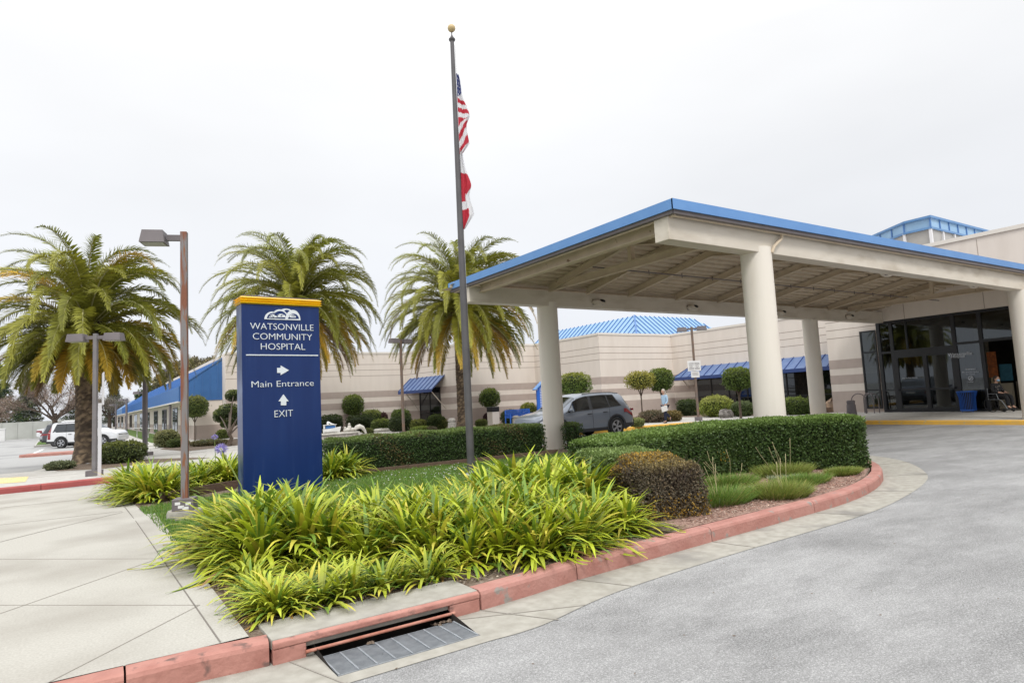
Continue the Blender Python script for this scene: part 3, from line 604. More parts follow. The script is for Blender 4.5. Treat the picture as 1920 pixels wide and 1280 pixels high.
# lawn blades, clover, wood chips: uncountable
r = np.random.default_rng(11)
pts = []
while len(pts) < 34000:
    P = np.stack([r.uniform(.7, 10.6, 4000), r.uniform(7.5, 13.9, 4000)], 1); keep = [tuple(p) for p in P if inside(p, LAWN) and r.random() < 1.25 - math.hypot(*p) / 22]; pts += keep
pts = np.array(pts[:34000]); n = len(pts)
az = r.uniform(0, 6.28, n); P = np.concatenate([pts, np.full((n, 1), .14)], 1); D = np.stack([r.normal(0, .35, n), r.normal(0, .35, n), np.ones(n)], 1); Wd = np.stack([np.cos(az), np.sin(az), np.zeros(n)], 1)
V, Fc = cards(P, D, Wd, r.uniform(.035, .07, n), .011); o = meshnp('lawn_grass', V, Fc, 'leaf', None, jitter_cols(n, (.115, .215, .03), .3, r, alt=(.22, .25, .06), alt_p=.15)); tag(o, 'short green mown grass', 'grass', kind='stuff')
n = 240; cx_ = r.uniform(0, 1, n); P = np.stack([5.2 + 1.2 + r.normal(0, 1.3, n), 12.0 + r.normal(0, .8, n), np.full(n, .19)], 1); P = P[[inside(p[:2], LAWN) for p in P]]; n = len(P)
V, Fc = cards(P, rnd_dirs(n, r) * [1, 1, .2], rnd_dirs(n, r), .028, .022); V2, F2 = cards(P + .004, rnd_dirs(n, r) * [1, 1, .2], rnd_dirs(n, r), .028, .022)
o = meshnp('clover_flowers', np.concatenate([V, V2]), np.concatenate([Fc, F2 + len(V)]), 'leaf', None, np.tile(np.array([[.62, .63, .58]]), (len(V) * 2, 1))); tag(o, 'tiny white clover flowers scattered in the lawn', 'clover', kind='stuff')
def chips(poly, n, z, base, alt, seed, name, label, size=(.018, .05)):
    r = np.random.default_rng(seed); xs = [p[0] for p in poly]; yy = [p[1] for p in poly]; P = []
    while len(P) < n:
        q = np.stack([r.uniform(min(xs), max(xs), 2000), r.uniform(min(yy), max(yy), 2000)], 1); P += [p for p in q if inside(p, poly)]
    P = np.concatenate([np.array(P[:n]), np.full((n, 1), z)], 1); P[:, 2] += r.uniform(0, .012, n); D = np.stack([r.normal(size=n), r.normal(size=n), r.normal(0, .25, n)], 1); Wd = np.stack([-D[:, 1], D[:, 0], r.normal(0, .5, n)], 1)
    V, Fc = cards(P, D, Wd, r.uniform(*size, n), r.uniform(.008, .018, n)); o = meshnp(name, V, Fc, 'leaf_dull', None, jitter_cols(n, base, .4, r, alt=alt, alt_p=.35)); tag(o, label, 'mulch', kind='stuff')
chips([(5.6, 4.85), (7.55, 4.92), (8.5, 4.98), (9.3, 5.12), (10.15, 5.38), (11.1, 5.8), (11.6, 6.1), (10.8, 6.2), (9.3, 7.1), (6, 6.6)], 9000, .138, (.28, .15, .11), (.48, .37, .30), 12, 'wood_chips', 'reddish wood chips covering the bed before the clipped hedge')
chips([(.95, 4.72), (2.9, 4.66), (4.8, 4.82), (4.8, 5.2), (2.6, 5.6), (1.6, 6.6), (.95, 7.6)], 6000, .132, (.15, .11, .08), (.40, .34, .27), 13, 'leaf_mulch', 'brown leaf litter and bark on the bare soil along the kerb')
# wooden edging boards
def edging(path, label, z0=.13, h=.1):
    b = MB()
    for a, c in zip(path[:-1], path[1:]): b.bar((*a, z0 + h / 2), (*c, z0 + h / 2), .04, h)
    return tag(b.build('wood_edging', 'wood', bevel=.004), label, 'edging')
edging([(4.85, 13.9), (5.7, 13.82), (7.9, 13.72), (8.9, 13.65), (10.5, 13.62)], 'long wooden edging board along the foot of the long hedge')
edging([(1.1, 13.0), (2.3, 13.75), (3.6, 14.1)], 'short wooden edging board under the agapanthus strip behind the lamp post', h=.16)
# hedges: a dark core wrapped in small leaves
def hedge_path(name, path, th, z0, z1, n, base, label, seed, cat='hedge', alt=None, alt_p=.0, lsize=(.03, .055), top=None, mat_='leaf_gloss', core='core', round_=.12, bump_=.05, ends=True, ztab=None, group=None):
    rng = np.random.default_rng(seed); t = E(name, label, cat, (path[0][0], path[0][1], z0), group=group)
    P0 = np.array(path); seg = np.linalg.norm(np.diff(P0, axis=0), axis=1); cum = np.concatenate([[0], np.cumsum(seg)]); Lt = cum[-1]
    def at(s):
        s = np.clip(s, 0, Lt); i = np.clip(np.searchsorted(cum, s, side='right') - 1, 0, len(seg) - 1); f = (s - cum[i]) / seg[i]; p = P0[i] * (1 - f)[..., None] + P0[i + 1] * f[..., None]
        # smoothed tangent
        def tg(q):
            j = np.clip(np.searchsorted(cum, np.clip(q, 0, Lt - 1e-6), side='right') - 1, 0, len(seg) - 1); return (P0[j + 1] - P0[j]) / seg[j][..., None]
        d = tg(s - .25) + tg(s + .25) + tg(s); d /= np.linalg.norm(d, axis=-1, keepdims=True); return p, d
    def zt(s):
        return np.full(np.shape(s), float(z1)) if ztab is None else np.interp(s, [a * Lt for a, _ in ztab], [b_ for _, b_ in ztab])
    # core
    K = max(2, int(Lt / .3)); ss = np.linspace(.06, Lt - .06, K + 1); p, d = at(ss); nn = np.stack([-d[:, 1], d[:, 0]], 1); b = MB(); h_ = th / 2 - .05; rows = []
    zz = zt(ss)
    for i in range(K + 1):
        z2 = zz[i] - .05; rr_ = .10
        prof = [(-h_, 0.), (-h_, z2 - z0 - rr_), (-h_ + rr_, z2 - z0), (h_ - rr_, z2 - z0), (h_, z2 - z0 - rr_), (h_, 0.)]
        rows.append([(p[i, 0] + nn[i, 0] * a - path[0][0], p[i, 1] + nn[i, 1] * a - path[0][1], q) for a, q in prof])
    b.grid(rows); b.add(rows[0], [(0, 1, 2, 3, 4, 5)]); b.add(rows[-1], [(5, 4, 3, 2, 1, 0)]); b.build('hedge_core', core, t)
    # leaves on the shell
    H_ = z1 - z0; areas = np.array([Lt * H_, Lt * H_, Lt * th, th * H_ * (1 if ends else 0), th * H_ * (1 if ends else 0)]); w = areas / areas.sum(); w[2] *= 1.4; w /= w.sum()
    side = rng.choice(5, n, p=w); s = rng.uniform(0, Lt, n); u = rng.uniform(-1, 1, n); v = rng.random(n)
    s = np.where(side == 3, rng.uniform(-.03, .03, n), s); s = np.where(side == 4, Lt + rng.uniform(-.03, .03, n), s)
    off = np.where(side == 0, -1., np.where(side == 1, 1., u)) * th / 2; zf = np.where(side == 2, 1., v)
    ov = np.where(side == 3, -1., np.where(side == 4, 1., 0.)) * .05
    p, d = at(s); nn = np.stack([-d[:, 1], d[:, 0]], 1); z = z0 + (zt(s) - z0) * zf
    # rounded shoulders
    edge = np.maximum(0, np.abs(off) - (th / 2 - round_)) / round_; top_ = np.maximum(0, z - (zt(s) - round_)) / round_; over = np.maximum(0, np.sqrt(edge ** 2 + top_ ** 2) - 1)
    z = z - over * round_ * .7 * (top_ > 0); off = off - np.sign(off) * over * round_ * .7
    lump = np.sin(p[:, 0] * 5.1 + z * 4) * np.sin(p[:, 1] * 4.3 + 1.7 * z) * bump_ * .6
    dep = -np.abs(rng.normal(0, bump_ * .6, n)) + rng.uniform(0, .035, n)
    N3 = np.zeros((n, 3)); N3[:, :2] = nn * np.where(side == 0, -1., np.where(side == 1, 1., 0.))[:, None] + d * ov[:, None] * 20; N3[:, 2] = (side == 2) * 1.; N3 += rng.normal(0, .001, (n, 3)); N3 /= np.linalg.norm(N3, axis=1, keepdims=True)
    P = np.stack([p[:, 0] + nn[:, 0] * off + d[:, 0] * ov, p[:, 1] + nn[:, 1] * off + d[:, 1] * ov, z], 1) + N3 * (dep + lump)[:, None]
    D = N3 * .5 + rnd_dirs(n, rng) * .9 + np.array([0, 0, .25]); Wd = np.cross(D, rnd_dirs(n, rng))
    V, Fc = cards(P - np.array([path[0][0], path[0][1], z0]), D, Wd, rng.uniform(*lsize, n), rng.uniform(*lsize, n) * .62)
    c = jitter_cols(n, base, .4, rng, 1)
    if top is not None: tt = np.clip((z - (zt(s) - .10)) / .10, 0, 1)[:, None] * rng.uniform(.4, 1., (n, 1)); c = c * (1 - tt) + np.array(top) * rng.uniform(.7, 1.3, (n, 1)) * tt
    if alt is not None:
        f = np.clip((np.sin(p[:, 0] * 2.1 + 1.3) + np.sin(p[:, 0] * 5 + z * 6 + p[:, 1] * 3) * .6) * .5 + alt_p, 0, 1); k = rng.random(n) < f; c[k] = np.array(alt) * rng.uniform(.6, 1.3, (k.sum(), 1))
    meshnp('foliage', V, Fc, mat_, t, np.repeat(np.clip(c, 0, 1), 4, axis=0))
    return t
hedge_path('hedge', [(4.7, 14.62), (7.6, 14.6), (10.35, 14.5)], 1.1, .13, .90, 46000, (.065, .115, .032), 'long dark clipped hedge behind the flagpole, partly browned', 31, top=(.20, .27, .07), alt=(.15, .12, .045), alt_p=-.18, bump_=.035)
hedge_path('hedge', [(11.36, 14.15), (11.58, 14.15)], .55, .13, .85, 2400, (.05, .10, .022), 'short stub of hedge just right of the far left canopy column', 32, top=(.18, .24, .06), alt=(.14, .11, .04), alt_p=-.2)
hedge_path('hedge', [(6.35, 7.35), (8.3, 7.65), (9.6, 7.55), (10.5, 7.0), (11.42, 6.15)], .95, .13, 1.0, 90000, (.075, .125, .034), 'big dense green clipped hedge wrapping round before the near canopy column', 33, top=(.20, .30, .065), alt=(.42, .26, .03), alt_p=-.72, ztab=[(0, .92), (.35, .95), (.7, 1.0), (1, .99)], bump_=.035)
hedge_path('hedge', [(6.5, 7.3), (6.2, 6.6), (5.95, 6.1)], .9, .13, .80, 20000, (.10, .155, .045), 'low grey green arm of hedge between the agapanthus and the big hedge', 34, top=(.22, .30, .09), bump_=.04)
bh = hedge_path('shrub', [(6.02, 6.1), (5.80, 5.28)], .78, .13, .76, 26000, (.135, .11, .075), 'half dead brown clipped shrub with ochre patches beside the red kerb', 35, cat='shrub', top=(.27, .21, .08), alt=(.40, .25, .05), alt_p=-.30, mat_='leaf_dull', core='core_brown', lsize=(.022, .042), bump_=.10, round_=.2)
tw = MB(); rr = random.Random(4)
for k in range(420):
    a = rr.uniform(0, 6.28); q = math.sqrt(rr.random()); cx_, cy_ = .0 - .15 + q * .42 * math.cos(a), -.42 + q * .52 * math.sin(a); tw.tube([(cx_ * .6 - .05, cy_ * .7 - .1, rr.uniform(0, .3)), (cx_, cy_, rr.uniform(.35, .6)), (cx_ * 1.12 + rr.uniform(-.06, .06), cy_ * 1.08 + rr.uniform(-.06, .06), rr.uniform(.45, .70))], [.004, .003, .0015], 3, cap=False)
tw.build('twigs', 'bark', bh)
# balls, boxes and loose bushes by one function
def bush(name, x, y, R3, n, base, label, seed, z=.15, cat='shrub', shape='ball', top=None, alt=None, alt_p=0, lsize=(.05, .09), core='core', mat_='leaf', trunk=None, group=None, loose=.08):
    rng = np.random.default_rng(seed); t = E(name, label, cat, (x, y, z), group=group); h0 = 0
    if trunk:
        h0 = trunk[0]; b = MB(); b.tube([(0, 0, -.02), (trunk[2] * .3, 0, h0 * .4), (trunk[2], 0, h0 + R3[2] * .6)], [trunk[1], trunk[1] * .8, trunk[1] * .7], 7)
        for k in range(4): a = k * 1.6; b.tube([(trunk[2] * .6, 0, h0 * .75), (trunk[2] + math.cos(a) * R3[0] * .5, math.sin(a) * R3[1] * .5, h0 + R3[2] * .7)], [trunk[1] * .6, trunk[1] * .3], 5)
        b.build('trunk', 'bark', t, smooth=True)
    c = np.array([trunk[2] if trunk else 0, 0, h0 + R3[2]]); D = rnd_dirs(n, rng)
    if shape == 'box': e = 4.
    elif shape == 'soft': e = 2.6
    else: e = 2.
    k = (np.abs(D) ** e).sum(1) ** (-1 / e); S_ = D * k[:, None] * np.array(R3); N3 = np.sign(D) * np.abs(D) ** (e - 1); N3 /= np.linalg.norm(N3, axis=1, keepdims=True)
    dep = 1 - np.abs(rng.normal(0, loose, n)) + rng.uniform(0, loose * .5, n); lump = 1 + .075 * np.sin(D[:, 0] * 7 + seed) * np.sin(D[:, 1] * 6 + D[:, 2] * 8) + .05 * np.sin(D[:, 0] * 13 + D[:, 2] * 11 + seed); stray = rng.random(n) < .03; lump = lump + stray * rng.uniform(0, .22, n)
    P = c + S_ * (dep * lump)[:, None]; low = P[:, 2] < 0.01; P[low, 2] = rng.uniform(.01, .08, low.sum())
    DD = N3 * .5 + rnd_dirs(n, rng) * .8 + np.array([0, 0, .3]); Wd = np.cross(DD, rnd_dirs(n, rng)); V, Fc = cards(P, DD, Wd, rng.uniform(*lsize, n), rng.uniform(*lsize, n) * .6)
    cc = jitter_cols(n, base, .4, rng, 1)
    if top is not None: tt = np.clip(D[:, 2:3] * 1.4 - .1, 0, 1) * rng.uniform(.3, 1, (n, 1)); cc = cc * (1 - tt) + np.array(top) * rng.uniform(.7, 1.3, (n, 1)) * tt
    if alt is not None: kk = rng.random(n) < alt_p; cc[kk] = np.array(alt) * rng.uniform(.7, 1.2, (kk.sum(), 1))
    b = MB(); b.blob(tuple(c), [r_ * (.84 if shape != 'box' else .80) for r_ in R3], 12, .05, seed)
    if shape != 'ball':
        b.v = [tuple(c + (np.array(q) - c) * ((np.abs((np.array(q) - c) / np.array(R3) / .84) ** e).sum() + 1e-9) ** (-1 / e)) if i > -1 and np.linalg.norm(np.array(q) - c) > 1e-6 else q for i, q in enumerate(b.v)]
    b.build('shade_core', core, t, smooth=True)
    meshnp('foliage', V, Fc, mat_, t, np.repeat(np.clip(cc, 0, 1), 4, axis=0)); return t
# ---------------------------------------------------------------- palms
def palm(x, y, z, Ht, R_, tr, label, seed, nf=95, hue=0., low=.15):
    rng = np.random.default_rng(seed); t = E('palm_tree', label, 'palm tree', (x, y, z), group='feather palms in front of the hospital')
    # trunk with leaf scars
    rows = int(Ht / .075); nk = 22; V = []; C = []; Fc = []
    for i in range(rows + 1):
        zz = Ht * i / rows; r0 = tr * (1 + .45 * math.exp(-zz / .28)) * (1 + .12 * max(0, (zz - Ht + .8) / .8))
        for k in range(nk):
            a = 2 * PI * (k + (.5 if i % 2 else 0)) / nk; j = rng.uniform(-.035, .035) + (.03 if (i + k) % 2 else -.02)
            V.append((math.cos(a) * r0 * (1 + j), math.sin(a) * r0 * (1 + j), zz + rng.uniform(-.03, .03))); b_ = rng.uniform(.5, 1.4); C.append(np.array((.19, .14, .09) if rng.random() < .5 else (.085, .062, .045)) * b_)
    for i in range(rows):
        for k in range(nk): Fc.append((i * nk + k, i * nk + (k + 1) % nk, (i + 1) * nk + (k + 1) % nk, (i + 1) * nk + k))
    meshnp('trunk', V, Fc, 'palm_bark', t, np.clip(np.array(C), 0, 1))
    # boots: cut leaf stubs below the crown
    b = MB()
    for k in range(70):
        a = k * 2.4; q = k / 70; zz = Ht - .15 + q * .75; rr_ = tr * (1.25 + .5 * math.sin(q * PI)); d = Vector((math.cos(a), math.sin(a), .55)); p = Vector((math.cos(a) * rr_ * .75, math.sin(a) * rr_ * .75, zz)); b.tube([p, p + d * .22], [.075, .045], 5)
    b.lathe([(tr * 1.2, Ht - .25), (tr * 1.75, Ht + .15), (tr * 1.5, Ht + .6), (tr * .5, Ht + .95)], n=14); b.build('leaf_bases', 'bark', t)
    Vs = []; Cs = []; top = np.array([0, 0, Ht + .55]); rachV = MB()
    NS = 18; NL = 62
    for f in range(nf):
        q = (f + .5) / nf; az = f * 2.39996 + rng.uniform(-.2, .2)
        el = math.radians(82 - 112 * q ** 1.0 + rng.uniform(-7, 7)); L0 = R_ * rng.uniform(1.2, 1.42) * (.9 + .1 * min(1, q * 4)) * (1 - low * max(0, q - .5) / .5); drp = math.radians(rng.uniform(112, 150)) * (1 - .55 * max(0, q - .35) / .65); L0 *= 1 + .16 * max(0, 1 - q * 2.5); px_ = 2.1 - 1.0 * min(1, q * 1.9)
        if q > .6: drp = (el + math.radians(86)) * rng.uniform(.82, 1.0)
        P = [top + np.array([math.cos(az), math.sin(az), 0]) * tr * .6 * min(1, q * 2) - np.array([0, 0, q * .75])]; Ds = []; sway = rng.uniform(-.25, .25)
        for k in range(NS):
            u = k / (NS - 1); e2 = el - drp * u ** px_; a2 = az + sway * u * u; d = np.array([math.cos(a2) * math.cos(e2), math.sin(a2) * math.cos(e2), math.sin(e2)]); Ds.append(d); P.append(P[-1] + d * L0 / NS)
        P = np.array(P[:-1]); Ds = np.array(Ds)
        oldness = np.clip((q - .35) / .6, 0, 1); g_ = np.array((.165, .180, .026)); yv = np.array((.42, .39, .05)); org = np.array((.48, .30, .035)); br = np.array((.26, .16, .07))
        m_ = rng.random(); base = g_ * (1 - .5 * m_) + yv * .5 * m_
        if q < .12: base = np.array((.22, .24, .03))
        if rng.random() < oldness * .62 + hue: w_ = rng.uniform(.35, 1); base = base * (1 - w_) + org * w_
        if q > .93 and rng.random() < .3: base = br
        base = base * rng.uniform(.85, 1.15)
        # rachis
        rachV.col = tuple(np.clip(np.array((.50, .47, .24)) * rng.uniform(.8, 1.1), 0, 1)); rachV.tube([tuple(p) for p in P[::2]], list(np.linspace(.035, .008, len(P[::2]))), 4, cap=False)
        us = np.linspace(.10, .995, NL); idx = us * (NS - 1); i0 = np.minimum(idx.astype(int), NS - 2); fr = (idx - i0)[:, None]
        pp = P[i0] * (1 - fr) + P[i0 + 1] * fr; dd = Ds[i0] * (1 - fr) + Ds[i0 + 1] * fr
        side0 = np.cross(dd, np.array([-math.sin(az), math.cos(az), 0.])); upv = side0 / np.linalg.norm(side0, axis=1, keepdims=True); upv *= -1 if upv[0, 2] < 0 and q < .4 else 1
        sd = np.cross(upv, dd); sd /= np.linalg.norm(sd, axis=1, keepdims=True)
        ll = .50 * np.sin(np.clip(us * 1.12 + .12, 0, 1.2) * PI * .80) ** .75 * (R_ / 4.2) ** .5 + .05
        for sg in (-1, 1):
            for lay in (.25, .75):
                D = sd * sg * (.92 - .35 * us[:, None]) + dd * (.38 + .55 * us[:, None]) + upv * (lay - .12) + rng.normal(0, .10, (NL, 3)); D[:, 2] -= .25; D /= np.linalg.norm(D, axis=1, keepdims=True)
                l = (ll * rng.uniform(.85, 1.1, NL))[:, None]; wv = np.cross(D, upv); wv /= np.linalg.norm(wv, axis=1, keepdims=True); w_ = .017 + .004 * rng.random((NL, 1))
                tip = pp + D * l; tip[:, 2] -= (l[:, 0] ** 2) * .22
                Vs.append(np.stack([pp - wv * w_ * .8, pp + wv * w_ * .8, pp + D * l * .6 + wv * w_, tip], 1).reshape(-1, 3)); Cs.append(np.repeat(base[None] * rng.uniform(.75, 1.3, (NL, 1)), 4, axis=0) * np.tile(np.array([.85, .85, 1., 1.2]), NL)[:, None])
    Vs = np.concatenate(Vs); Cs = np.clip(np.concatenate(Cs), 0, 1); meshnp('fronds', Vs, np.arange(len(Vs)).reshape(-1, 4), 'leaf', t, Cs)
    rachV.build('frond_stems', 'leaf_dull', t, col=True)
    return t
p1 = gz(160, 868, .15); palm(p1[0], p1[1], .15, 4.5, 3.35, .32, 'leftmost tall feather palm with thick rough trunk beside the slim double lamp post', 1, 128, .04, .50)
d2 = pD(556, 600, 34.5); palm(d2[0], d2[1], .15, 7.0, 4.3, .38, 'middle feather palm rising behind the tall blue sign', 2, 124)
palm(17.3, 30.67, .15, 6.5, 4.15, .36, 'right feather palm standing behind the flagpole', 3, 124, .02)
# ---------------------------------------------------------------- bare trees, conifers, far trees
def bare_tree(x, y, h, R_, label, seed, n0=7, col=(.30, .225, .19)):
    rng = random.Random(seed); t = E('bare_tree', label, 'tree', (x, y, 0), group='bare trees beyond the car park'); b = MB(); b.tube([(0, 0, 0), (.05, 0, h * .15), (0, .05, h * .30)], [h * .035, h * .028, h * .024], 8)
    tips = []
    def br(p, d, l, r, k):
        q = p + d * l; m = p + d * l * .5 + Vector((rng.uniform(-1, 1), rng.uniform(-1, 1), rng.uniform(-.5, .8))) * l * .08
        b.tube([p, m, q], [r, r * .8, r * .6], 5 if k > 2 else 3, cap=False)
        if k == 0: tips.append((q, d)); return
        for j in range(3):
            nd = (d + Vector((rng.uniform(-1, 1), rng.uniform(-1, 1), rng.uniform(-.45, .75))) * .75).normalized(); br(q, nd, l * rng.uniform(.62, .85), r * .6, k - 1)
            if rng.random() < .5: br(m, (d + Vector((rng.uniform(-1, 1), rng.uniform(-1, 1), rng.uniform(-.4, .7))) * .9).normalized(), l * .6, r * .4, max(0, k - 2))
    for j in range(n0):
        a = 2 * PI * j / n0; d = Vector((math.cos(a) * .85, math.sin(a) * .85, rng.uniform(.45, 1.3))).normalized(); br(Vector((0, 0, h * rng.uniform(.15, .26))), d, R_ * .36, h * .014, 4)
    b.build('trunk', 'bark', t)
    r = np.random.default_rng(seed); T_ = np.array([tuple(q) for q, _ in tips]); n = len(T_) * 14; i = r.integers(0, len(T_), n); P = T_[i] + r.normal(0, R_ * .05, (n, 3)); D = rnd_dirs(n, r) + [0, 0, .3]
    V, Fc = cards(P, D, rnd_dirs(n, r), r.uniform(.15, .5, n) * R_ / 5, .022 * R_ / 5); meshnp('crown', V, Fc, 'leaf_dull', t, jitter_cols(n, col, .4, r, alt=(.36, .33, .2), alt_p=.12)); return t
q = pD(102, 800, 70); bare_tree(q[0], q[1], 9.2, 5.0, 'large bare pinkish brown tree left of the thick palm trunk, above the parked cars', 5)
q = pD(-26, 800, 84); bare_tree(q[0], q[1], 7.6, 3.4, 'smaller bare pinkish tree cut by the left edge of the photo', 6)
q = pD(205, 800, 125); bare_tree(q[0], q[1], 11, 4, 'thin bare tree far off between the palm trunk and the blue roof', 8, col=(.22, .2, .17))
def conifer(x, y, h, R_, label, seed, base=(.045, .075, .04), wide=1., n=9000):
    r = np.random.default_rng(seed); t = E('conifer', label, 'tree', (x, y, 0)); b = MB(); b.tube([(0, 0, 0), (0, 0, h * .95)], [h * .025, .02], 6); P = []; D = []
    L_ = 34
    for i in range(L_):
        u = i / L_; zc = h * (.12 + .86 * u); Rl = R_ * (1 - u) ** .8 * r.uniform(.75, 1.15)
        for j in range(7):
            a = r.uniform(0, 6.28); tipz = zc - Rl * .12 + r.uniform(-.2, .3); b.tube([(0, 0, zc), (math.cos(a) * Rl, math.sin(a) * Rl, tipz)], [.05, .015], 3, cap=False)
            k = max(4, int(n / (L_ * 7))); s = r.random(k) ** .7; w_ = .22 * Rl * (1 - s * .6); P.append(np.stack([math.cos(a) * Rl * s - math.sin(a) * r.normal(0, 1, k) * w_ * .5, math.sin(a) * Rl * s + math.cos(a) * r.normal(0, 1, k) * w_ * .5, zc + (tipz - zc) * s + r.normal(0, .10 * h / 10, k)], 1)); D.append(np.stack([np.full(k, math.cos(a)), np.full(k, math.sin(a)), r.normal(0, .5, k)], 1) + r.normal(0, .5, (k, 3)))
    P = np.concatenate(P); D = np.concatenate(D); m = len(P); b.build('trunk', 'bark', t); V, Fc = cards(P, D, rnd_dirs(m, r), h * .045, h * .016); meshnp('crown', V, Fc, 'leaf_dull', t, jitter_cols(m, base, .45, r, alt=(.10, .13, .05), alt_p=.25)); return t
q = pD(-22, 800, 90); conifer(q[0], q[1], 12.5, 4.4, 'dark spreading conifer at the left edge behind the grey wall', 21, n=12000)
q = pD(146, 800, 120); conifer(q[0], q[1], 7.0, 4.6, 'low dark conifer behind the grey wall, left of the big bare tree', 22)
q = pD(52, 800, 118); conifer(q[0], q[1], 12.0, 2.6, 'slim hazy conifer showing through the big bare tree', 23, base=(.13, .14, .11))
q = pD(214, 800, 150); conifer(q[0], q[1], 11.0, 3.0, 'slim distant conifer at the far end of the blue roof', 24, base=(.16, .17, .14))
def broad_tree(x, y, h, R3, label, seed, base, n=16000, trunk=.3, lobes=22, lsize=(.25, .5), group=None):
    r = np.random.default_rng(seed); t = E('broadleaf_tree', label, 'tree', (x, y, 0), group=group); b = MB(); b.tube([(0, 0, 0), (0, 0, h - R3[2])], [trunk, trunk * .7], 8)
    C_ = []
    for k in range(lobes): d = rnd_dirs(1, r)[0] * np.array(R3) * r.uniform(.35, .82); d[2] = abs(d[2]) * 1.0 - R3[2] * .3; C_.append(d + [0, 0, h - R3[2]]); b.tube([(0, 0, h - R3[2] * 1.3), tuple(C_[-1])], [trunk * .4, .03], 4)
    b.build('trunk', 'bark', t); C_ = np.array(C_); i = r.integers(0, lobes, n); D = rnd_dirs(n, r); rad = np.array(R3).mean() * r.uniform(.25, .42, lobes)[i][:, None]; P = C_[i] + D * rad * r.random((n, 1)) ** .35
    V, Fc = cards(P, D * .6 + rnd_dirs(n, r), rnd_dirs(n, r), r.uniform(*lsize, n), r.uniform(*lsize, n) * .6); meshnp('crown', V, Fc, 'leaf_dull', t, jitter_cols(n, base, .45, r, alt=(.26, .24, .12), alt_p=.15)); return t
q = pD(372, 800, 95); broad_tree(q[0], q[1], 11.6, (4.6, 4.6, 3.0), 'olive brown gum tree crown above the blue roof just left of the sign', 41, (.17, .15, .09))
q = pD(335, 800, 98); broad_tree(q[0], q[1], 11.0, (3.8, 3.8, 3.4), 'olive brown gum tree behind the rusty lamp post above the blue roof', 42, (.14, .135, .08))
q = pD(288, 800, 100); broad_tree(q[0], q[1], 7.2, (2.6, 2.6, 1.8), 'small dark green treetop just showing over the blue roof edge', 43, (.07, .10, .045), n=7000)
# ---------------------------------------------------------------- topiary and beds by the buildings
def at_px(x, y, z=.15): return gz(x, y, z)[:2]
BS = (.10, .15, .03); TOPC = (.22, .27, .045); DK = (.045, .065, .02); YG = (.24, .29, .05)
def ball(cx, cy, r_px, Dp, foot_z, label, seed, shape='soft', ry=None, lean=0., **k):
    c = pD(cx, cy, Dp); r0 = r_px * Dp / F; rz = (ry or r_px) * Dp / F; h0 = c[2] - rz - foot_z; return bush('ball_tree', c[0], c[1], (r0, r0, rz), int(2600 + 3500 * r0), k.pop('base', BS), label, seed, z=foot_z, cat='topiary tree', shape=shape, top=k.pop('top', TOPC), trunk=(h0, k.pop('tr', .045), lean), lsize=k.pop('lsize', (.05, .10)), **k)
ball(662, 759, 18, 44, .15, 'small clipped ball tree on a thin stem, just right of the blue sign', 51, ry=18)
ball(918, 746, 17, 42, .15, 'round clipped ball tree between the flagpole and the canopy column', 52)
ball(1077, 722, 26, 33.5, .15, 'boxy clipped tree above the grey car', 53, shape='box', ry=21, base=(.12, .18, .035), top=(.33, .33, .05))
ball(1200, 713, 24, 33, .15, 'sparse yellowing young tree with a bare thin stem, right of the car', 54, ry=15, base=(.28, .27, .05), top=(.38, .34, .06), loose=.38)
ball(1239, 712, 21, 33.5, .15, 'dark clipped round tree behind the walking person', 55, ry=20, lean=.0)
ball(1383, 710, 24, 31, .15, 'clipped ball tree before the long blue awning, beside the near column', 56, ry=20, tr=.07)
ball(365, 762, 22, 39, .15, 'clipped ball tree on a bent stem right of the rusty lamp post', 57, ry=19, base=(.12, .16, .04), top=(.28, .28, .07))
for i, (cx, cy, r_, ry, lab) in enumerate([(436, 742, 12, 10, 'top'), (421, 777, 22, 16, 'low left'), (446, 775, 14, 15, 'low right')]):
    pass
cl = E('cloud_pruned_tree', 'cloud pruned tree with several clipped pads at the left edge of the blue sign', 'topiary tree', (*gz(430, 836, .15)[:2], .15)); r = np.random.default_rng(58); Dp = 37.; Vs = []; Fs = []; Cs = []; o_ = 0; b = MB(); kk = MB()
pads = [(438, 741, 14, 10), (412, 779, 11, 12), (430, 771, 20, 14), (449, 778, 15, 15), (428, 794, 13, 7), (455, 790, 10, 9)]
for cx, cy, rx, rz in pads:
    c = np.array(pD(cx, cy, Dp)) - np.array(cl.location); R3 = np.array([rx, rx * .9, rz]) * Dp / F; n = int(900 + 60 * rx); D = rnd_dirs(n, r); kf = (np.abs(D) ** 2.6).sum(1) ** (-1 / 2.6); P = c + D * kf[:, None] * R3 * (1 - np.abs(r.normal(0, .08, n)))[:, None]
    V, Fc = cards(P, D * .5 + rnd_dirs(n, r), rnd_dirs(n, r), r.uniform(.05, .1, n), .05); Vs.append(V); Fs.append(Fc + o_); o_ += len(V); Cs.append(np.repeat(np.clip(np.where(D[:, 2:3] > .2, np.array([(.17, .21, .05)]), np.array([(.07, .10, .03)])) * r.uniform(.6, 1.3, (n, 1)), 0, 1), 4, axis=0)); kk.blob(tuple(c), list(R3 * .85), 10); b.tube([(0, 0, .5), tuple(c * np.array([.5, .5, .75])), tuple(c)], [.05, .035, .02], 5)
b.tube([(0, 0, -.02), (.1, 0, .35), (0, 0, .6), (.25, -.1, 1.1)], [.10, .085, .07, .05], 8); b.build('trunk', 'bark', cl, smooth=True); kk.build('shade_core', 'core', cl, smooth=True); meshnp('foliage', np.concatenate(Vs), np.concatenate(Fs), 'leaf', cl, np.concatenate(Cs))
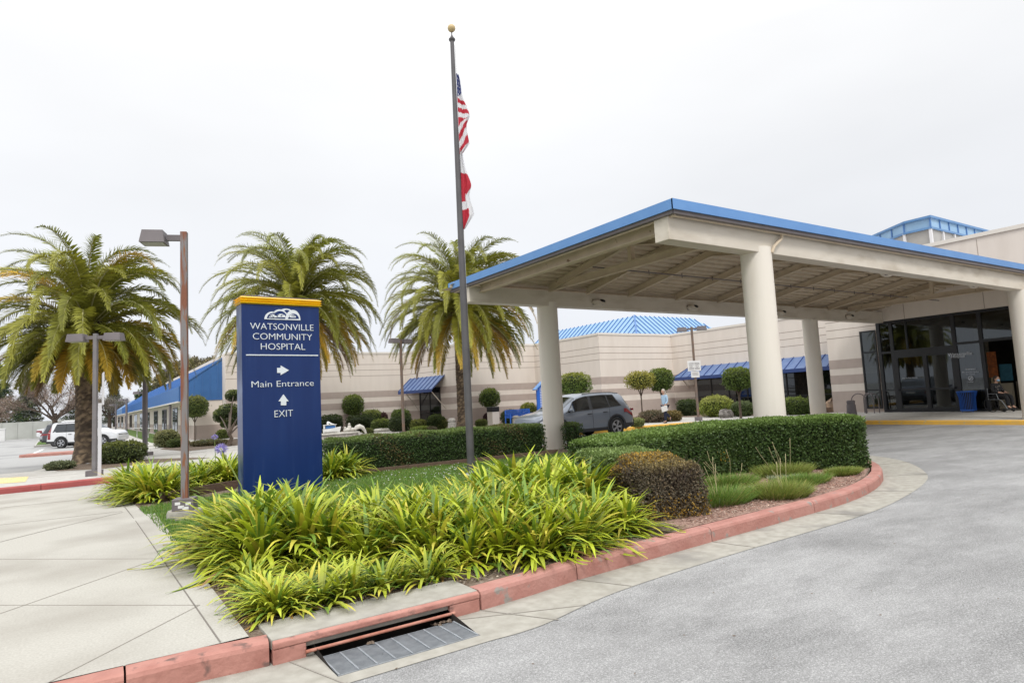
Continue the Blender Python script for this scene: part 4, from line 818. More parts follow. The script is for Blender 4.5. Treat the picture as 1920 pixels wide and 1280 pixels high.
# low shrubs: px foot centre, half width px, height px, depth
SH = [ # cx, foot y, half w, height, shape, base, top, label, extra
 (621, 806, 19, 27, 'box', DK, (.08, .12, .03), 'dark boxy clipped shrub behind the stone model boat', {}),
 (676, 809, 23, 30, 'box', DK, (.07, .10, .025), 'dark boxy clipped shrub behind the stone seal and dolphin', {}),
 (716, 808, 18, 22, 'soft', (.10, .14, .035), (.24, .29, .06), 'mid green clipped shrub between two dark boxy ones', {}),
 (752, 808, 19, 27, 'box', DK, (.07, .10, .03), 'dark boxy clipped shrub behind the double lamp post', {}),
 (690, 812, 9, 8, 'soft', (.13, .15, .05), (.2, .22, .07), 'tiny olive shrub at the walk edge before the dark boxy shrubs', {}),
 (697, 792, 19, 23, 'soft', (.09, .14, .03), (.30, .33, .08), 'loose flowering shrub behind the clipped row, right of the ball tree', {}),
 (720, 786, 7, 12, 'ball', (.10, .05, .05), None, 'small purplish shrub behind the clipped row', {}),
 (752, 790, 17, 22, 'soft', (.08, .12, .03), (.16, .22, .04), 'green shrub behind the double lamp post, left of the awning door', {}),
 (785, 801, 15, 14, 'soft', (.17, .20, .05), (.30, .31, .08), 'yellow green low shrub before the awning door', {}),
 (790, 817, 18, 17, 'soft', (.12, .17, .035), (.25, .31, .06), 'bright green low mound shrub in front of the awning door', {}),
 (806, 817, 13, 13, 'ball', (.13, .115, .07), None, 'greyish shrub tucked right of the bright green mound', {}),
 (818, 800, 16, 22, 'soft', (.06, .09, .025), (.14, .18, .05), 'dark shrub at the right jamb of the awning door', {}),
 (827, 809, 12, 24, 'soft', (.14, .155, .045), (.22, .23, .07), 'olive ball shrub left of the grey bollard', {}),
 (915, 791, 8, 16, 'ball', (.09, .045, .05), None, 'small purple shrub below the ball tree right of the flagpole', {}),
 (903, 800, 10, 13, 'soft', (.10, .13, .035), (.2, .22, .06), 'low green shrub beside the palm base', {}),
 (958, 795, 17, 26, 'soft', (.06, .09, .03), (.13, .15, .05), 'dark shrub left of the blue bench', {}),
 (992, 792, 16, 36, 'soft', (.10, .14, .03), (.32, .33, .06), 'shrub with yellow flowers behind the blue bench', {'alt': (.62, .52, .10), 'alt_p': .12}),
 (1225, 798, 25, 28, 'soft', (.15, .11, .075), (.17, .15, .08), 'loose brownish shrub between the car and the walking person', {'loose': .16}),
 (1262, 797, 16, 26, 'soft', (.16, .12, .045), (.24, .18, .05), 'reddish brown shrub just behind the walking person', {'loose': .16}),
 (1195, 799, 12, 14, 'soft', (.20, .23, .08), (.34, .36, .14), 'pale green low shrub at the rear of the grey car', {}),
 (1290, 779, 17, 29, 'box', DK, (.08, .12, .03), 'dark boxy shrub left of the signed lamp post', {}),
 (1309, 777, 8, 12, 'ball', (.06, .09, .03), None, 'small round shrub tucked behind the signed lamp post', {}),
 (1344, 781, 29, 38, 'soft', YG, (.42, .42, .12), 'big yellow green rounded shrub right of the signed lamp post', {'loose': .12}),
 (1394, 780, 20, 27, 'soft', (.08, .115, .035), (.18, .22, .10), 'dark clipped shrub left of the near canopy column', {}),
 (1492, 777, 22, 31, 'box', (.10, .15, .035), (.26, .32, .07), 'bright green clipped shrub between the two right columns', {}),
 (1505, 776, 18, 17, 'soft', (.08, .12, .03), (.14, .19, .04), 'low dark shrub before the bright green clipped one', {}),
 (228, 867, 39, 38, 'soft', (.075, .10, .03), (.20, .22, .05), 'dark clipped shrub right of the thick palm trunk', {'loose': .1}),
 (313, 838, 20, 31, 'soft', (.17, .18, .07), (.30, .29, .12), 'loose yellowish shrub left of the rusty lamp post', {'loose': .15}),
 (334, 838, 17, 15, 'soft', (.08, .11, .03), (.14, .17, .05), 'low dark shrub behind the rusty lamp post', {}),
 (418, 822, 11, 16, 'soft', (.12, .15, .04), (.2, .23, .06), 'small green shrub under the cloud pruned tree', {}),
 (392, 835, 30, 10, 'soft', (.13, .11, .05), (.16, .17, .06), 'low reddish groundcover mound before the wing wall', {}),
 (112, 880, 22, 14, 'ball', (.13, .15, .075), (.20, .23, .12), 'grey green fescue mound left of the thick palm trunk', {'loose': .2})]
for i, (cx, fy, hw, hh, shp, base, top, lab, ex) in enumerate(SH):
    g_ = gz(cx, fy, .15); Dp = (np.array(g_) - _C) @ _f
    lim = {0: 43, 1: 42, 3: 42, 5: 43.5, 6: 43.5, 7: 43}.get(i)
    if 0 <= i <= 19: Dp = min(Dp, 41 if i in (11, 12, 8, 14) else 42.)
    if i in (5, 6, 7): Dp = 44.
    if i in (0, 1, 2, 3, 4): Dp = min(Dp, 39.5)
    if i in (17, 18): Dp = 31.5
    if i in (9, 10): Dp = 34.0
    if i in (8, 11, 12): Dp = 36.5
    rr_ = hw * Dp / F; q = pD(cx, fy, Dp); hz_ = max(.25, pD(cx, fy - hh, Dp)[2] - .14)
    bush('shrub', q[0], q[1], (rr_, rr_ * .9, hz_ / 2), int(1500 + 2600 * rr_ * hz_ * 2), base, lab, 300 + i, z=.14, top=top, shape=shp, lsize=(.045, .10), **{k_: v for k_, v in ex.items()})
def rock(x, y, z, R3, m, label, seed):
    rr = random.Random(seed); b = MB(); b.blob((0, 0, R3[2] * .6), R3, 9, .28, seed); return tag(b.build('rock', m, loc=(x, y, z)), label, 'rock')
q = gz(1352, 783, .15); rock(q[0], q[1] - .3, .15, (.38, .3, .28), 'stone', 'grey rock at the foot of the big yellow green shrub', 3)
q = gz(1563, 772, .15); rock(q[0], q[1], .15, (.55, .4, .42), 'rock_tan', 'tan angular boulder left of the entrance pier', 5)
q = gz(716, 809, .15); rock(q[0], 36.0 if False else q[1], .15, (.5, .25, .13), 'stone_white', 'flat pale stone at the walk edge before the clipped shrubs', 7)
# ---------------------------------------------------------------- the hospital
hosp = E('hospital_building', 'long low beige hospital with grey horizontal stripes behind the gardens', 'building', (0, 0, 0))
FP = [(7.3, 43.3), (19.55, 43.3), (20.5, 37.0), (26.8, 36.9), (26.8, 29.9), (33.4, 29.9), (33.4, 17.7), (31.3, 17.7), (31.3, 15.2), (60, 15.2), (60, 80), (7.3, 80)]
b = MB(); b.prism(FP, 0, 5.5); b.build('wall', 'stucco', hosp)
EDG = list(zip(FP[:8], FP[1:9]))
def strip(b, p, q, z0, z1, out=.006, trim=0.0):
    p = Vector((*p, 0)); q = Vector((*q, 0)); d = (q - p).normalized(); n = Vector((d.y, -d.x, 0)); p = p + d * trim; q = q - d * trim
    # n points out of the footprint (footprint runs clockwise from the camera side)
    a = [p + n * out, q + n * out, q - n * .02, p - n * .02]; b.add([(v.x, v.y, z) for z in (z0, z1) for v in a], [(3, 2, 1, 0), (4, 5, 6, 7), (0, 1, 5, 4), (1, 2, 6, 5), (2, 3, 7, 6), (3, 0, 4, 7)])
OPEN = {}
bb = MB(); rv = MB(); cp_ = MB()
for i, (p, q) in enumerate(EDG):
    for z0, z1 in ((2.32, 2.77), (1.56, 2.0), (.02, 1.2)): strip(bb, p, q, z0, z1)
    for z in (4.67, 4.27, 3.86): strip(rv, p, q, z - .016, z + .016, .004)
    if i != 7:
        strip(cp_, p, q, 5.42, 5.56, .035, 0)
bb.build('stripe', 'stucco_band', hosp); rv.build('groove', 'reveal', hosp); cp_.build('parapet_coping', 'coping', hosp)
def on_edge(p, q, s, out=0.): 
    p = Vector((*p, 0)); q = Vector((*q, 0)); d = (q - p).normalized(); n = Vector((d.y, -d.x, 0)); v = p + d * s + n * out; return v, d, n
def face_box(b, p, q, s0, s1, z0, z1, o0, o1):
    v0, d, n = on_edge(p, q, s0); v1, _, _ = on_edge(p, q, s1); a = [v0 + n * o1, v1 + n * o1, v1 + n * o0, v0 + n * o0]
    b.add([(v.x, v.y, z) for z in (z0, z1) for v in a], [(3, 2, 1, 0), (4, 5, 6, 7), (0, 1, 5, 4), (1, 2, 6, 5), (2, 3, 7, 6), (3, 0, 4, 7)])
def window(p, q, s0, s1, z0, z1, nm, parent, muls=(), trans=(), name='window', gm='glass_dark', fw=.07):
    b = MB(); face_box(b, p, q, s0, s1, z0, z0 + fw, .008, .06); face_box(b, p, q, s0, s1, z1 - fw, z1, .008, .06); face_box(b, p, q, s0, s0 + fw, z0 + fw, z1 - fw, .008, .06); face_box(b, p, q, s1 - fw, s1, z0 + fw, z1 - fw, .008, .06)
    for m in muls: face_box(b, p, q, m - fw / 2, m + fw / 2, z0 + fw, z1 - fw, .008, .057)
    for t in trans: face_box(b, p, q, s0 + fw, s1 - fw, t - fw / 2, t + fw / 2, .009, .053)
    o = b.build(name, 'dark_frame', parent); g_ = MB(); face_box(g_, p, q, s0 + .02, s1 - .02, z0 + .02, z1 - .02, .010, .022); g_.build('pane', gm, o); return o
def awning(p, q, s0, s1, zt, zb, out, parent, label, struts=(), seam=.42, slant=.45):
    # sloped standing seam sheet from the wall out; the top edge is shorter than the bottom edge
    a = E('awning', label, None); a.parent = parent; del a['label']; a['label'] = label
    t0, d, n = on_edge(p, q, s0 + slant); t1, _, _ = on_edge(p, q, s1 - (slant if slant else 0)); b0, _, _ = on_edge(p, q, s0, out); b1, _, _ = on_edge(p, q, s1, out)
    T0 = t0 + Vector((0, 0, zt)); T1 = t1 + Vector((0, 0, zt)); B0 = b0 + Vector((0, 0, zb)); B1 = b1 + Vector((0, 0, zb)); th = Vector((0, 0, -.05)); b = MB()
    b.add([T0, T1, B1, B0, T0 + th, T1 + th, B1 + th, B0 + th], [(0, 3, 2, 1), (4, 5, 6, 7), (0, 1, 5, 4), (1, 2, 6, 5), (2, 3, 7, 6), (3, 0, 4, 7)]); b.build('awning_sheet', 'blue_awning', a)
    sm = MB(); L_ = (B1 - B0).length; k = max(2, round(L_ / seam))
    for i in range(k + 1):
        u = i / k; sB = u * L_; P_B = B0 + (B1 - B0) * u; sT = sB if slant == 0 else max(slant, min(L_ - slant, sB)); P_T = t0 + (t1 - t0) * ((sT - slant) / (L_ - 2 * slant)) + Vector((0, 0, zt)); sm.bar(P_T + Vector((0, 0, .02)), P_B + Vector((0, 0, .02)), .03, .05)
    sm.build('seam', 'blue_trim', a); f = MB(); f.bar(B0 + Vector((0, 0, -.07)) + n * .012, B1 + Vector((0, 0, -.07)) + n * .012, .02, .2); f.build('valance', 'blue_trim', a)
    st = MB()
    for s, so_, zz in struts:
        v, _, _ = on_edge(p, q, s, out - .05); w, _, _ = on_edge(p, q, s + so_, .02); st.tube([v + Vector((0, 0, zb - .05)), w + Vector((0, 0, zz))], .03, 6)
    if struts: st.build('strut', 'cream', a)
    return a
E2, E6 = EDG[1], EDG[5]
L2 = math.dist(*E2)
# door and awning on the slanted wall: measured along the wall from its left end
def s_on(pq, x, y):
    p, q = Vector((*pq[0], 0)), Vector((*pq[1], 0)); d = (q - p); n = Vector((d.y, -d.x, 0)); r = Vector(tuple(ray(x, y))); o = Vector(tuple(_C)); t = (p - o).dot(n) / r.dot(n); h = o + r * t; return (h - p).dot(d.normalized()), h.z
sa, _ = s_on(E2, 788, 760); sb_, _ = s_on(E2, 827, 760)
dw = window(*E2, sa, sb_, .15, 2.75, '', hosp, muls=[(sa + sb_) / 2], trans=[1.0], name='door', gm='glass_dark')
awning(*E2, sa - 1.1, sb_ + .55, 3.55, 2.6, 1.1, hosp, 'small blue standing seam awning over the garden door', struts=[(sa - .3, .1, 1.25), (sb_ + .3, .3, 1.25)], seam=.5, slant=0)
w0, _ = s_on(E6, 1304, 730); w1_, _ = s_on(E6, 1562, 730)
window(*E6, w0, w1_, .35, 2.52, '', hosp, muls=[w0 + (w1_ - w0) * k / 7 for k in range(1, 7)], trans=[1.05], name='window')
awning(*E6, .9, 12.1, 3.2, 2.5, 1.05, hosp, 'long blue standing seam awning over the dark windows', struts=[(1.6, -.3, 1.8)], seam=.62, slant=.6)
# mansard roof above
rb_ = MB(); A_ = (31.6, 31.3, 5.5); T_ = (34.0, 33.8, 7.42)
C1 = [(31.6, 31.3, 5.3), (43.0, 31.3, 5.3), (40.4, 33.8, 7.4), (34.0, 33.8, 7.4)]; C2 = [(31.6, 46.6, 5.3), (31.6, 31.3, 5.3), (34.0, 33.8, 7.4), (34.0, 44.4, 7.4)]
rb_.add(C1 + [(34, 44.4, 7.4), (40.4, 44.4, 7.4), (43, 46.6, 5.3), (31.6, 46.6, 5.3)], [(0, 1, 2, 3), (7, 0, 3, 4), (3, 2, 5, 4), (1, 6, 5, 2), (6, 7, 4, 5)])
rf = rb_.build('roof', 'blue_roof_pale', hosp); sm = MB()
def lerp(a, c, u): return tuple(a[i] + (c[i] - a[i]) * u for i in range(3))
for k in range(24):
    x = 31.6 + 11.4 * k / 23; u0 = max(0, min(1, 1)); xt = min(max(x, 34.0), 40.4); h = 1 if 34.0 <= x <= 40.4 else ((x - 31.6) / 2.4 if x < 34 else (43 - x) / 2.6)
    sm.bar((x, 31.28, 5.33), (x, 31.28 + 2.5 * h, 5.33 + 2.1 * h), .05, .05)
for k in range(30):
    y = 31.3 + 15.3 * k / 29; h = 1 if 33.8 <= y <= 44.4 else ((y - 31.3) / 2.5 if y < 33.8 else (46.6 - y) / 2.2); sm.bar((31.58, y, 5.33), (31.58 + 2.4 * h, y, 5.33 + 2.1 * h), .05, .05)
sm.bar((31.6, 31.3, 5.34), (34.0, 33.8, 7.44), .12, .1); sm.build('seam', 'blue_seam', rf)
# entrance block: glazed below, beige above
ent = E('entrance_block', 'taller beige entrance block with dark glass front under the canopy', 'building', (0, 0, 0))
b = MB(); b.box(30.8, 60, -30, 15.05, 4.36, 7.4); b.box(40, 60, -30, 15.05, 0, 4.36); b.box(34, 40, -30, -6, 0, 4.36); b.build('wall', 'stucco_dark' if False else 'stucco', ent)
b = MB()
for y in (13.7, 10.6, 7.6, 4.6, 1.6, -1.4): b.box(30.794, 30.82, y - .012, y + .012, 4.37, 7.28)
b.build('groove', 'reveal', ent); b = MB(); b.box(30.74, 60, -30, 15.09, 7.36, 7.52); b.build('parapet_coping', 'coping', ent)
# glazing in one frame: mullions at measured places
Ys = [pX(x, y, 30.85)[1] for x, y in ((1636, 620), (1668, 620), (1785, 600), (1832, 595))]; Yb = [15.02, pX(1684, 760, 30.85)[1], pX(1743, 760, 30.85)[1], pX(1802, 755, 30.85)[1], pX(1853, 755, 30.85)[1]]
y1, y2, y3, y4, y5 = Yb
fr = MB(); GX = 30.85
def mull(y, z0=.15, z1=4.34, w=.10): fr.box(GX, GX + .12, y - w / 2, y + w / 2, z0, z1)
for y in (y1 - .06, y2, y4, y5): mull(y, w=.14)
mull(y3, .15, 2.75, .16); mull(y5 - 3.4, w=.14); mull(y5 - 6.5); mull((y2 + y3) / 2 + .0, 3.0, 4.34, .07)
fr.box(GX + .003, GX + .117, y5 - 9, y1, 4.24, 4.35); fr.box(GX + .003, GX + .117, y4, y2, 2.62, 2.98); fr.box(GX + .003, GX + .117, y2, y1, 2.86, 2.95); fr.box(GX + .003, GX + .117, y5, y4, 2.98, 3.08); fr.box(GX + .003, GX + .117, y5 - 3.4, y5, 3.0, 3.12)
fr.box(GX + .003, GX + .117, y4, y2, .15, .32); fr.box(GX + .003, GX + .117, y2, y1, .15, .27); fr.box(GX + .003, GX + .117, y5, y4, .15, .25)
fr.box(GX + .003, GX + .117, y2, y1, 1.13, 1.19); fr.box(GX + .003, GX + .117, y4, y2, 1.12, 1.19)
fr.box(GX + .003, GX + .117, y2 - .18, y2 - .07, .32, 2.62); fr.box(GX + .003, GX + .117, y4 + .07, y4 + .18, .32, 2.62)
fo = fr.build('entrance_frame', 'dark_frame', ent)
def pane(y0, y1_, z0, z1, x=GX + .06, nm='pane'):
    b = MB(); b.box(x, x + .012, y0, y1_, z0, z1); return b.build(nm, 'glass', fo)
pane(y2, y1, .2, 4.3); pane(y3, y2, 2.9, 4.3); pane(y4, y3, 2.9, 4.3, GX + .063); pane(y5, y4, .2, 4.3); pane(y5 - 3.4, y5, 3.1, 4.3)
pane(y3 + .08, y2 - .07, .3, 2.65, GX + .05, 'sliding_door_pane'); pane(y4 + .07, y3 - .08, .3, 2.65, GX + .075, 'sliding_door_pane'); pane(y5 - 6.5, y5 - 3.4, .2, 4.3)
# side light in the pier
E8 = EDG[7]
window(*E8, 1.68, 2.42, .32, 4.05, '', hosp, trans=[1.2, 3.0], name='window', gm='glass')
b = MB(); b.box(31.32, 31.36, 15.25, 16.4, .3, 4.0); b.build('curtain', 'curtain', hosp)
# inside of the lobby
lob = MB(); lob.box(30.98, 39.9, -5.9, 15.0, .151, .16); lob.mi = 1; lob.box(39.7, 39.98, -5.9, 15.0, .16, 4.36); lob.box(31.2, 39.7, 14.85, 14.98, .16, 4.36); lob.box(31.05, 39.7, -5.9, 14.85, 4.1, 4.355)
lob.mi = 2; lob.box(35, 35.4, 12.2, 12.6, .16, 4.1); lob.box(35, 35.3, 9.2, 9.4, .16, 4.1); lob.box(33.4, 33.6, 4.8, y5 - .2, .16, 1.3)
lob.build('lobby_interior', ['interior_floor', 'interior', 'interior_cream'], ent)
b = MB(); b.tube([(34.4, 13.2, .16), (34.4, 13.2, 1.2)], .06, 8); b.blob((34.4, 13.2, 1.2), .06, 8); tag(b.build('bollard', 'bolt_yellow', smooth=True), 'yellow safety bollard seen through the sliding doors', 'bollard')
def poster(x0, y0, x1, y1, X, m, lab):
    a = pX(x0, y0, X); c = pX(x1, y1, X); b = MB(); b.box(X, X + .03, c[1], a[1], c[2], a[2]); return tag(b.build('poster', m), lab, 'poster')
poster(1849, 660, 1872, 707, 32.6, 'poster_orange', 'orange wall panel behind the seated person'); poster(1847, 656, 1869, 660.5, 32.6, 'poster_cream', 'cream strip above the orange wall panel') if False else None
poster(1873, 683, 1900, 713, 32.65, 'poster_teal', 'dark teal notice board right of the orange panel')
poster(1858, 708, 1876, 722, 32.6, 'poster_cream', 'small cream notice below the orange panel')
b = MB(); b.box(32.7, 32.9, 6.5, 10.3, .16, 3.0); b.box(32.5, 32.69, pX(1900, 730, 32.6)[1], pX(1872, 730, 32.6)[1], .16, 1.25); b.build('lobby_partition', 'interior_cream', ent)
# writing on the glass
def tomesh(o):
    bpy.context.view_layer.update(); me = bpy.data.meshes.new_from_object(o.evaluated_get(bpy.context.evaluated_depsgraph_get())); n = bpy.data.objects.new(o.name.split('.')[0], me); COL.objects.link(n)
    n.parent = o.parent; n.matrix_parent_inverse = o.matrix_parent_inverse.copy(); n.location = o.location; n.rotation_euler = o.rotation_euler; n.scale = o.scale; bpy.data.objects.remove(o); return n
def text(s, loc, rot, size, m, parent, name='lettering', align='CENTER', width=None, ext=.004, spacing=1., height=None, offset=0.):
    c = bpy.data.curves.new(name, 'FONT'); c.body = s; c.size = size; c.align_x = align; c.extrude = ext; c.space_character = spacing; c.offset = offset; c.materials.append(MATS[m]); c.resolution_u = 3
    o = bpy.data.objects.new(name, c); COL.objects.link(o); bpy.context.view_layer.update()
    dm = o.dimensions; sx = sy = 1
    if width: sx = width / dm.x
    if height: sy = height / (dm.y if s.isupper() else dm.y)
    o.scale = (sx, sy if height else sx if width else 1, 1)
    o.parent = parent; o.matrix_parent_inverse = parent.matrix_world.inverted() if parent is not None else Matrix(); o.location = loc; o.rotation_euler = rot; return tomesh(o)
RW = (PI / 2, 0, -PI / 2)
for px_, py_, s, w in ((1706, 709, 'Stop for Door Opening', .62), (1800, 666, 'Watsonville', .9), (1796, 670, 'Hospital', .5), (1820, 693, 'Entrance', .35), (1820, 698, 'Please keep this area clear', .6), (1820, 702, 'NO SMOKING', .34), (1820, 716, 'Thank you', .22)):
    a = pX(px_, py_, GX - .012); text(s, a, RW, .1, 'sign_white', ent, width=w, ext=.002)
a = pX(1820, 709, GX - .012); b = MB(); n = 20
for r0, r1 in ((.075, .095),):
    b.add([(GX - .012, a[1] + rr_ * math.cos(2 * PI * k / n), a[2] + rr_ * math.sin(2 * PI * k / n)) for rr_ in (r0, r1) for k in range(n)], [(k, (k + 1) % n, n + (k + 1) % n, n + k) for k in range(n)])
b.bar((GX - .012, a[1] - .06, a[2] + .06), (GX - .012, a[1] + .06, a[2] - .06), .018, .004, (1, 0, 0)); b.bar((GX - .010, a[1] - .05, a[2] - .01), (GX - .010, a[1] + .05, a[2] - .01), .02, .004, (1, 0, 0)); b.build('no_smoking_symbol', 'sign_white', ent)
# roof lantern behind the parapet
lan = E('roof_lantern', 'pale blue metal and glass roof lantern above the entrance parapet', 'roof lantern', (0, 0, 0))
zt, zb_, zg = 10.17, 9.55, 7.5
mat('lantern_glass', (.33, .32, .31), .2, (.38, .37, .35), 1)
K0 = [(37, 14.7), (47, 14.7), (47, 22), (41.5, 22), (37, 17.5)]; K0 = [(37, 14.7), (47, 14.7), (47, 24), (42.0, 24), (37, 16.0)]
def ring(b, Pa, za, Pb, zb2):
    n = len(Pa); b.add([(*p, za) for p in Pa] + [(*p, zb2) for p in Pb], [(i, (i + 1) % n, n + (i + 1) % n, n + i) for i in range(n)])
cx_, cy_ = 42.5, 18.8
def shr(P, k): return [(cx_ + (x - cx_) * k, cy_ + (y - cy_) * k) for x, y in P]
b = MB(); ring(b, K0, zb_, K0, zt - .12); b.add([(*p, zt) for p in shr(K0, .98)] + [(cx_, cy_, zt + .5)], [(i, (i + 1) % 5, 5) for i in range(5)]); b.build('band', 'blue_roof_pale', lan)
b = MB(); ring(b, shr(K0, 1.03), zt - .12, shr(K0, 1.03), zt); b.add([(*p, zt - .12) for p in shr(K0, 1.03)], [(4, 3, 2, 1, 0)])
for i in range(5):
    p, q = shr(K0, 1.004)[i], shr(K0, 1.004)[(i + 1) % 5]; L_ = math.dist(p, q); k = max(1, round(L_ / 1.1))
    for j in range(k): u = j / k; x, y = p[0] + (q[0] - p[0]) * u, p[1] + (q[1] - p[1]) * u; b.mi = 1; b.bar((x, y, zb_), (x, y, zt - .1), .07, .07); b.mi = 0
    b.bar((*p, zb_ - .02), (*q, zb_ - .02), .08, .1)
b.build('trim', ['blue_roof', 'blue_seam'], lan)
b = MB(); ring(b, shr(K0, .97), zg, shr(K0, .985), zb_); b.build('pane', 'lantern_glass', lan)
for i in range(5):
    p, q = shr(K0, .99)[i], shr(K0, .99)[(i + 1) % 5]; L_ = math.dist(p, q); k = max(1, round(L_ / 1.5))
    for j in range(k): u = j / k; x, y = p[0] + (q[0] - p[0]) * u, p[1] + (q[1] - p[1]) * u; b = MB(); b.bar((x, y, zg), (x, y, zb_), .13, .13); b.build('mullion', 'white_metal', lan)
# ---------------------------------------------------------------- the west wing with its blue mansard
wing = E('hospital_wing', 'long beige wing with steep bright blue metal roof left of the sign', 'building', (0, 0, 0))
WY0, WY1 = 44.5, 175; b = MB(); b.box(5.75, 7.29, WY0, WY1, 0, 2.62); b.box(7.46, 7.9 if False else 7.47, WY0, WY0 + .1, 2.6, 2.61); b.build('wall', 'stucco', wing)
b = MB(); b.box(5.744, 7.28, WY0 - .006, WY0 + .02, .02, 1.03); b.box(5.744, 5.77, WY0 - .006, WY1, .02, 1.03); b.build('stripe', 'stucco_band', wing)
pr = [(4.8, 2.6), (4.8, 3.5), (7.44, 5.35), (9.5, 5.35), (9.5, 2.6)]; b = MB(); n = 5; b.add([(x, WY0 + .02, z) for x, z in pr[:3]] + [(7.44, WY0 + .02, 2.6)] + [(x, WY1, z) for x, z in pr[:3]] + [(7.44, WY1, 2.6)], [(0, 1, 2, 3), (7, 6, 5, 4), (0, 4, 5, 1), (1, 5, 6, 2), (2, 6, 7, 3), (3, 7, 4, 0)]); rf = b.build('roof', 'blue_roof', wing)
b = MB(); b.add([(4.8, WY0, 2.62), (7.44, WY0, 2.62), (7.44, WY0, 5.33), (4.8, WY0, 3.5)], [(0, 1, 2, 3)]); b.build('gable', 'blue_panel', wing)
b = MB(); 
for x in np.arange(5.2, 7.4, .46): b.box(x - .012, x + .012, WY0 - .02, WY0, 2.62, 3.48 + (x - 4.8) * .70)
b.bar((4.8, WY0 - .02, 3.52), (7.44, WY0 - .02, 5.37), .06, .09); b.bar((4.79, WY0 - .02, 2.6), (4.79, WY0 - .02, 3.5), .06, .05); b.bar((4.8, WY0 - .02, 2.62), (7.44, WY0 - .02, 2.62), .05, .05)
for y in np.arange(WY0 + .6, 120, .62): b.bar((4.785, y, 2.65), (4.785, y, 3.5), .03, .03, (1, 0, 0)); b.bar((4.79, y, 3.52), (7.44, y, 5.37), .03, .05)
b.build('seam', 'blue_seam', rf); b = MB(); b.box(4.76, 5.8, WY0 - .01, WY1, 2.53, 2.598); b.build('soffit', 'coping', wing)
xs = [(1352, 1392), (1270, 1306), (1205, 1236), (1150, 1172), (1096, 1118), (1053, 1073), (1014, 1033), (977, 994), (950, 965), (923, 937), (900, 912), (880, 890)]
for a, c in xs:
    ya = pX(a / 4.174, 800, 5.75)[1]; yc = pX(c / 4.174, 800, 5.75)[1]; b = MB(); b.box(5.73, 5.76, yc, ya, .2, 2.35); o = b.build('window', 'dark_frame', wing); b = MB(); d_ = (ya - yc)
    for k in range(2): b = MB(); b.box(5.715, 5.728, yc + d_ * (.06 + .5 * k), yc + d_ * (.44 + .5 * k), .3, 2.28); b.build('pane', 'glass_dark', o)
# ---------------------------------------------------------------- the entrance canopy
can = E('entrance_canopy', 'wide drive-through canopy with blue fascia on round cream columns', 'canopy', (0, 0, 0))
X0, X1, Y0, Y1 = 8.46, 30.79, 7.3, 15.62; NB, FB = 7.7, 14.8
def fz(x): return (x - X0) * .006
b = MB()
def fas(p, q, zt0, zt1, h, t, o=0.):
    p = Vector(p); q = Vector(q); d = (q - p).normalized(); n = Vector((d.y, -d.x, 0)) * t
    b.add([(p.x, p.y, zt0 - h), (q.x, q.y, zt1 - h), (q.x - n.x, q.y - n.y, zt1 - h), (p.x - n.x, p.y - n.y, zt0 - h), (p.x, p.y, zt0), (q.x, q.y, zt1), (q.x - n.x, q.y - n.y, zt1), (p.x - n.x, p.y - n.y, zt0)], [(0, 3, 2, 1), (4, 5, 6, 7), (0, 1, 5, 4), (1, 2, 6, 5), (2, 3, 7, 6), (3, 0, 4, 7)])
ZT = 4.965
fas((X0, Y0, 0), (X1, Y0, 0), ZT, ZT + .13, .185, .03); fas((X0, Y1, 0), (X0, Y0 + .0001, 0), ZT, ZT, .185, .03); fas((X1, Y1, 0), (X0, Y1, 0), ZT + .13, ZT, .185, .03)
b.build('fascia', 'blue_fascia', can)
b = MB(); fs = b
b.bar((X0 + .06, Y0 + .10, ZT - .20), (X1, Y0 + .10, ZT - .10), .12, .10); b.bar((X0 + .10, Y0 + .06, ZT - .20), (X0 + .10, Y1 - .06, ZT - .2), .12, .10); b.bar((X0 + .06, Y1 - .10, ZT - .20), (X1, Y1 - .10, ZT - .10), .12, .10)
b.build('gutter', 'lamp_grey', can)
b = MB(); b.bar((X0 + .12, Y0 + .14, ZT - .262), (X1, Y0 + .14, ZT - .17), .03, .03); b.bar((X0 + .16, Y0 + .1, ZT - .262), (X0 + .16, Y1 - .1, ZT - .262), .03, .03); b.build('drip_edge', 'cream_dirty', can)
# main beams
for yb in (NB, FB):
    b = MB(); b.add([(8.57, yb - .17, 4.30), (30.79, yb - .17, 4.30), (30.79, yb + .17, 4.30), (8.57, yb + .17, 4.30), (8.57, yb - .17, 4.74), (30.79, yb - .17, 4.80), (30.79, yb + .17, 4.80), (8.57, yb + .17, 4.74)], [(0, 3, 2, 1), (4, 5, 6, 7), (0, 1, 5, 4), (1, 2, 6, 5), (2, 3, 7, 6), (3, 0, 4, 7)]); b.build('beam', 'cream', can, bevel=.01)
ym = (NB + FB) / 2; ZR = 5.52; XH = 11.3
def deckz(x, y): # underside of hip deck
    a = 1 - abs(y - ym) / (ym - Y0); c = (x - X0) / (XH - X0); return ZT - .14 + (ZR - ZT + .14) * max(0, min(a, c))
b = MB()
def prof(lo, hi):       # trapezoidal ribs: (position, height) pairs
    out = []; y = lo
    while y < hi - .3: out += [(y, 0), (y + .15, 0), (y + .165, .085), (y + .27, .085), (y + .285, 0)]; y += .285
    return out + [(hi, 0)]
rows = []
for y, rib in prof(Y0 + .05, Y1 - .05):
    a = 1 - abs(y - ym) / (ym - Y0); xh = X0 + (XH - X0) * a; zz = ZT - .14 + (ZR - ZT + .14) * a + rib
    rows.append([(xh, y, zz), (X1, y, zz + .02)])
b.grid(rows); rows = []
for x, rib in prof(X0 + .05, XH):
    a = (x - X0) / (XH - X0); zz = ZT - .14 + (ZR - ZT + .14) * a + rib; rows.append([(x, Y0 + (ym - Y0) * a, zz), (x, Y1 - (Y1 - ym) * a, zz)])
b.grid(rows); b.build('ceiling_deck', 'deck', can)
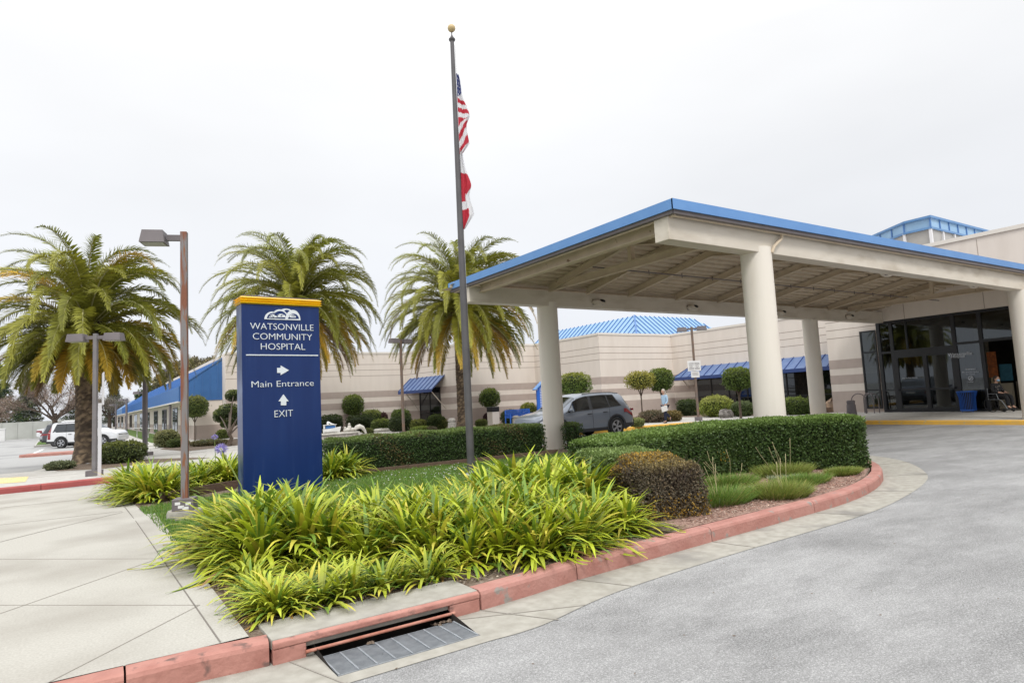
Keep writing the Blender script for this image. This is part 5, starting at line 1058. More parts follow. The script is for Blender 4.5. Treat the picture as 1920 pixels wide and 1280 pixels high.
b = MB(); e_ = .13; b.add([(X0 + .02, Y0 + .02, ZT - .03), (X1, Y0 + .02, ZT - .01), (X1, ym, ZR + e_), (XH, ym, ZR + e_), (X0 + .02, Y1 - .02, ZT - .03), (X1, Y1 - .02, ZT - .01)], [(0, 1, 2, 3), (4, 3, 2, 5), (0, 3, 4)]); b.build('roof', 'lamp_grey', can)
# rafters as I sections, both slopes, plus trusses
def ibeam(b, p, q, w=.12, h=.20, t=.022):
    p = Vector(p); q = Vector(q); d = (q - p).normalized(); sd = d.cross(Vector((0, 0, 1))).normalized(); u = sd.cross(d)
    b.bar(p + u * (h / 2 - t / 2), q + u * (h / 2 - t / 2), w, t); b.bar(p - u * (h / 2 - t / 2), q - u * (h / 2 - t / 2), w, t); b.bar(p, q, t, h - 2 * t)
for x in (11.3, 12.75, 14.5, 16.75, 18.95, 21.3, 23.8, 26.2, 28.4):
    for yb in (NB + .17, FB - .17):
        a = 1 - abs(yb - ym) / (ym - Y0); b = MB(); ibeam(b, (x, yb, ZT - .14 + (ZR - ZT + .14) * a - .115), (x, ym, ZR - .115)); b.build('rafter', 'cream_dirty', can)
for x in (9.9,):
    a = (x - X0) / (XH - X0)
for (xa, ya) in ((8.95, NB + .2), (8.95, FB - .2)):
    b = MB(); a = (xa - X0) / (XH - X0); ibeam(b, (xa, ya, ZT - .3), (XH, ym, ZR - .12)); b.build('hip_rafter', 'cream_dirty', can)
b = MB(); ibeam(b, (8.95, NB + .17, 4.70), (8.95, FB - .17, 4.70), .14, .26); b.build('cross_beam', 'cream_dirty', can)
for x in (11.35, 27.8):
    b = MB(); ibeam(b, (x, NB + .17, 4.83), (x, FB - .17, 4.83), .13, .2); b.bar((x, ym, 4.92), (x, ym, ZR - .1), .12, .12, (1, 0, 0)); b.build('truss', 'cream_dirty', can)
b = MB()
for i in range(14):
    pass
b.tube([(10.9, 12.2, 4.93), (30.7, 12.2, 4.95)], .018, 6)
for x in np.arange(11.6, 30, 1.35): b.tube([(x, 12.2, 4.87), (x, 12.2, 5.0)], .014, 5)
b.build('sprinkler_pipe', 'lamp_grey', can)
for x, y in ((11.37, NB + .05), (11.39, FB + .1), (25.15, FB + .08), (25.25, NB)):
    b = MB(); b.lathe([(.305, 0), (.305, 4.14), (.3, 4.3)] if x < 20 else [(.305, 0), (.305, 4.15)], n=40); b.build('column', 'cream_column', can, smooth=True, loc=(x, y, .12 if x < 20 else .149))
# wall packs on the beam faces
def wallpack(x, y, z, s, lab):
    t = E('wall_light', lab, 'light', (x, y, z), group='oval lights on the canopy beams'); b = MB(); b.box(-.2, .2, 0, s * .03, -.08, .08) if s > 0 else b.box(-.2, .2, s * .03, 0, -.08, .08)
    b.build('back_plate', 'lamp_grey', t, bevel=.01); b = MB(); b.blob((0, s * .07, 0), (.26, .12, .105), 16); b.build('housing', 'cream', t, smooth=True); b = MB(); b.blob((.07, s * .12, .03), (.15, .09, .06), 12); b.build('lens', 'black', t, smooth=True)
for x, lab in ((pY(1120, 569, FB - .17)[0], 'oval light leftmost on the far canopy beam'), (pY(1296, 580, FB - .17)[0], 'oval light between the two near columns on the far canopy beam'), (pY(1462, 590, FB - .17)[0], 'oval light half hidden behind the near column'), (pY(1590, 596, FB - .17)[0], 'oval light nearest the entrance on the far canopy beam')): wallpack(x, FB - .17, 4.48, -1, lab)
for x, lab in ((pY(1668, 514, NB + .17)[0], 'oval light hanging below the near canopy beam, left one'), (pY(1830, 532, NB + .17)[0], 'oval light hanging below the near canopy beam, right one')): wallpack(x, NB + .17, 4.37, 1, lab)
# drain pipe elbow on the near column
b = MB(); b.tube([(11.9, Y0 + .16, ZT - .25), (11.88, Y0 + .17, ZT - .34), (11.55, NB - .26, 4.42), (11.5, NB - .24, 4.30)], .032, 8); b.build('drain_pipe', 'cream_dirty', can, smooth=True)
# ---------------------------------------------------------------- the tall blue sign
sr = np.array(gz(606, 913, .15)); sdir = np.array([-math.cos(math.radians(3.75)), -math.sin(math.radians(3.75)), 0.]) ; sdir = -sdir
# face runs from left to right along sdir; find its left end on the sight line of the left edge
n_ = np.array([-sdir[1], sdir[0], 0]); n_ = n_ if np.dot(n_, sr) > 0 else -n_       # away from the camera
def on_face(x, y):
    r = ray(x, y); t = np.dot(sr - _C, n_) / np.dot(r, n_); h = _C + r * t; return h
sl_ = on_face(455, 740); wS = float(np.dot(sr - sl_, sdir)); topz = float(on_face(598, 576)[2]); rzS = math.atan2(sdir[1], sdir[0])
org = sr - sdir * wS; org[2] = .13
sign = E('hospital_sign', 'tall dark blue hospital sign with yellow ribbed cap and white lettering', 'sign', tuple(org), rzS)
def uv(x, y): h = on_face(x, y); return float(np.dot(h - org, sdir)), float(h[2] - org[2])
th_ = .36; tz = topz - org[2]
b = MB(); b.box(0, wS, 0, th_, -.05, tz); b.build('panel', 'sign_blue', sign, bevel=.012)
b = MB(); b.box(-.004, .0, .01, th_ - .01, 0, tz - .01); b.build('side_panel', 'sign_side', sign)
b = MB(); ch = .044
for k in range(3):
    z = tz + .002 + k * ch; o_ = .045; i_ = .01
    vs = [];
    for (o2, zz) in ((i_, z), (o_, z + ch * .5), (i_, z + ch)): vs += [(-o2, -o2, zz), (wS + o2, -o2, zz), (wS + o2, th_ + o2, zz), (-o2, th_ + o2, zz)]
    b.add(vs, [(0, 3, 2, 1), (8, 9, 10, 11)] + [(r_ * 4 + k_, r_ * 4 + (k_ + 1) % 4, (r_ + 1) * 4 + (k_ + 1) % 4, (r_ + 1) * 4 + k_) for r_ in (0, 1) for k_ in range(4)])
b.build('cap', 'yellow_cap', sign); b = MB(); b.box(.02, wS - .02, .02, th_ - .02, tz + 3 * ch + .003, tz + 3 * ch + .03); b.build('cap_lid', 'lamp_grey', sign)
def stext(s, xl, xr, yb, yt, sx_=None):
    u0, v0 = uv(xl, yb); u1, _ = uv(xr, yb); uc, v1 = uv((xl + xr) / 2, yt); _, vb = uv((xl + xr) / 2, yb)
    c = bpy.data.curves.new('lettering', 'FONT'); c.body = s; c.size = 1; c.extrude = .006; c.offset = -.012; c.materials.append(MATS['sign_white']); c.resolution_u = 4
    o = bpy.data.objects.new('lettering', c); COL.objects.link(o); bpy.context.view_layer.update(); bb_ = [Vector(q) for q in o.bound_box]; x0 = min(q.x for q in bb_); x1 = max(q.x for q in bb_)
    cap = .729; sx = (u1 - u0) / (x1 - x0); sy = (v1 - vb) / cap; o.parent = sign; o.rotation_euler = (PI / 2, 0, 0); o.scale = (sx, sy, 1); o.location = (u0 - x0 * sx, -.008, vb); return tomesh(o)
stext('WATSONVILLE', 469, 587.5, 618.5, 606); stext('COMMUNITY', 474, 585, 637, 624.5); stext('HOSPITAL', 489, 572, 655.5, 643)
stext('Main Entrance', 471.5, 588, 724.5, 712.5); stext('EXIT', 514.5, 549, 781, 767.5)
b = MB(); 
def fq(pts): b.add([(uv(x, y)[0], -.010, uv(x, y)[1]) for x, y in pts] + [(uv(x, y)[0], .002, uv(x, y)[1]) for x, y in pts], [tuple(range(len(pts)))] + [tuple(range(2 * len(pts) - 1, len(pts) - 1, -1))] + [(i, i + len(pts), (i + 1) % len(pts) + len(pts), (i + 1) % len(pts)) for i in range(len(pts))])
fq([(461.2, 664.2), (461.2, 666.2), (596.3, 667.1), (596.3, 665.2)]); b.build('rule_line', 'sign_white', sign)
b = MB(); fq([(519.5, 689.5), (519.5, 698.8), (526, 698.8), (526, 703), (541.5, 694), (526, 685), (526, 689.5)]); b.build('arrow', 'sign_white', sign)
b = MB(); fq([(531.3, 739), (522, 752), (526.5, 752), (526.5, 759.5), (536.5, 759.5), (536.5, 752), (541, 752)]); b.build('arrow', 'sign_white', sign)
# emblem: rounded overlapping hills with speckled fields
b = MB(); zl = 0
def half(cx, cy, rx, ry, dep, n=22, a0=0, a1=PI):
    pts = [(cx + rx * math.cos(a0 + (a1 - a0) * k / n), cy - ry * math.sin(a0 + (a1 - a0) * k / n)) for k in range(n + 1)]
    P = [(uv(x, y)[0], -.004 - dep, uv(x, y)[1]) for x, y in pts]; b.add(P, [tuple(range(len(P) - 1, -1, -1))])
sx_ = 150 / 1600; sy_ = 120 / 1280
def Z(x, y): return 455 + x * sx_, 560 + y * sy_
def hz(cx, cy, rx, ry, d): c = Z(cx, cy); half(c[0], c[1], rx * sx_, ry * sy_, d)
b.mi = 0; hz(860, 418, 215, 222, .001); b.mi = 1; hz(880, 300, 80, 78, .0025)
b.mi = 0; hz(590, 408, 160, 152, .004); hz(735, 412, 180, 200, .004); b.mi = 1; hz(592, 405, 112, 118, .0055); hz(745, 410, 150, 165, .0055)
b.mi = 0; hz(1000, 425, 152, 200, .007); b.mi = 1; hz(1012, 405, 108, 105, .0085)
b.mi = 0; b.add([(uv(*Z(x, y))[0], -.014, uv(*Z(x, y))[1]) for x, y in ((430, 392), (1150, 412), (1150, 432), (430, 408))], [(0, 3, 2, 1)])
rr = random.Random(9)
for cx, cy, rx, ry in ((595, 350, 75, 45), (760, 345, 95, 45), (985, 355, 75, 38)):
    hz(cx, cy + ry * .6, rx, ry * 1.5, .010)
    b.mi = 1
    for k in range(11):
        x, y = cx + rr.uniform(-.8, .8) * rx, cy + rr.uniform(-.5, .85) * ry; w, h = rr.uniform(8, 20), rr.uniform(5, 11); b.add([(uv(*Z(px_, py_))[0], -.016, uv(*Z(px_, py_))[1]) for px_, py_ in ((x, y - h), (x + w, y), (x, y + h), (x - w, y))], [(0, 3, 2, 1), (0, 1, 2, 3)])
    b.mi = 0
b.build('emblem', ['sign_white', 'sign_blue'], sign)
# ---------------------------------------------------------------- flagpole and flags
FPX, FPY = 6.44, 11.23
fp = E('flagpole', 'tall dark grey flagpole with a gold ball rising from the lawn', 'flagpole', (FPX, FPY, .13))
HP = 9.32; b = MB(); b.tube([(0, 0, 0), (0, 0, 3), (0, 0, HP * .6), (0, 0, HP - .12)], [.078, .074, .060, .042], 20); b.build('pole', 'flag_pole', fp, smooth=True)
b = MB(); b.lathe([(.15, 0), (.15, .03), (.10, .06), (.085, .1)]); b.build('base_collar', 'steel', fp, smooth=True)
b = MB(); b.lathe([(.03, HP - .16), (.065, HP - .13), (.072, HP - .10), (.03, HP - .04), (.012, HP), (.012, HP + .1)], n=16); b.build('truck', 'flag_pole', fp, smooth=True)
b = MB(); b.blob((0, 0, HP + .15), .085, 24); b.build('ball', 'gold', fp, smooth=True)
b = MB(); b.tube([(.09, .01, 1.3), (.075, .01, HP - .2)], .005, 4); b.build('halyard', 'white', fp)
def flag(name, label, ztop, zbot, wid, paint_, seed, prof):
    # cloth hung limp from the halyard: columns run down the folds
    rows, cols = 90, 26; V = []; C = []; dx = np.array([_R0[0], _R0[1]]); dy = np.array([_Fh[0], _Fh[1]]); r = np.random.default_rng(seed)
    for i in range(rows + 1):
        v = i / rows; z = ztop + (zbot - ztop) * v; w = wid * np.interp(v, [a for a, _ in prof], [c for _, c in prof])
        for j in range(cols + 1):
            u = j / cols; s = .055 + u * w; fold = math.sin(u * 11 + v * 3 + seed) * .028 * (.3 + u) + math.sin(u * 23 + v * 7) * .010; s += .018 * math.sin(v * 14 + seed) * u
            V.append((FPX + dx[0] * s + dy[0] * fold, FPY + dx[1] * s + dy[1] * fold, z - .06 * u * math.sin(v * 5 + 1))); C.append(paint_(u, v, s))
    i = np.arange(rows)[:, None] * (cols + 1) + np.arange(cols)[None]; Fc = np.stack([i, i + 1, i + cols + 2, i + cols + 1], -1).reshape(-1, 4)
    o = meshnp(name, np.array(V), Fc, 'cloth', None, np.array(C), smooth=True); tag(o, label, 'flag'); return o
RED = (.48, .03, .05); WHT = (.72, .72, .74); NAVY = (.05, .07, .22)
def us(u, v, s):
    if v < .30:
        if v > .05 and (int(u * 9) + int(v * 40)) % 4 == 0 and int(v * 40) % 2 == 0: return WHT
        return NAVY if v < .30 - .07 * u else WHT
    if v < .60: return RED if int((v * 1.0 - .05 * u) * 16.5) % 2 else WHT
    return RED if int((v * 1.0 + .16 * u) * 11.2 + .5) % 2 else WHT
zA = pY(860, 140, FPY)[2]; zB = pY(870, 292, FPY)[2]; zC = pY(870, 283, FPY)[2]; zD = pY(872, 432, FPY)[2]
flag('national_flag', 'limp red, white and blue striped flag, upper of two on the pole', zA, zB, .30, us, 1, [(0, .12), (.25, .42), (.5, .72), (.56, .78), (.66, .62), (.9, .66), (1, .15)])
def ca(u, v, s):
    if v < .30: return WHT
    if v < .66: return RED if v < .60 - .25 * abs(u - .6) or u < .45 else WHT
    if v < .76: return WHT
    return RED if u < .62 - (v - .76) * .1 else WHT
flag('state_flag', 'limp white and red flag hanging below the striped one', zC, zD, .27, ca, 2, [(0, .15), (.2, .45), (.45, .72), (.6, .66), (.85, .85), (1, .15)])
# ---------------------------------------------------------------- lamp posts
def lamp_post(x, y, z, h, label, heads, head_dir, post='lamp_grey', w=.11, hs=(.62, .34, .2), base=True, arm=.30, group='box headed lamp posts', rz=0.):
    t = E('street_lamp', label, 'street lamp', (x, y, z), group=group); d = Vector((math.cos(head_dir), math.sin(head_dir), 0))
    b = MB(); b.X = Matrix.Rotation(head_dir, 4, 'Z'); b.box(-w / 2, w / 2, -w / 2, w / 2, .02, h); b.build('post', post, t, bevel=.006)
    if base: b = MB(); b.X = Matrix.Rotation(head_dir, 4, 'Z'); s = w * 1.55; b.box(-s, s, -s, s, .0, .17); b.build('base_cover', 'lamp_grey', t, bevel=.008)
    for sg in heads:
        b = MB(); b.X = Matrix.Rotation(head_dir, 4, 'Z') @ Matrix.Scale(sg, 4, (1, 0, 0)); b.box(w / 2, w / 2 + arm, -.035, .035, h - hs[2] * .72, h - hs[2] * .28); b.build('arm', 'lamp_grey', t)
        b = MB(); b.X = Matrix.Rotation(head_dir, 4, 'Z') @ Matrix.Scale(sg, 4, (1, 0, 0)); x0 = w / 2 + arm; k = .03
        b.add([(x0, -hs[1] / 2, h - hs[2]), (x0 + hs[0], -hs[1] / 2, h - hs[2]), (x0 + hs[0], hs[1] / 2, h - hs[2]), (x0, hs[1] / 2, h - hs[2]), (x0 + k, -hs[1] / 2 + k, h), (x0 + hs[0] - k, -hs[1] / 2 + k, h), (x0 + hs[0] - k, hs[1] / 2 - k, h), (x0 + k, hs[1] / 2 - k, h)], [(4, 5, 6, 7), (0, 1, 5, 4), (1, 2, 6, 5), (2, 3, 7, 6), (3, 0, 4, 7), (0, 3, 2, 1)])
        hd = b.build('lamp_head', 'lamp_grey', t); b = MB(); b.X = Matrix.Rotation(head_dir, 4, 'Z') @ Matrix.Scale(sg, 4, (1, 0, 0)); b.box(x0 + .025, x0 + hs[0] - .025, -hs[1] / 2 + .025, hs[1] / 2 - .025, h - hs[2] - .006, h - hs[2] - .001); b.build('lens', 'lamp_lens', hd)
    return t
PX = math.atan2(_R0[1], _R0[0])     # across the view, to the right
lx, ly, _ = gz(347, 972, .13)
main = lamp_post(lx, ly, .26, 4.13, 'near rust streaked lamp post with one box head, left of the blue sign', [1], PI + PX + .25, post='post_rust', w=.092, hs=(.34, .30, .19), arm=.19)
b = MB(); b.lathe([(.24, -.14), (.24, -.04), (.225, -.0)], n=28); b.build('footing', 'concrete_gutter', main, smooth=True)
b = MB(); b.X = Matrix.Rotation(PI + PX + .25, 4, 'Z'); 
for k, (a, c, zz) in enumerate([(-.11, -.04, .10), (-.02, .06, .06), (.03, .10, .11), (-.08, .0, .04)]): b.box(a, c, .1435, .1445, zz - .02, zz + .02); 
b.build('sticker_scraps', 'white', main)
q = gz(177, 893, .13); lamp_post(q[0], q[1], .13, 3.88, 'slim grey lamp post with two heads before the thick palm trunk', [1, -1], PX + .1, post='post_grey', w=.10, hs=(.46, .3, .21), arm=.2)
q = gz(757, 815, .13); lamp_post(q[0], q[1], .13, 4.9, 'lamp post with two heads half hidden by the right palm, rusty in the middle', [1, -1], PX + .9, post='post_brown', w=.105, hs=(.5, .36, .22), arm=.12)
q = gz(1310, 788, .15); sp = lamp_post(q[0], q[1], .15, 4.6, 'brown lamp post with two heads and two white notices, right of the walker', [1, -1], PX - .2, post='post_brown', w=.11, hs=(.48, .34, .2), arm=.18)
pm = MB(); s_ = 32.5 / F; pm.X = Matrix.Rotation(PX, 4, 'Z'); pm.box(-.36, .28, -.10, -.085, 2.42, 2.92); nb = pm.build('notice', 'white', sp); pm = MB(); pm.X = Matrix.Rotation(PX, 4, 'Z'); pm.box(-.22, .19, -.10, -.085, 2.10, 2.40); pm.build('notice', 'white', sp)
pm = MB(); pm.X = Matrix.Rotation(PX, 4, 'Z'); pm.mi = 0
for z in (2.80, 2.74, 2.56, 2.50): pm.box(-.30, -.06, -.104, -.101, z - .01, z + .012); pm.box(-.02, .22, -.104, -.101, z - .01, z + .012)
for z in (2.33, 2.27, 2.21): pm.box(-.16, .13, -.104, -.101, z - .008, z + .008)
for cx2 in (-.2, .1): pm.add([(cx2 + .07 * math.cos(a), -.104, 2.65 + .05 * math.sin(a)) for a in np.linspace(0, 2 * PI, 13)[:-1]] + [(cx2 + .05 * math.cos(a), -.104, 2.65 + .035 * math.sin(a)) for a in np.linspace(0, 2 * PI, 13)[:-1]], [(k, (k + 1) % 12, 12 + (k + 1) % 12, 12 + k) for k in range(12)])
pm.build('notice_print', 'lamp_grey', nb)
for i, (px_, py_, yt, Dp, lab) in enumerate([(272, 855, 684, None, 'single headed lamp post right of the dark shrub, under the palm fronds'), (269, 822, 733, 50, 'single headed lamp post along the blue wing, just behind the taller one'), (237, 812, 747, 62, 'single headed lamp post along the blue wing, third from the sign'), (217, 808, 757, 78, 'single headed lamp post along the blue wing, farthest clear one')]):
    q = gz(px_, py_, .12) if Dp is None else pD(px_, py_, Dp); dd = (np.array(q) - _C) @ _f; zt_ = pD(px_, yt, dd)[2]
    lamp_post(q[0], q[1], .12, zt_ - .12, lab, [1], PI + PX, w=.14, hs=(.5, .35, .2), arm=.2, base=(i == 0))
q = pD(319, 815, 44); zt_ = pD(319, 690, 44)[2]; lamp_post(q[0], q[1], .12, zt_ - .12, 'single headed lamp post left of the rusty one, its head hidden in fronds', [1], PI + PX, w=.13, hs=(.5, .35, .2), base=False)
q = pD(876 + 4, 790, 42.2); b = MB(); 
# road sign on a white post, seen edge on
q = gz(186, 895, .13); t = E('road_sign', 'edge-on pale sign panel on a white post in front of the grey lamp post', 'sign', (q[0], q[1] - .25, .13), math.atan2(q[1], q[0]) + .05)
b = MB(); b.box(-.03, .03, -.04, .04, 0, 1.95); b.build('post', 'white_metal', t, bevel=.004); b = MB(); b.box(-.32, .32, -.075, -.055, 1.9, 2.75); b.build('sign_panel', 'white_metal', t)
# ---------------------------------------------------------------- bollards, bins, bench, kiosk
def bollard(px_, py_, z, h, r0, label, m='bollard', Dp=None):
    q = gz(px_, py_, z); b = MB(); b.lathe([(r0 * 1.12, 0), (r0 * 1.08, h * .1), (r0, h * .72), (r0 * .82, h * .74), (r0 * .82, h * .80), (r0, h * .82), (r0 * .95, h * .9), (r0 * .6, h)], n=8 if m == 'bollard' else 20); o = b.build('bollard', m, smooth=(m != 'bollard'), loc=(q[0], q[1], z)); return tag(o, label, 'bollard')
bollard(848, 815, .14, .78, .19, 'pale concrete bollard right of the olive shrub by the palm base'); bollard(968, 800, .14, .62, .20, 'pale concrete bollard before the blue bench')
q = gz(1597, 788, .15); b = MB(); b.lathe([(.20, 0), (.19, .1), (.155, .62), (.14, .64), (.14, .68), (.15, .70), (.145, .76), (.12, .79)], n=20); tag(b.build('bollard', 'lamp_grey', smooth=True, loc=(q[0] - .5, q[1] - .3, .15)), 'dark grey round bollard left of the bike rack', 'bollard')
q = gz(932, 797, .15); t = E('litter_bin', 'beige concrete litter bin with a black top, left of the blue bench', 'litter bin', (20.2, 32.3, .15), .1); b = MB(); b.box(-.26, .26, -.26, .26, 0, .82); b.build('body', 'stucco', t, bevel=.02); b = MB(); b.box(-.28, .28, -.28, .28, .823, 1.12); b.build('lid', 'black', t, bevel=.03)
# blue bench
bc = pD(976, 788, 37.2); t = E('bench', 'bright blue slatted metal bench beyond the front of the grey car', 'bench', (bc[0], bc[1], .15), math.radians(2)); b = MB()
for k in range(5): b.box(-.85, .85, -.22 + k * .1, -.14 + k * .1, .43, .455)
b.build('seat', 'blue_bright', t); b = MB()
for k in range(21): b.box(-.84 + k * .083, -.80 + k * .083, .27, .29, .46, .86)
b.box(-.87, .87, .262, .298, .861, .90); b.box(-.87, .87, .262, .298, .42, .459); b.build('backrest', 'blue_bright', t)
for s in (-1, 1):
    b = MB(); b.box(s * .88 - .025, s * .88 + .025, -.25, -.2, 0, .62); b.box(s * .88 - .025, s * .88 + .025, .25, .3, 0, .9); b.box(s * .88 - .025, s * .88 + .025, -.25, .3, .621, .66); b.build('leg', 'blue_bright', t)
# blue gabled notice board
kx0 = pY(1001, 760, 31.2)[0] + .25; t = E('notice_board', 'blue gabled notice board on posts, mostly behind the far left canopy column', 'notice board', (kx0 + .95, 31.2, .15), 0); b = MB(); b.box(-.85, .85, -.03, .03, .75, 2.15); b.add([(-.85, -.03, 2.151), (.85, -.03, 2.151), (0, -.03, 2.75), (-.85, .03, 2.151), (.85, .03, 2.151), (0, .03, 2.75)], [(0, 1, 2), (5, 4, 3), (0, 2, 5, 3), (1, 4, 5, 2)]); b.build('board', 'blue_bright', t)
b = MB(); b.bar((-1.12, 0, 2.0), (0, 0, 2.86), .35, .05); b.bar((1.12, 0, 2.0), (0, 0, 2.86), .35, .05); b.build('roof', 'blue_fascia', t); b = MB()
for k in range(12): b.box(-.72, .72 - (k % 3) * .2, -.036, -.031, .95 + k * .1, .99 + k * .1)
b.build('board_print', 'sign_white', t)
for s in (-1, 1): b = MB(); b.box(s * .9 - .05, s * .9 + .05, -.05, .05, 0, 2.0); b.build('post', 'blue_bright', t)
# blue slatted bin by the entrance
q = gz(1818, 770, .15); bx = GX - .55; by = pX(1815, 750, GX - .5)[1]; t = E('litter_bin', 'bright blue slatted round litter bin in front of the entrance glass', 'litter bin', (bx, by, .15))
b = MB()
for k in range(30): a = 2 * PI * k / 30; b.bar((.27 * math.cos(a), .27 * math.sin(a), .08), (.28 * math.cos(a), .28 * math.sin(a), .60), .012, .026, (math.cos(a), math.sin(a), 0)); b.bar((.28 * math.cos(a), .28 * math.sin(a), .60), (.345 * math.cos(a), .345 * math.sin(a), .84), .012, .026, (math.cos(a), math.sin(a), 0))
b.build('slats', 'blue_bright', t); b = MB(); b.lathe([(.335, .82), (.365, .83), (.365, .86), (.335, .87)], n=30); b.build('top_rim', 'blue_bright', t, smooth=True); b = MB(); b.lathe([(.27, .05), (.285, .06), (.285, .10), (.27, .11)], n=30); b.build('bottom_rim', 'blue_bright', t, smooth=True); b = MB(); b.lathe([(.24, .06), (.26, .8)], n=24); b.build('liner', 'black', t, smooth=True); b = MB()
for k in range(3): a = k * 2.1; b.tube([(.22 * math.cos(a), .22 * math.sin(a), 0), (.22 * math.cos(a), .22 * math.sin(a), .07)], .02, 6)
b.build('feet', 'blue_bright', t)
# bike rack
rk = pX(1630, 760, 30.3); t = E('bike_rack', 'dark metal bike rack of hoops beside the entrance glass', 'bike rack', (30.35, 15.4, .15))
for k, (dx_, dy_, rz_) in enumerate([(-.1, .45, .3), (.0, .05, -.4), (-.2, -.2, .9)]):
    b = MB(); R_ = .30; c_, s__ = math.cos(rz_ + PI / 2), math.sin(rz_ + PI / 2); pts = [(-R_, 0)] + [(R_ * -math.cos(a), .62 + R_ * math.sin(a)) for a in np.linspace(0, PI, 11)] + [(R_, 0)]; b.tube([(dx_ + c_ * u, dy_ + s__ * u, v) for u, v in pts], .024, 8); b.build('hoop', 'lamp_grey', t, smooth=True)
# ---------------------------------------------------------------- stone planter wall with model boat and sea animals
qq = gz(672, 808, .72); PWX, PWY = qq[0], min(qq[1], 27.0)
k_ = 23.5; e1 = pY(672, 808, k_); t = E('fountain_basin', 'low grey stone basin wall with fish shapes, right of the blue sign', 'fountain', (e1[0], k_, .15)); hW = e1[2] - .15
b = MB(); b.box(-3.6, 0, 0, .3, 0, hW - .06); b.box(-3.6, 0, .3, 2.2, 0, hW - .3); b.build('basin_wall', 'stone', t, bevel=.02); b = MB(); b.box(-3.65, .05, -.04, .34, hW - .06, hW); b.build('coping', 'stone_white', t, bevel=.01)
b = MB(); rr = random.Random(2)
for k in range(7):
    x = -.35 - k * .42; z = hW * .5 + rr.uniform(-.05, .05); b.add([(x + .10 * math.cos(a) * (1 + .4 * (abs(a) > 2.6)), -.012, z + .055 * math.sin(a)) for a in np.linspace(-PI, PI, 13)[:-1]], [tuple(range(12))])
b.build('fish_mosaic', 'post_grey', t)
def place_on(px_, Dy=.15): return pY(px_, 800, k_ + Dy)[0]
xb = place_on(622); t = E('model_boat', 'white and blue model fishing boat on the stone basin', 'model boat', (xb, k_ + .15, .15 + hW)); L_ = .62; b = MB()
rows = []
for i in range(9):
    u = i / 8; x = -L_ / 2 + L_ * u; w = .11 * math.sin(min(1, (1 - u) * 1.6 + .05) * PI / 2) if u > .3 else .10; zt2 = .16 + .06 * u * u; rows.append([(x + .05 * (u > .9), -w, zt2), (x, -w * .8, .06), (x, 0, 0.), (x, w * .8, .06), (x + .05 * (u > .9), w, zt2)])
b.grid(rows); b.add(rows[0], [(0, 1, 2, 3, 4)]); b.add([r_[0] for r_ in rows] + [r_[4] for r_ in rows], [(i, i + 1, 10 + i, 9 + i) for i in range(8)]); b.build('hull', 'white', t)
b = MB(); b.box(-.24, .12, -.07, .07, .165, .27); b.build('cabin', 'blue_panel', t); b = MB(); b.box(-.30, .16, -.10, .10, .30, .315); b.box(-.29, -.28, -.09, .09, .17, .30); b.box(.11, .12, -.08, .08, .17, .30); b.build('cabin_roof', 'white', t)
b = MB(); b.blob((-.14, 0, .37), (.05, .04, .07), 8); b.tube([(-.12, 0, .41), (-.02, 0, .34), (.1, 0, .32)], [.03, .03, .01], 6); b.build('gull_figure', 'white', t, smooth=True)
xb = place_on(653); t = E('seal_sculpture', 'grey stone seal sculptures huddled on the basin coping', 'sculpture', (xb, k_ + .15, .15 + hW)); b = MB(); b.blob((-.06, 0, .07), (.14, .1, .09), 12, .05, 1); b.blob((.04, 0, .13), (.08, .08, .15), 12, .05, 2); b.blob((.03, -.02, .28), (.05, .05, .05), 10); b.blob((.16, 0, .07), (.12, .08, .08), 12); b.blob((-.13, -.02, .15), (.05, .05, .05), 10); b.build('seals', 'stone_white', t, smooth=True)
xb = place_on(669); b = MB(); pts = [(-.20 + .34 * math.sin(a), 0, .03 + .20 * math.sin(a * 1.1)) for a in np.linspace(0.15, PI * .5, 6)]; pts = [(-.16, 0, .05), (-.08, 0, .13), (.03, 0, .16), (.15, 0, .11), (.24, 0, -.03), (.29, 0, -.18), (.33, 0, -.27)]
b.tube(pts, [.05, .085, .09, .075, .05, .03, .012], 10); tag(b.build('dolphin_sculpture', 'stone_white', smooth=True, loc=(xb, k_ - .06, .17 + hW)), 'arching pale dolphin sculpture at the right end of the basin', 'sculpture')
# ---------------------------------------------------------------- far grey wall and odds
a = pD(-60, 826, 72); c = pD(168, 820, 78); hgt = pD(60, 790, 75)[2]
b = MB(); b.bar((a[0], a[1], hgt / 2), (c[0], c[1], hgt / 2), .3, hgt); o = b.build('boundary_wall', 'wall_grey'); tag(o, 'long pale grey concrete wall at the far end of the car park', 'wall')
b = MB(); 
for k in range(9): u = k / 8; b.bar((a[0] + (c[0] - a[0]) * u, a[1] + (c[1] - a[1]) * u - .17, hgt / 2), (a[0] + (c[0] - a[0]) * u + .12, a[1] + (c[1] - a[1]) * u - .17, hgt / 2), .1, hgt * 1.02)
b.build('pilaster', 'wall_grey', o)
q = pD(3, 818, 68); b = MB(); b.box(-.3, .3, -.2, .2, 0, 1.25); b.box(-.34, .34, -.24, .24, 1.251, 1.4); tag(b.build('utility_box', 'white', loc=(q[0], q[1], 0), bevel=.02), 'white utility box at the far left edge before the grey wall', 'utility box')
for k, (px_, lab) in enumerate([(322, 'dark metal garden table and chairs on the grass by the wing'),]): pass
def patio_set(px_, Dp, lab):
    q = pD(px_, 816, Dp); t = E('patio_set', lab, 'patio table', (q[0], q[1], .15)); b = MB(); b.lathe([(.5, .72), (.5, .75)], n=16); b.build('tabletop', 'white', t); b = MB(); b.tube([(0, 0, 0), (0, 0, .72)], .04, 6); b.build('leg', 'white', t)
patio_set(257, 52, 'white garden table on the grass strip beside the wing'); patio_set(278, 49, 'second white garden table on the grass, nearer the loose shrub')
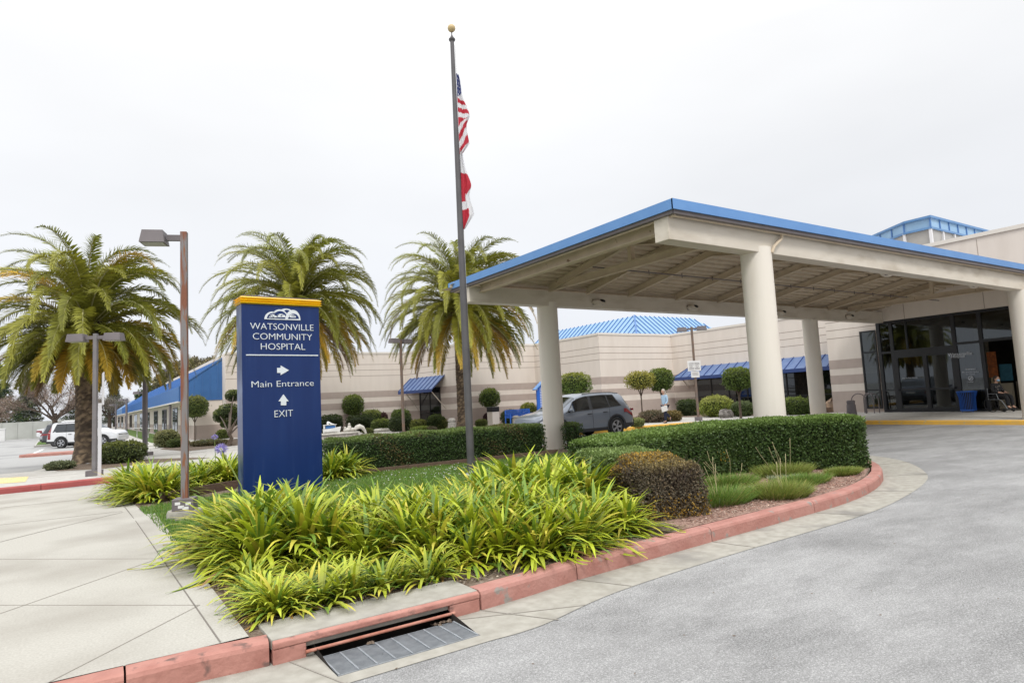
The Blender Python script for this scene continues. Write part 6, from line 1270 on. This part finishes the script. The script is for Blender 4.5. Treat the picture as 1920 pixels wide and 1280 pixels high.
# ---------------------------------------------------------------- cars: a body skin s (front 0 to rear L), ring u (0 underside .. 7 roof centre)
class Car:
    def __init__(c, L, wd, top, belt, roofw, wheels, wr, zb=.22, rear_belt=None):
        c.L, c.wd, c.top, c.belt, c.roofw, c.wh, c.wr, c.zb = L, wd, top, belt, roofw, wheels, wr, zb
    def ring(c, s):
        L = c.L; zt = float(np.interp(s, [a for a, _ in c.top], [b for _, b in c.top])); w = c.wd / 2 * float(np.interp(s, [0, .06, .25, .7, L * .5, L - .6, L - .12, L], [.70, .80, .91, .985, 1, .985, .90, .80]))
        zb_ = c.zb + .10 * max(0, 1 - s / .35) + .14 * max(0, 1 - (L - s) / .45)
        for x0 in c.wh:
            R = c.wr * 1.17; d = abs(s - x0)
            if d < R: zb_ = max(zb_, c.wr + math.sqrt(R * R - d * d))
        zbelt = min(float(np.interp(s, [a for a, _ in c.belt], [b for _, b in c.belt])), zt - .03); tall = min(1, max(0, (zt - zbelt - .03) / .35)); wr_ = w * (.93 * (1 - tall) + c.roofw * tall); zb_ = min(zb_, zbelt - .06)
        zm = min(max(zb_ + .03, .48), zbelt - .03); z2 = min(zb_ + .02, zm - .004)
        return [(0, zb_), (w * .90, zb_), (w * .985, z2 + .01), (w * 1.0, zm), (w * .985, zbelt), (wr_, zt - .075 * (0.3 + .7 * tall)), (wr_ * .86, zt - .012), (0, zt + .012)]
    def pt(c, s, u, off=0., side=1):
        r = c.ring(s); i = min(int(u), 6); f = u - i; y = r[i][0] + (r[i + 1][0] - r[i][0]) * f; z = r[i][1] + (r[i + 1][1] - r[i][1]) * f
        ty, tz = r[i + 1][0] - r[i][0], r[i + 1][1] - r[i][1]; n = math.hypot(ty, tz) or 1; ny, nz = tz / n, -ty / n
        return (s, side * (y + ny * off), z + nz * off)
    def skin(c, u0=0, u1=7, s0=0, s1=None, n=None):
        b = MB(); s1 = c.L if s1 is None else s1; ss = np.linspace(s0, s1, n or int((s1 - s0) / .045) + 1); us = [u0 + (u1 - u0) * k for k in np.linspace(0, 1, int((u1 - u0) * 2) + 1)]
        for side in (1, -1): b.grid([[c.pt(s, u, 0, side) for u in (us if side < 0 else us[::-1])] for s in ss])
        for s in (s0, s1):
            r = c.ring(s); b.add([(s, y, z) for y, z in r] + [(s, -y, z) for y, z in r[::-1]], [tuple(range(16)) if s == s0 else tuple(range(15, -1, -1))])
        return b
    def patch(c, b, fs0, fs1, u0, u1, off, sides=(1, -1), n=10, m=5):
        for side in sides:
            P = []
            for j in range(m + 1):
                u = u0 + (u1 - u0) * j / m; a = fs0(u) if callable(fs0) else fs0; e = fs1(u) if callable(fs1) else fs1; P.append([c.pt(a + (e - a) * i / n, u, off, side) for i in range(n + 1)])
            b.grid(P if side > 0 else [r[::-1] for r in P])
def make_car(name, label, spec, paint_, x, y, rz, z=0., spare=False, cat='car', rim_spokes=5, clad=True, group=None, roofrail=True):
    c = Car(**{k: v for k, v in spec.items() if k not in ('win', 'shield', 'rearwin')}); t = E(name, label, cat, (x, y, z), rz, group)
    b = c.skin(); o = b.build('body', paint_, t, smooth=True)
    L = c.L
    # side windows (front to rear), slanted ends via lambdas on u (4 = belt, 5 = roof edge)
    for (a, e, sa, se) in spec['win']:
        b = MB(); c.patch(b, lambda u, a=a, sa=sa: a + sa * (u - 4), lambda u, e=e, se=se: e + se * (u - 4), 4.10, 4.90, .008); b.build('window', 'car_glass', t, smooth=True)
    b = MB(); a0 = spec['win'][0]; e0 = spec['win'][-1]; c.patch(b, lambda u: a0[0] - .06 + a0[2] * (u - 4), lambda u: e0[1] + .05 + e0[3] * (u - 4), 4.03, 4.96, .004); b.build('window_frame', 'cladding', t, smooth=True)
    s0, s1 = spec['shield']; b = MB(); c.patch(b, s0, s1, 5.15, 7, .008, m=6); b.build('windshield', 'car_glass', t, smooth=True)
    s0, s1 = spec['rearwin']; b = MB(); c.patch(b, s0, s1, 5.15, 7, .008, m=6); b.build('rear_window', 'car_glass', t, smooth=True)
    if clad:
        b = MB(); c.patch(b, .05, c.wh[0] - c.wr * 1.2, 2.0, 2.85, .008); c.patch(b, c.wh[0] + c.wr * 1.2, c.wh[1] - c.wr * 1.2, 1.2, 2.5, .008); c.patch(b, c.wh[1] + c.wr * 1.2, L - .03, 1.5, 2.95, .010)
        for x0 in c.wh:
            for side in (1, -1):
                P = []
                for R in (c.wr * 1.135, c.wr * 1.32): P.append([(x0 + R * math.cos(a), side * (c.wd / 2 * 1.004 + .004), max(.2, c.wr + R * math.sin(a))) for a in np.linspace(-.30, PI + .30, 22)])
                b.grid(P if side > 0 else [r[::-1] for r in P])
        b.box(L - .03, L + .03, -c.wd * .40, c.wd * .40, .34, .58); b.build('cladding', 'cladding', t, smooth=False)
    # lamps
    for side in (1, -1):
        b = MB(); c.patch(b, .05, .42, 3.35, 3.85, .010, (side,)); b.build('headlight', 'lens_clear', t, smooth=True)
        b = MB(); zt_ = 3.35, 3.9
        if spare: c.patch(b, L - .30, L - .10, 3.2, 4.95, .012, (side,))
        else: c.patch(b, L - .60, L - .02, 3.62, 3.84, .012, (side,)); b.box(L - .01, L + .015, side * c.wd * .18 if side > 0 else -c.wd * .42, c.wd * .42 if side > 0 else -c.wd * .18, .93, 1.01)
        b.build('tail_light', 'red_lens', t, smooth=True)
        b = MB(); 
        for s in spec['win'][1][0] - .18, spec['win'][1][1] - .25: b.bar(c.pt(s - .1, 3.78, .025, side), c.pt(s + .1, 3.78, .025, side), .02, .03)
        b.build('door_handle', paint_ if not clad else 'cladding', t)
        b = MB(); p = c.pt(spec['win'][0][0] + .18, 4.15, .10, side); b.blob(p, (.07, .09, .07), 8); b.build('wing_mirror', paint_, t, smooth=True)
    b = MB()
    for s in (spec['win'][1][0] - .03, spec['win'][1][1] - .02): 
        for side in (1, -1): b.tube([c.pt(s, u, .003, side) for u in (2.0, 2.6, 3.2, 3.7, 4.0)], .005, 4)
    b.build('door_seam', 'black', t)
    if roofrail:
        for side in (1, -1): b = MB(); b.tube([c.pt(s, 5.6, .03, side) for s in np.linspace(L * .48, L * .86, 6)], .016, 5); b.build('roof_rail', 'cladding', t)
    b = MB(); b.box(-.012, .02, -.26, .26, .36, .47); b.build('number_plate', 'white', t); b = MB(); b.box(L - .005, L + .034, -.26, .26, .70, .83); b.build('number_plate', 'white', t)
    b = MB(); b.box(.02, .06, -.55, .55, .50, .74); b.build('grille', 'black', t, bevel=.02)
    wheel = None
    for x0 in c.wh:
        for side in (1, -1):
            w = bpy.data.objects.new('wheel', None); COL.objects.link(w); w.parent = t; w.location = (x0, side * (c.wd / 2 - .10), c.wr); w.scale = (1, side, 1)
            if wheel is None:
                b = MB(); R = c.wr; b.lathe([(R * .66, -.1), (R * .94, -.11), (R, -.08), (R, .08), (R * .95, .105), (R * .68, .11), (R * .66, .06)], n=36, axis='y'); ty = b.build('tyre', 'rubber', w, smooth=True)
                b = MB(); b.lathe([(R * .67, -.02), (R * .67, .03)], n=30, axis='y'); bk = b.build('rim_barrel', 'black', w)
                b = MB(); ring = [(R * .67, .10), (R * .60, .105), (R * .60, .06), (R * .67, .06)]
                n = 36; vs = []; 
                for r_, y_ in ring: vs += [(r_ * math.cos(2 * PI * k / n), y_, r_ * math.sin(2 * PI * k / n)) for k in range(n)]
                b.add(vs, [(i * n + k, i * n + (k + 1) % n, ((i + 1) % 4) * n + (k + 1) % n, ((i + 1) % 4) * n + k) for i in range(4) for k in range(n)])
                for k in range(rim_spokes):
                    for d in (-.13, .13): a = 2 * PI * k / rim_spokes; b.bar((R * .1 * math.cos(a), .085, R * .1 * math.sin(a)), (R * .63 * math.cos(a + d), .088, R * .63 * math.sin(a + d)), .035, .045, (0, 1, 0))
                b.lathe([(R * .14, .07), (R * .12, .108)], n=12, axis='y'); rm = b.build('rim', 'rim', w); wheel = (ty, bk, rm)
            else:
                for q in wheel: k2 = q.copy(); COL.objects.link(k2); k2.parent = w
    if spare:
        b = MB(); b.X = Matrix.Translation((L + .12, 0, .92)) @ Matrix.Rotation(PI / 2, 4, 'Y'); b.lathe([(.1, -.10), (.31, -.11), (.34, -.05), (.34, .08), (.30, .11), (.0, .115)], n=28); b.build('spare_wheel', 'rubber', t, smooth=True)
    return t
ROGUE = dict(L=4.65, wd=1.84, wheels=(.93, 3.64), wr=.36, zb=.25, roofw=.76,
    top=[(0, .70), (.05, .84), (.22, .95), (.6, 1.02), (1.0, 1.08), (1.22, 1.18), (1.85, 1.56), (2.25, 1.66), (3.1, 1.69), (3.7, 1.67), (4.05, 1.62), (4.20, 1.56), (4.50, 1.16), (4.60, 1.02), (4.65, .80)],
    belt=[(0, .66), (.3, .84), (1.3, .98), (2.5, 1.03), (3.6, 1.09), (4.2, 1.14), (4.65, .78)],
    win=[(1.28, 2.36, .50, .05), (2.52, 3.34, .02, -.06), (3.40, 3.92, -.05, -.30)], shield=(1.24, 1.84), rearwin=(4.29, 4.50))
cr = make_car('parked_car', 'grey compact SUV stopped behind the far left canopy column', ROGUE, 'paint_grey', 13.45, 19.45, 0., 0.); cr.scale = (1.05, 1.02, 1.03)
CRV = dict(L=4.45, wd=1.78, wheels=(.85, 3.46), wr=.34, zb=.26, roofw=.80,
    top=[(0, .62), (.06, .82), (.3, .98), (1.1, 1.06), (1.35, 1.16), (1.95, 1.60), (2.3, 1.66), (3.9, 1.66), (4.15, 1.60), (4.36, 1.02), (4.45, .60)],
    belt=[(0, .6), (.3, .9), (1.3, .98), (4.45, 1.02)], win=[(1.40, 2.25, .45, .0), (2.32, 3.15, .0, .0), (3.22, 3.98, .0, -.22)], shield=(1.38, 1.92), rearwin=(4.17, 4.33))
def park(px_rear, py_, Dp, label, spec, paint_, **k):
    q = pD(px_rear, py_, Dp); return make_car(k.pop('name', 'parked_car'), label, spec, paint_, q[0] + spec['L'] * 1.0, q[1], PI - .02, 0., group='cars parked before the blue wing', **k)
RZC = math.atan2(-_R0[1], -_R0[0]); _rh = np.array([_R0[0], _R0[1]]); CG = 'cars parked before the blue wing'
def parked(name, label, spec, pm, px_front, Dp, **k):
    q = pD(px_front, 820, Dp); return make_car(name, label, spec, pm, q[0], q[1], RZC + .06, 0., group=CG, **k)
DK_ = dict(CRV); DK_['top'] = [(a, min(b, 1.62)) for a, b in CRV['top']]
parked('parked_car', 'white compact SUV with dark bumpers and spare wheel, half behind the palm trunk', CRV, 'paint_white', 232, 42.0, spare=True)
parked('parked_car', 'dark SUV parked just beyond the white one with the spare wheel', DK_, 'paint_dark', 212, 45.5)
parked('parked_car', 'silver SUV parked third from the palm trunk', ROGUE, 'paint_silver', 206, 48.5)
parked('parked_car', 'white wagon farther along the parked row, showing over the dark SUV', ROGUE, 'paint_white', 196, 53)
PK = dict(L=5.4, wd=1.95, wheels=(.95, 4.35), wr=.39, zb=.38, roofw=.80, top=[(0, .8), (.08, 1.0), (.3, 1.10), (1.3, 1.16), (1.5, 1.24), (2.1, 1.76), (2.5, 1.82), (3.2, 1.80), (3.42, 1.30), (3.5, 1.18), (5.3, 1.18), (5.4, 1.0)], belt=[(0, .8), (.4, 1.0), (1.4, 1.12), (5.4, 1.14)], win=[(1.55, 2.35, .45, .0), (2.42, 3.25, .0, -.08), (3.27, 3.30, 0, 0)], shield=(1.5, 2.08), rearwin=(3.24, 3.40))
parked('pickup_truck', 'white pickup truck with a red tail light at the far end of the row', PK, 'paint_white', 190, 60, cat='pickup truck', spare=False, clad=False, roofrail=False)
# ---------------------------------------------------------------- people
def skinmesh(name, joints, edges, m, parent, sub=2):
    # joints: {name: ((x,y,z), r)}; grown with a Skin modifier into one surface
    ks = list(joints); me = bpy.data.meshes.new(name); me.from_pydata([joints[k][0] for k in ks], [(ks.index(a), ks.index(b)) for a, b in edges], []); o = bpy.data.objects.new(name, me); COL.objects.link(o)
    md = o.modifiers.new('skin', 'SKIN'); md.use_smooth_shade = True
    if not me.skin_vertices: me.skin_vertices.new() if hasattr(me.skin_vertices, 'new') else None
    for i, k in enumerate(ks):
        v = me.skin_vertices[0].data[i]; r = joints[k][1]; v.radius = (r, r) if not hasattr(r, '__len__') else r; v.use_root = (i == 0); v.use_loose = False
    sb_ = o.modifiers.new('sub', 'SUBSURF'); sb_.levels = sub; sb_.render_levels = sub
    dg = bpy.context.evaluated_depsgraph_get(); ev = o.evaluated_get(dg); nm = bpy.data.meshes.new_from_object(ev); nm.name = name; nm.materials.clear(); nm.materials.append(MATS[m]); nm.polygons.foreach_set('use_smooth', [True] * len(nm.polygons))
    bpy.data.objects.remove(o); o = bpy.data.objects.new(name, nm); COL.objects.link(o); o.parent = parent; return o
def hand(J, Ed, wrist, palm_dir, down, tag_):
    w = Vector(J[wrist][0]); d = Vector(down).normalized(); s = Vector(palm_dir).normalized(); n = d.cross(s)
    J[tag_ + 'p'] = (tuple(w + d * .05), .026); Ed.append((wrist, tag_ + 'p'))
    for i, (o_, l) in enumerate(((-.030, .060), (-.010, .072), (.010, .068), (.028, .052))):
        a = w + d * .085 + s * o_; b_ = a + d * l * .5 + n * .012; c_ = b_ + d * l * .3 + n * .028
        for k, p in enumerate((a, b_, c_)): J[f'{tag_}f{i}{k}'] = (tuple(p), (.0095, .009, .007)[k])
        Ed += [(tag_ + 'p', f'{tag_}f{i}0'), (f'{tag_}f{i}0', f'{tag_}f{i}1'), (f'{tag_}f{i}1', f'{tag_}f{i}2')]
    a = w + d * .045 - s * .038; b_ = a + d * .035 - s * .012 + n * .02; J[tag_ + 't0'] = (tuple(a), .010); J[tag_ + 't1'] = (tuple(b_), .008); Ed += [(tag_ + 'p', tag_ + 't0'), (tag_ + 't0', tag_ + 't1')]
# figures face local +x, left is +y
def head_detail(t, hd, hair, mask=False, rz_=0.):
    c = Vector(hd); b = MB(); b.blob((c.x, c.y, c.z), (.096, .076, .118), 16); b.blob((c.x + .098, c.y, c.z - .012), (.018, .014, .024), 8)
    for s in (-1, 1): b.blob((c.x - .005, c.y + s * .077, c.z - .01), (.022, .010, .032), 8)
    h = b.build('head', 'skin', t, smooth=True); b = MB()
    for s in (-1, 1): b.blob((c.x + .086, c.y + s * .031, c.z + .01), (.010, .013, .008), 8)
    b.build('eyes', 'black', h, smooth=True); b = MB(); b.blob((c.x + .085, c.y, c.z - .058), (.012, .026, .007), 8); b.build('mouth', 'red_lens' if False else 'skin', h, smooth=True)
    if mask: b = MB(); b.blob((c.x + .052, c.y, c.z - .045), (.062, .066, .052), 14); b.build('face_mask', 'mask_blue', t, smooth=True)
    return h
pq = gz(1246, 797, .15); W_ = E('person', 'person in pale blue shirt and dark trousers walking left, carrying white papers', 'person', (pq[0] + .25, pq[1] + 1.0 if False else 20.95, .15), PI)
W_.location = (pY(1249, 790, 21.15)[0], 21.15, .15); W_.scale = (.94,) * 3
H = {'pelvis': ((0, 0, .90), .125), 'waist': ((.01, 0, 1.03), .115), 'chest': ((.02, 0, 1.24), .135), 'neck0': ((.03, 0, 1.41), .062), 'neck': ((.05, 0, 1.47), .05), 'skull': ((.06, 0, 1.55), .07),
     'shR': ((.02, -.17, 1.36), .056), 'shL': ((.02, .17, 1.36), .056), 'elR': ((-.10, -.22, 1.10), .042), 'wrR': ((-.02, -.22, .88), .028), 'elL': ((.04, .22, 1.09), .042), 'wrL': ((.20, .20, .92), .028),
     'hipR': ((0, -.09, .86), .095), 'knR': ((-.10, -.10, .50), .058), 'anR': ((-.44, -.10, .25), .038), 'toeR': ((-.44, -.10, .08), .03), 'hipL': ((0, .09, .86), .095), 'knL': ((.13, .09, .48), .058), 'anL': ((.12, .09, .09), .038), 'toeL': ((.27, .09, .035), .03)}
Ed = [('pelvis', 'waist'), ('waist', 'chest'), ('chest', 'neck0'), ('neck0', 'neck'), ('neck', 'skull'), ('chest', 'shR'), ('chest', 'shL'), ('shR', 'elR'), ('elR', 'wrR'), ('shL', 'elL'), ('elL', 'wrL'), ('pelvis', 'hipR'), ('pelvis', 'hipL'), ('hipR', 'knR'), ('knR', 'anR'), ('anR', 'toeR'), ('hipL', 'knL'), ('knL', 'anL'), ('anL', 'toeL')]
J = dict(H); E_ = list(Ed); hand(J, E_, 'wrL', (1, 0, 0), (.15, 0, -1), 'l'); hand(J, E_, 'wrR', (1, 0, 0), (.1, 0, -1), 'r'); skinmesh('body', J, E_, 'skin', W_)
sh = {k: (H[k][0], H[k][1] * 1.16) for k in ('waist', 'chest', 'shR', 'shL', 'elR', 'elL')}; sh['hem'] = ((0, 0, .88), .155); sh['cR'] = (tuple(Vector(H['elR'][0]).lerp(Vector(H['wrR'][0]), .85)), .042); sh['cL'] = (tuple(Vector(H['elL'][0]).lerp(Vector(H['wrL'][0]), .85)), .042); sh['col'] = ((.03, 0, 1.42), .075)
skinmesh('shirt', {'chest': sh['chest'], **sh}, [('chest', 'waist'), ('waist', 'hem'), ('chest', 'col'), ('chest', 'shR'), ('shR', 'elR'), ('elR', 'cR'), ('chest', 'shL'), ('shL', 'elL'), ('elL', 'cL')], 'shirt_blue', W_)
tr_ = {'pelvis': ((0, 0, .88), .14), 'hipR': ((0, -.085, .82), .105), 'hipL': ((0, .085, .82), .105), 'knR': (H['knR'][0], .078), 'knL': (H['knL'][0], .078), 'aR': (tuple(Vector(H['knR'][0]).lerp(Vector(H['anR'][0]), .92)), .065), 'aL': ((.125, .09, .11), .068)}
skinmesh('trousers', tr_, [('pelvis', 'hipR'), ('pelvis', 'hipL'), ('hipR', 'knR'), ('hipL', 'knL'), ('knR', 'aR'), ('knL', 'aL')], 'trousers', W_)
for k, (p, q_) in enumerate((((.07, .09, .05), (.25, .09, .03)), ((-.46, -.10, .22), (-.45, -.10, .06)))): b = MB(); b.tube([p, q_], [.05, .04], 10); b.build('shoe', 'black', W_, smooth=True)
head_detail(W_, (.07, 0, 1.585), 'grey'); b = MB(); b.blob((.045, 0, 1.615), (.104, .088, .112), 16); b.blob((-.02, 0, 1.50), (.085, .082, .12), 12); b.blob((-.03, 0, 1.38), (.07, .09, .10), 12); b.build('hair', 'hair_grey', W_, smooth=True)
b = MB(); b.tube([(.05, .15, 1.42), (-.12, -.02, 1.2), (-.17, -.13, .98)], .012, 6); b.blob((-.17, -.12, .97), (.11, .05, .13), 12); b.build('shoulder_bag_strap', 'black_cloth', W_, smooth=True)
b = MB(); b.X = Matrix.Translation((.27, .215, .74)) @ Matrix.Rotation(.15, 4, 'Y'); b.box(-.19, .19, -.012, .012, -.14, .13); b.box(-.16, .21, -.018, -.0125, -.155, .115); o = b.build('paper_folder', 'white'); wm = W_.matrix_world
bpy.context.view_layer.update(); o.matrix_world = W_.matrix_world.copy(); tag(o, 'white papers held in the hand of the walking person', 'papers')
# seated person in a wheelchair at the door
sx, sy = GX - .75, pX(1872, 750, GX - .75)[1]; rz_ = -PI * .60
ch = E('wheelchair', 'black wheelchair beside the entrance door right of the blue bin', 'wheelchair', (sx, sy, .15), rz_)
for s in (-1, 1):
    b = MB(); n = 24; pr_ = [(.29, -.012), (.305, 0), (.29, .012), (.275, 0)]; vs = [(r_ * math.cos(2 * PI * k / n) - .08, s * .29 + y_, .305 + r_ * math.sin(2 * PI * k / n)) for r_, y_ in pr_ for k in range(n)]; b.add(vs, [(i * n + k, i * n + (k + 1) % n, ((i + 1) % 4) * n + (k + 1) % n, ((i + 1) % 4) * n + k) for i in range(4) for k in range(n)])
    for k in range(8): a = k * PI / 4; b.tube([(-.08, s * .29, .305), (-.08 + .28 * math.cos(a), s * .29, .305 + .28 * math.sin(a))], .004, 4)
    b.build('wheel', 'rubber', ch, smooth=True); b = MB(); b.lathe([(.07, -.012), (.075, 0), (.07, .012)], (.36, s * .24, .08), 14, 'y'); b.build('caster', 'rubber', ch, smooth=True)
    b = MB(); b.tube([(-.22, s * .23, .95), (-.22, s * .23, .5), (.2, s * .23, .5), (.3, s * .23, .45), (.44, s * .16, .12)], .012, 6); b.tube([(-.22, s * .23, .72), (.12, s * .23, .72), (.18, s * .23, .5)], .012, 6); b.box(.38, .54, s * .14 - .06, s * .14 + .06, .09, .105); b.build('side_frame', 'steel', ch, smooth=False)
b = MB(); b.box(-.2, .22, -.22, .22, .49, .53); b.build('seat', 'black_cloth', ch, bevel=.01); b = MB(); b.box(-.24, -.2, -.22, .22, .52, .92); b.build('backrest', 'black_cloth', ch, bevel=.01)
P_ = E('person', 'seated person with dotted black top and pale blue face mask in a wheelchair', 'person', (sx, sy, .15), rz_)
H = {'pelvis': ((-.06, 0, .63), .13), 'waist': ((-.07, 0, .78), .12), 'chest': ((-.05, 0, .98), .14), 'neck0': ((-.02, 0, 1.14), .06), 'neck': ((.0, 0, 1.19), .05), 'skull': ((.01, 0, 1.26), .065),
     'shR': ((-.05, -.18, 1.09), .058), 'shL': ((-.05, .18, 1.09), .058), 'elR': ((.02, -.26, .83), .044), 'wrR': ((.22, -.14, .76), .03), 'elL': ((.02, .26, .83), .044), 'wrL': ((.22, .14, .76), .03),
     'hipR': ((-.02, -.1, .63), .1), 'knR': ((.42, -.12, .62), .062), 'anR': ((.46, -.12, .20), .04), 'toeR': ((.58, -.12, .14), .03), 'hipL': ((-.02, .1, .63), .1), 'knL': ((.42, .12, .62), .062), 'anL': ((.46, .12, .20), .04), 'toeL': ((.58, .12, .14), .03)}
J = dict(H); E_ = list(Ed); hand(J, E_, 'wrL', (0, 1, 0), (1, -.3, -.3), 'l'); hand(J, E_, 'wrR', (0, 1, 0), (1, .3, -.3), 'r'); skinmesh('body', J, E_, 'skin', P_)
sh = {'chest': (H['chest'][0], .165), 'waist': (H['waist'][0], .155), 'hem': ((-.05, 0, .62), .165), 'col': ((-.02, 0, 1.14), .08), 'shR': (H['shR'][0], .068), 'shL': (H['shL'][0], .068), 'elR': (H['elR'][0], .055), 'elL': (H['elL'][0], .055), 'cR': (tuple(Vector(H['elR'][0]).lerp(Vector(H['wrR'][0]), .8)), .045), 'cL': (tuple(Vector(H['elL'][0]).lerp(Vector(H['wrL'][0]), .8)), .045)}
skinmesh('top', sh, [('chest', 'waist'), ('waist', 'hem'), ('chest', 'col'), ('chest', 'shR'), ('shR', 'elR'), ('elR', 'cR'), ('chest', 'shL'), ('shL', 'elL'), ('elL', 'cL')], 'print_dots', P_)
tr_ = {'pelvis': ((-.05, 0, .62), .14), 'hipR': ((0, -.1, .63), .11), 'hipL': ((0, .1, .63), .11), 'knR': (H['knR'][0], .082), 'knL': (H['knL'][0], .082), 'aR': ((.455, -.12, .22), .062), 'aL': ((.455, .12, .22), .062)}
skinmesh('trousers', tr_, [('pelvis', 'hipR'), ('pelvis', 'hipL'), ('hipR', 'knR'), ('hipL', 'knL'), ('knR', 'aR'), ('knL', 'aL')], 'black_cloth', P_)
for s in (-1, 1): b = MB(); b.tube([(.43, s * .12, .145), (.60, s * .12, .13)], [.05, .04], 10); b.build('shoe', 'black', P_, smooth=True)
head_detail(P_, (.03, 0, 1.30), 'dark', mask=True); b = MB(); b.blob((.0, 0, 1.335), (.104, .088, .108), 16); b.blob((-.045, 0, 1.27), (.07, .08, .10), 12); b.build('hair', 'hair_dark', P_, smooth=True)
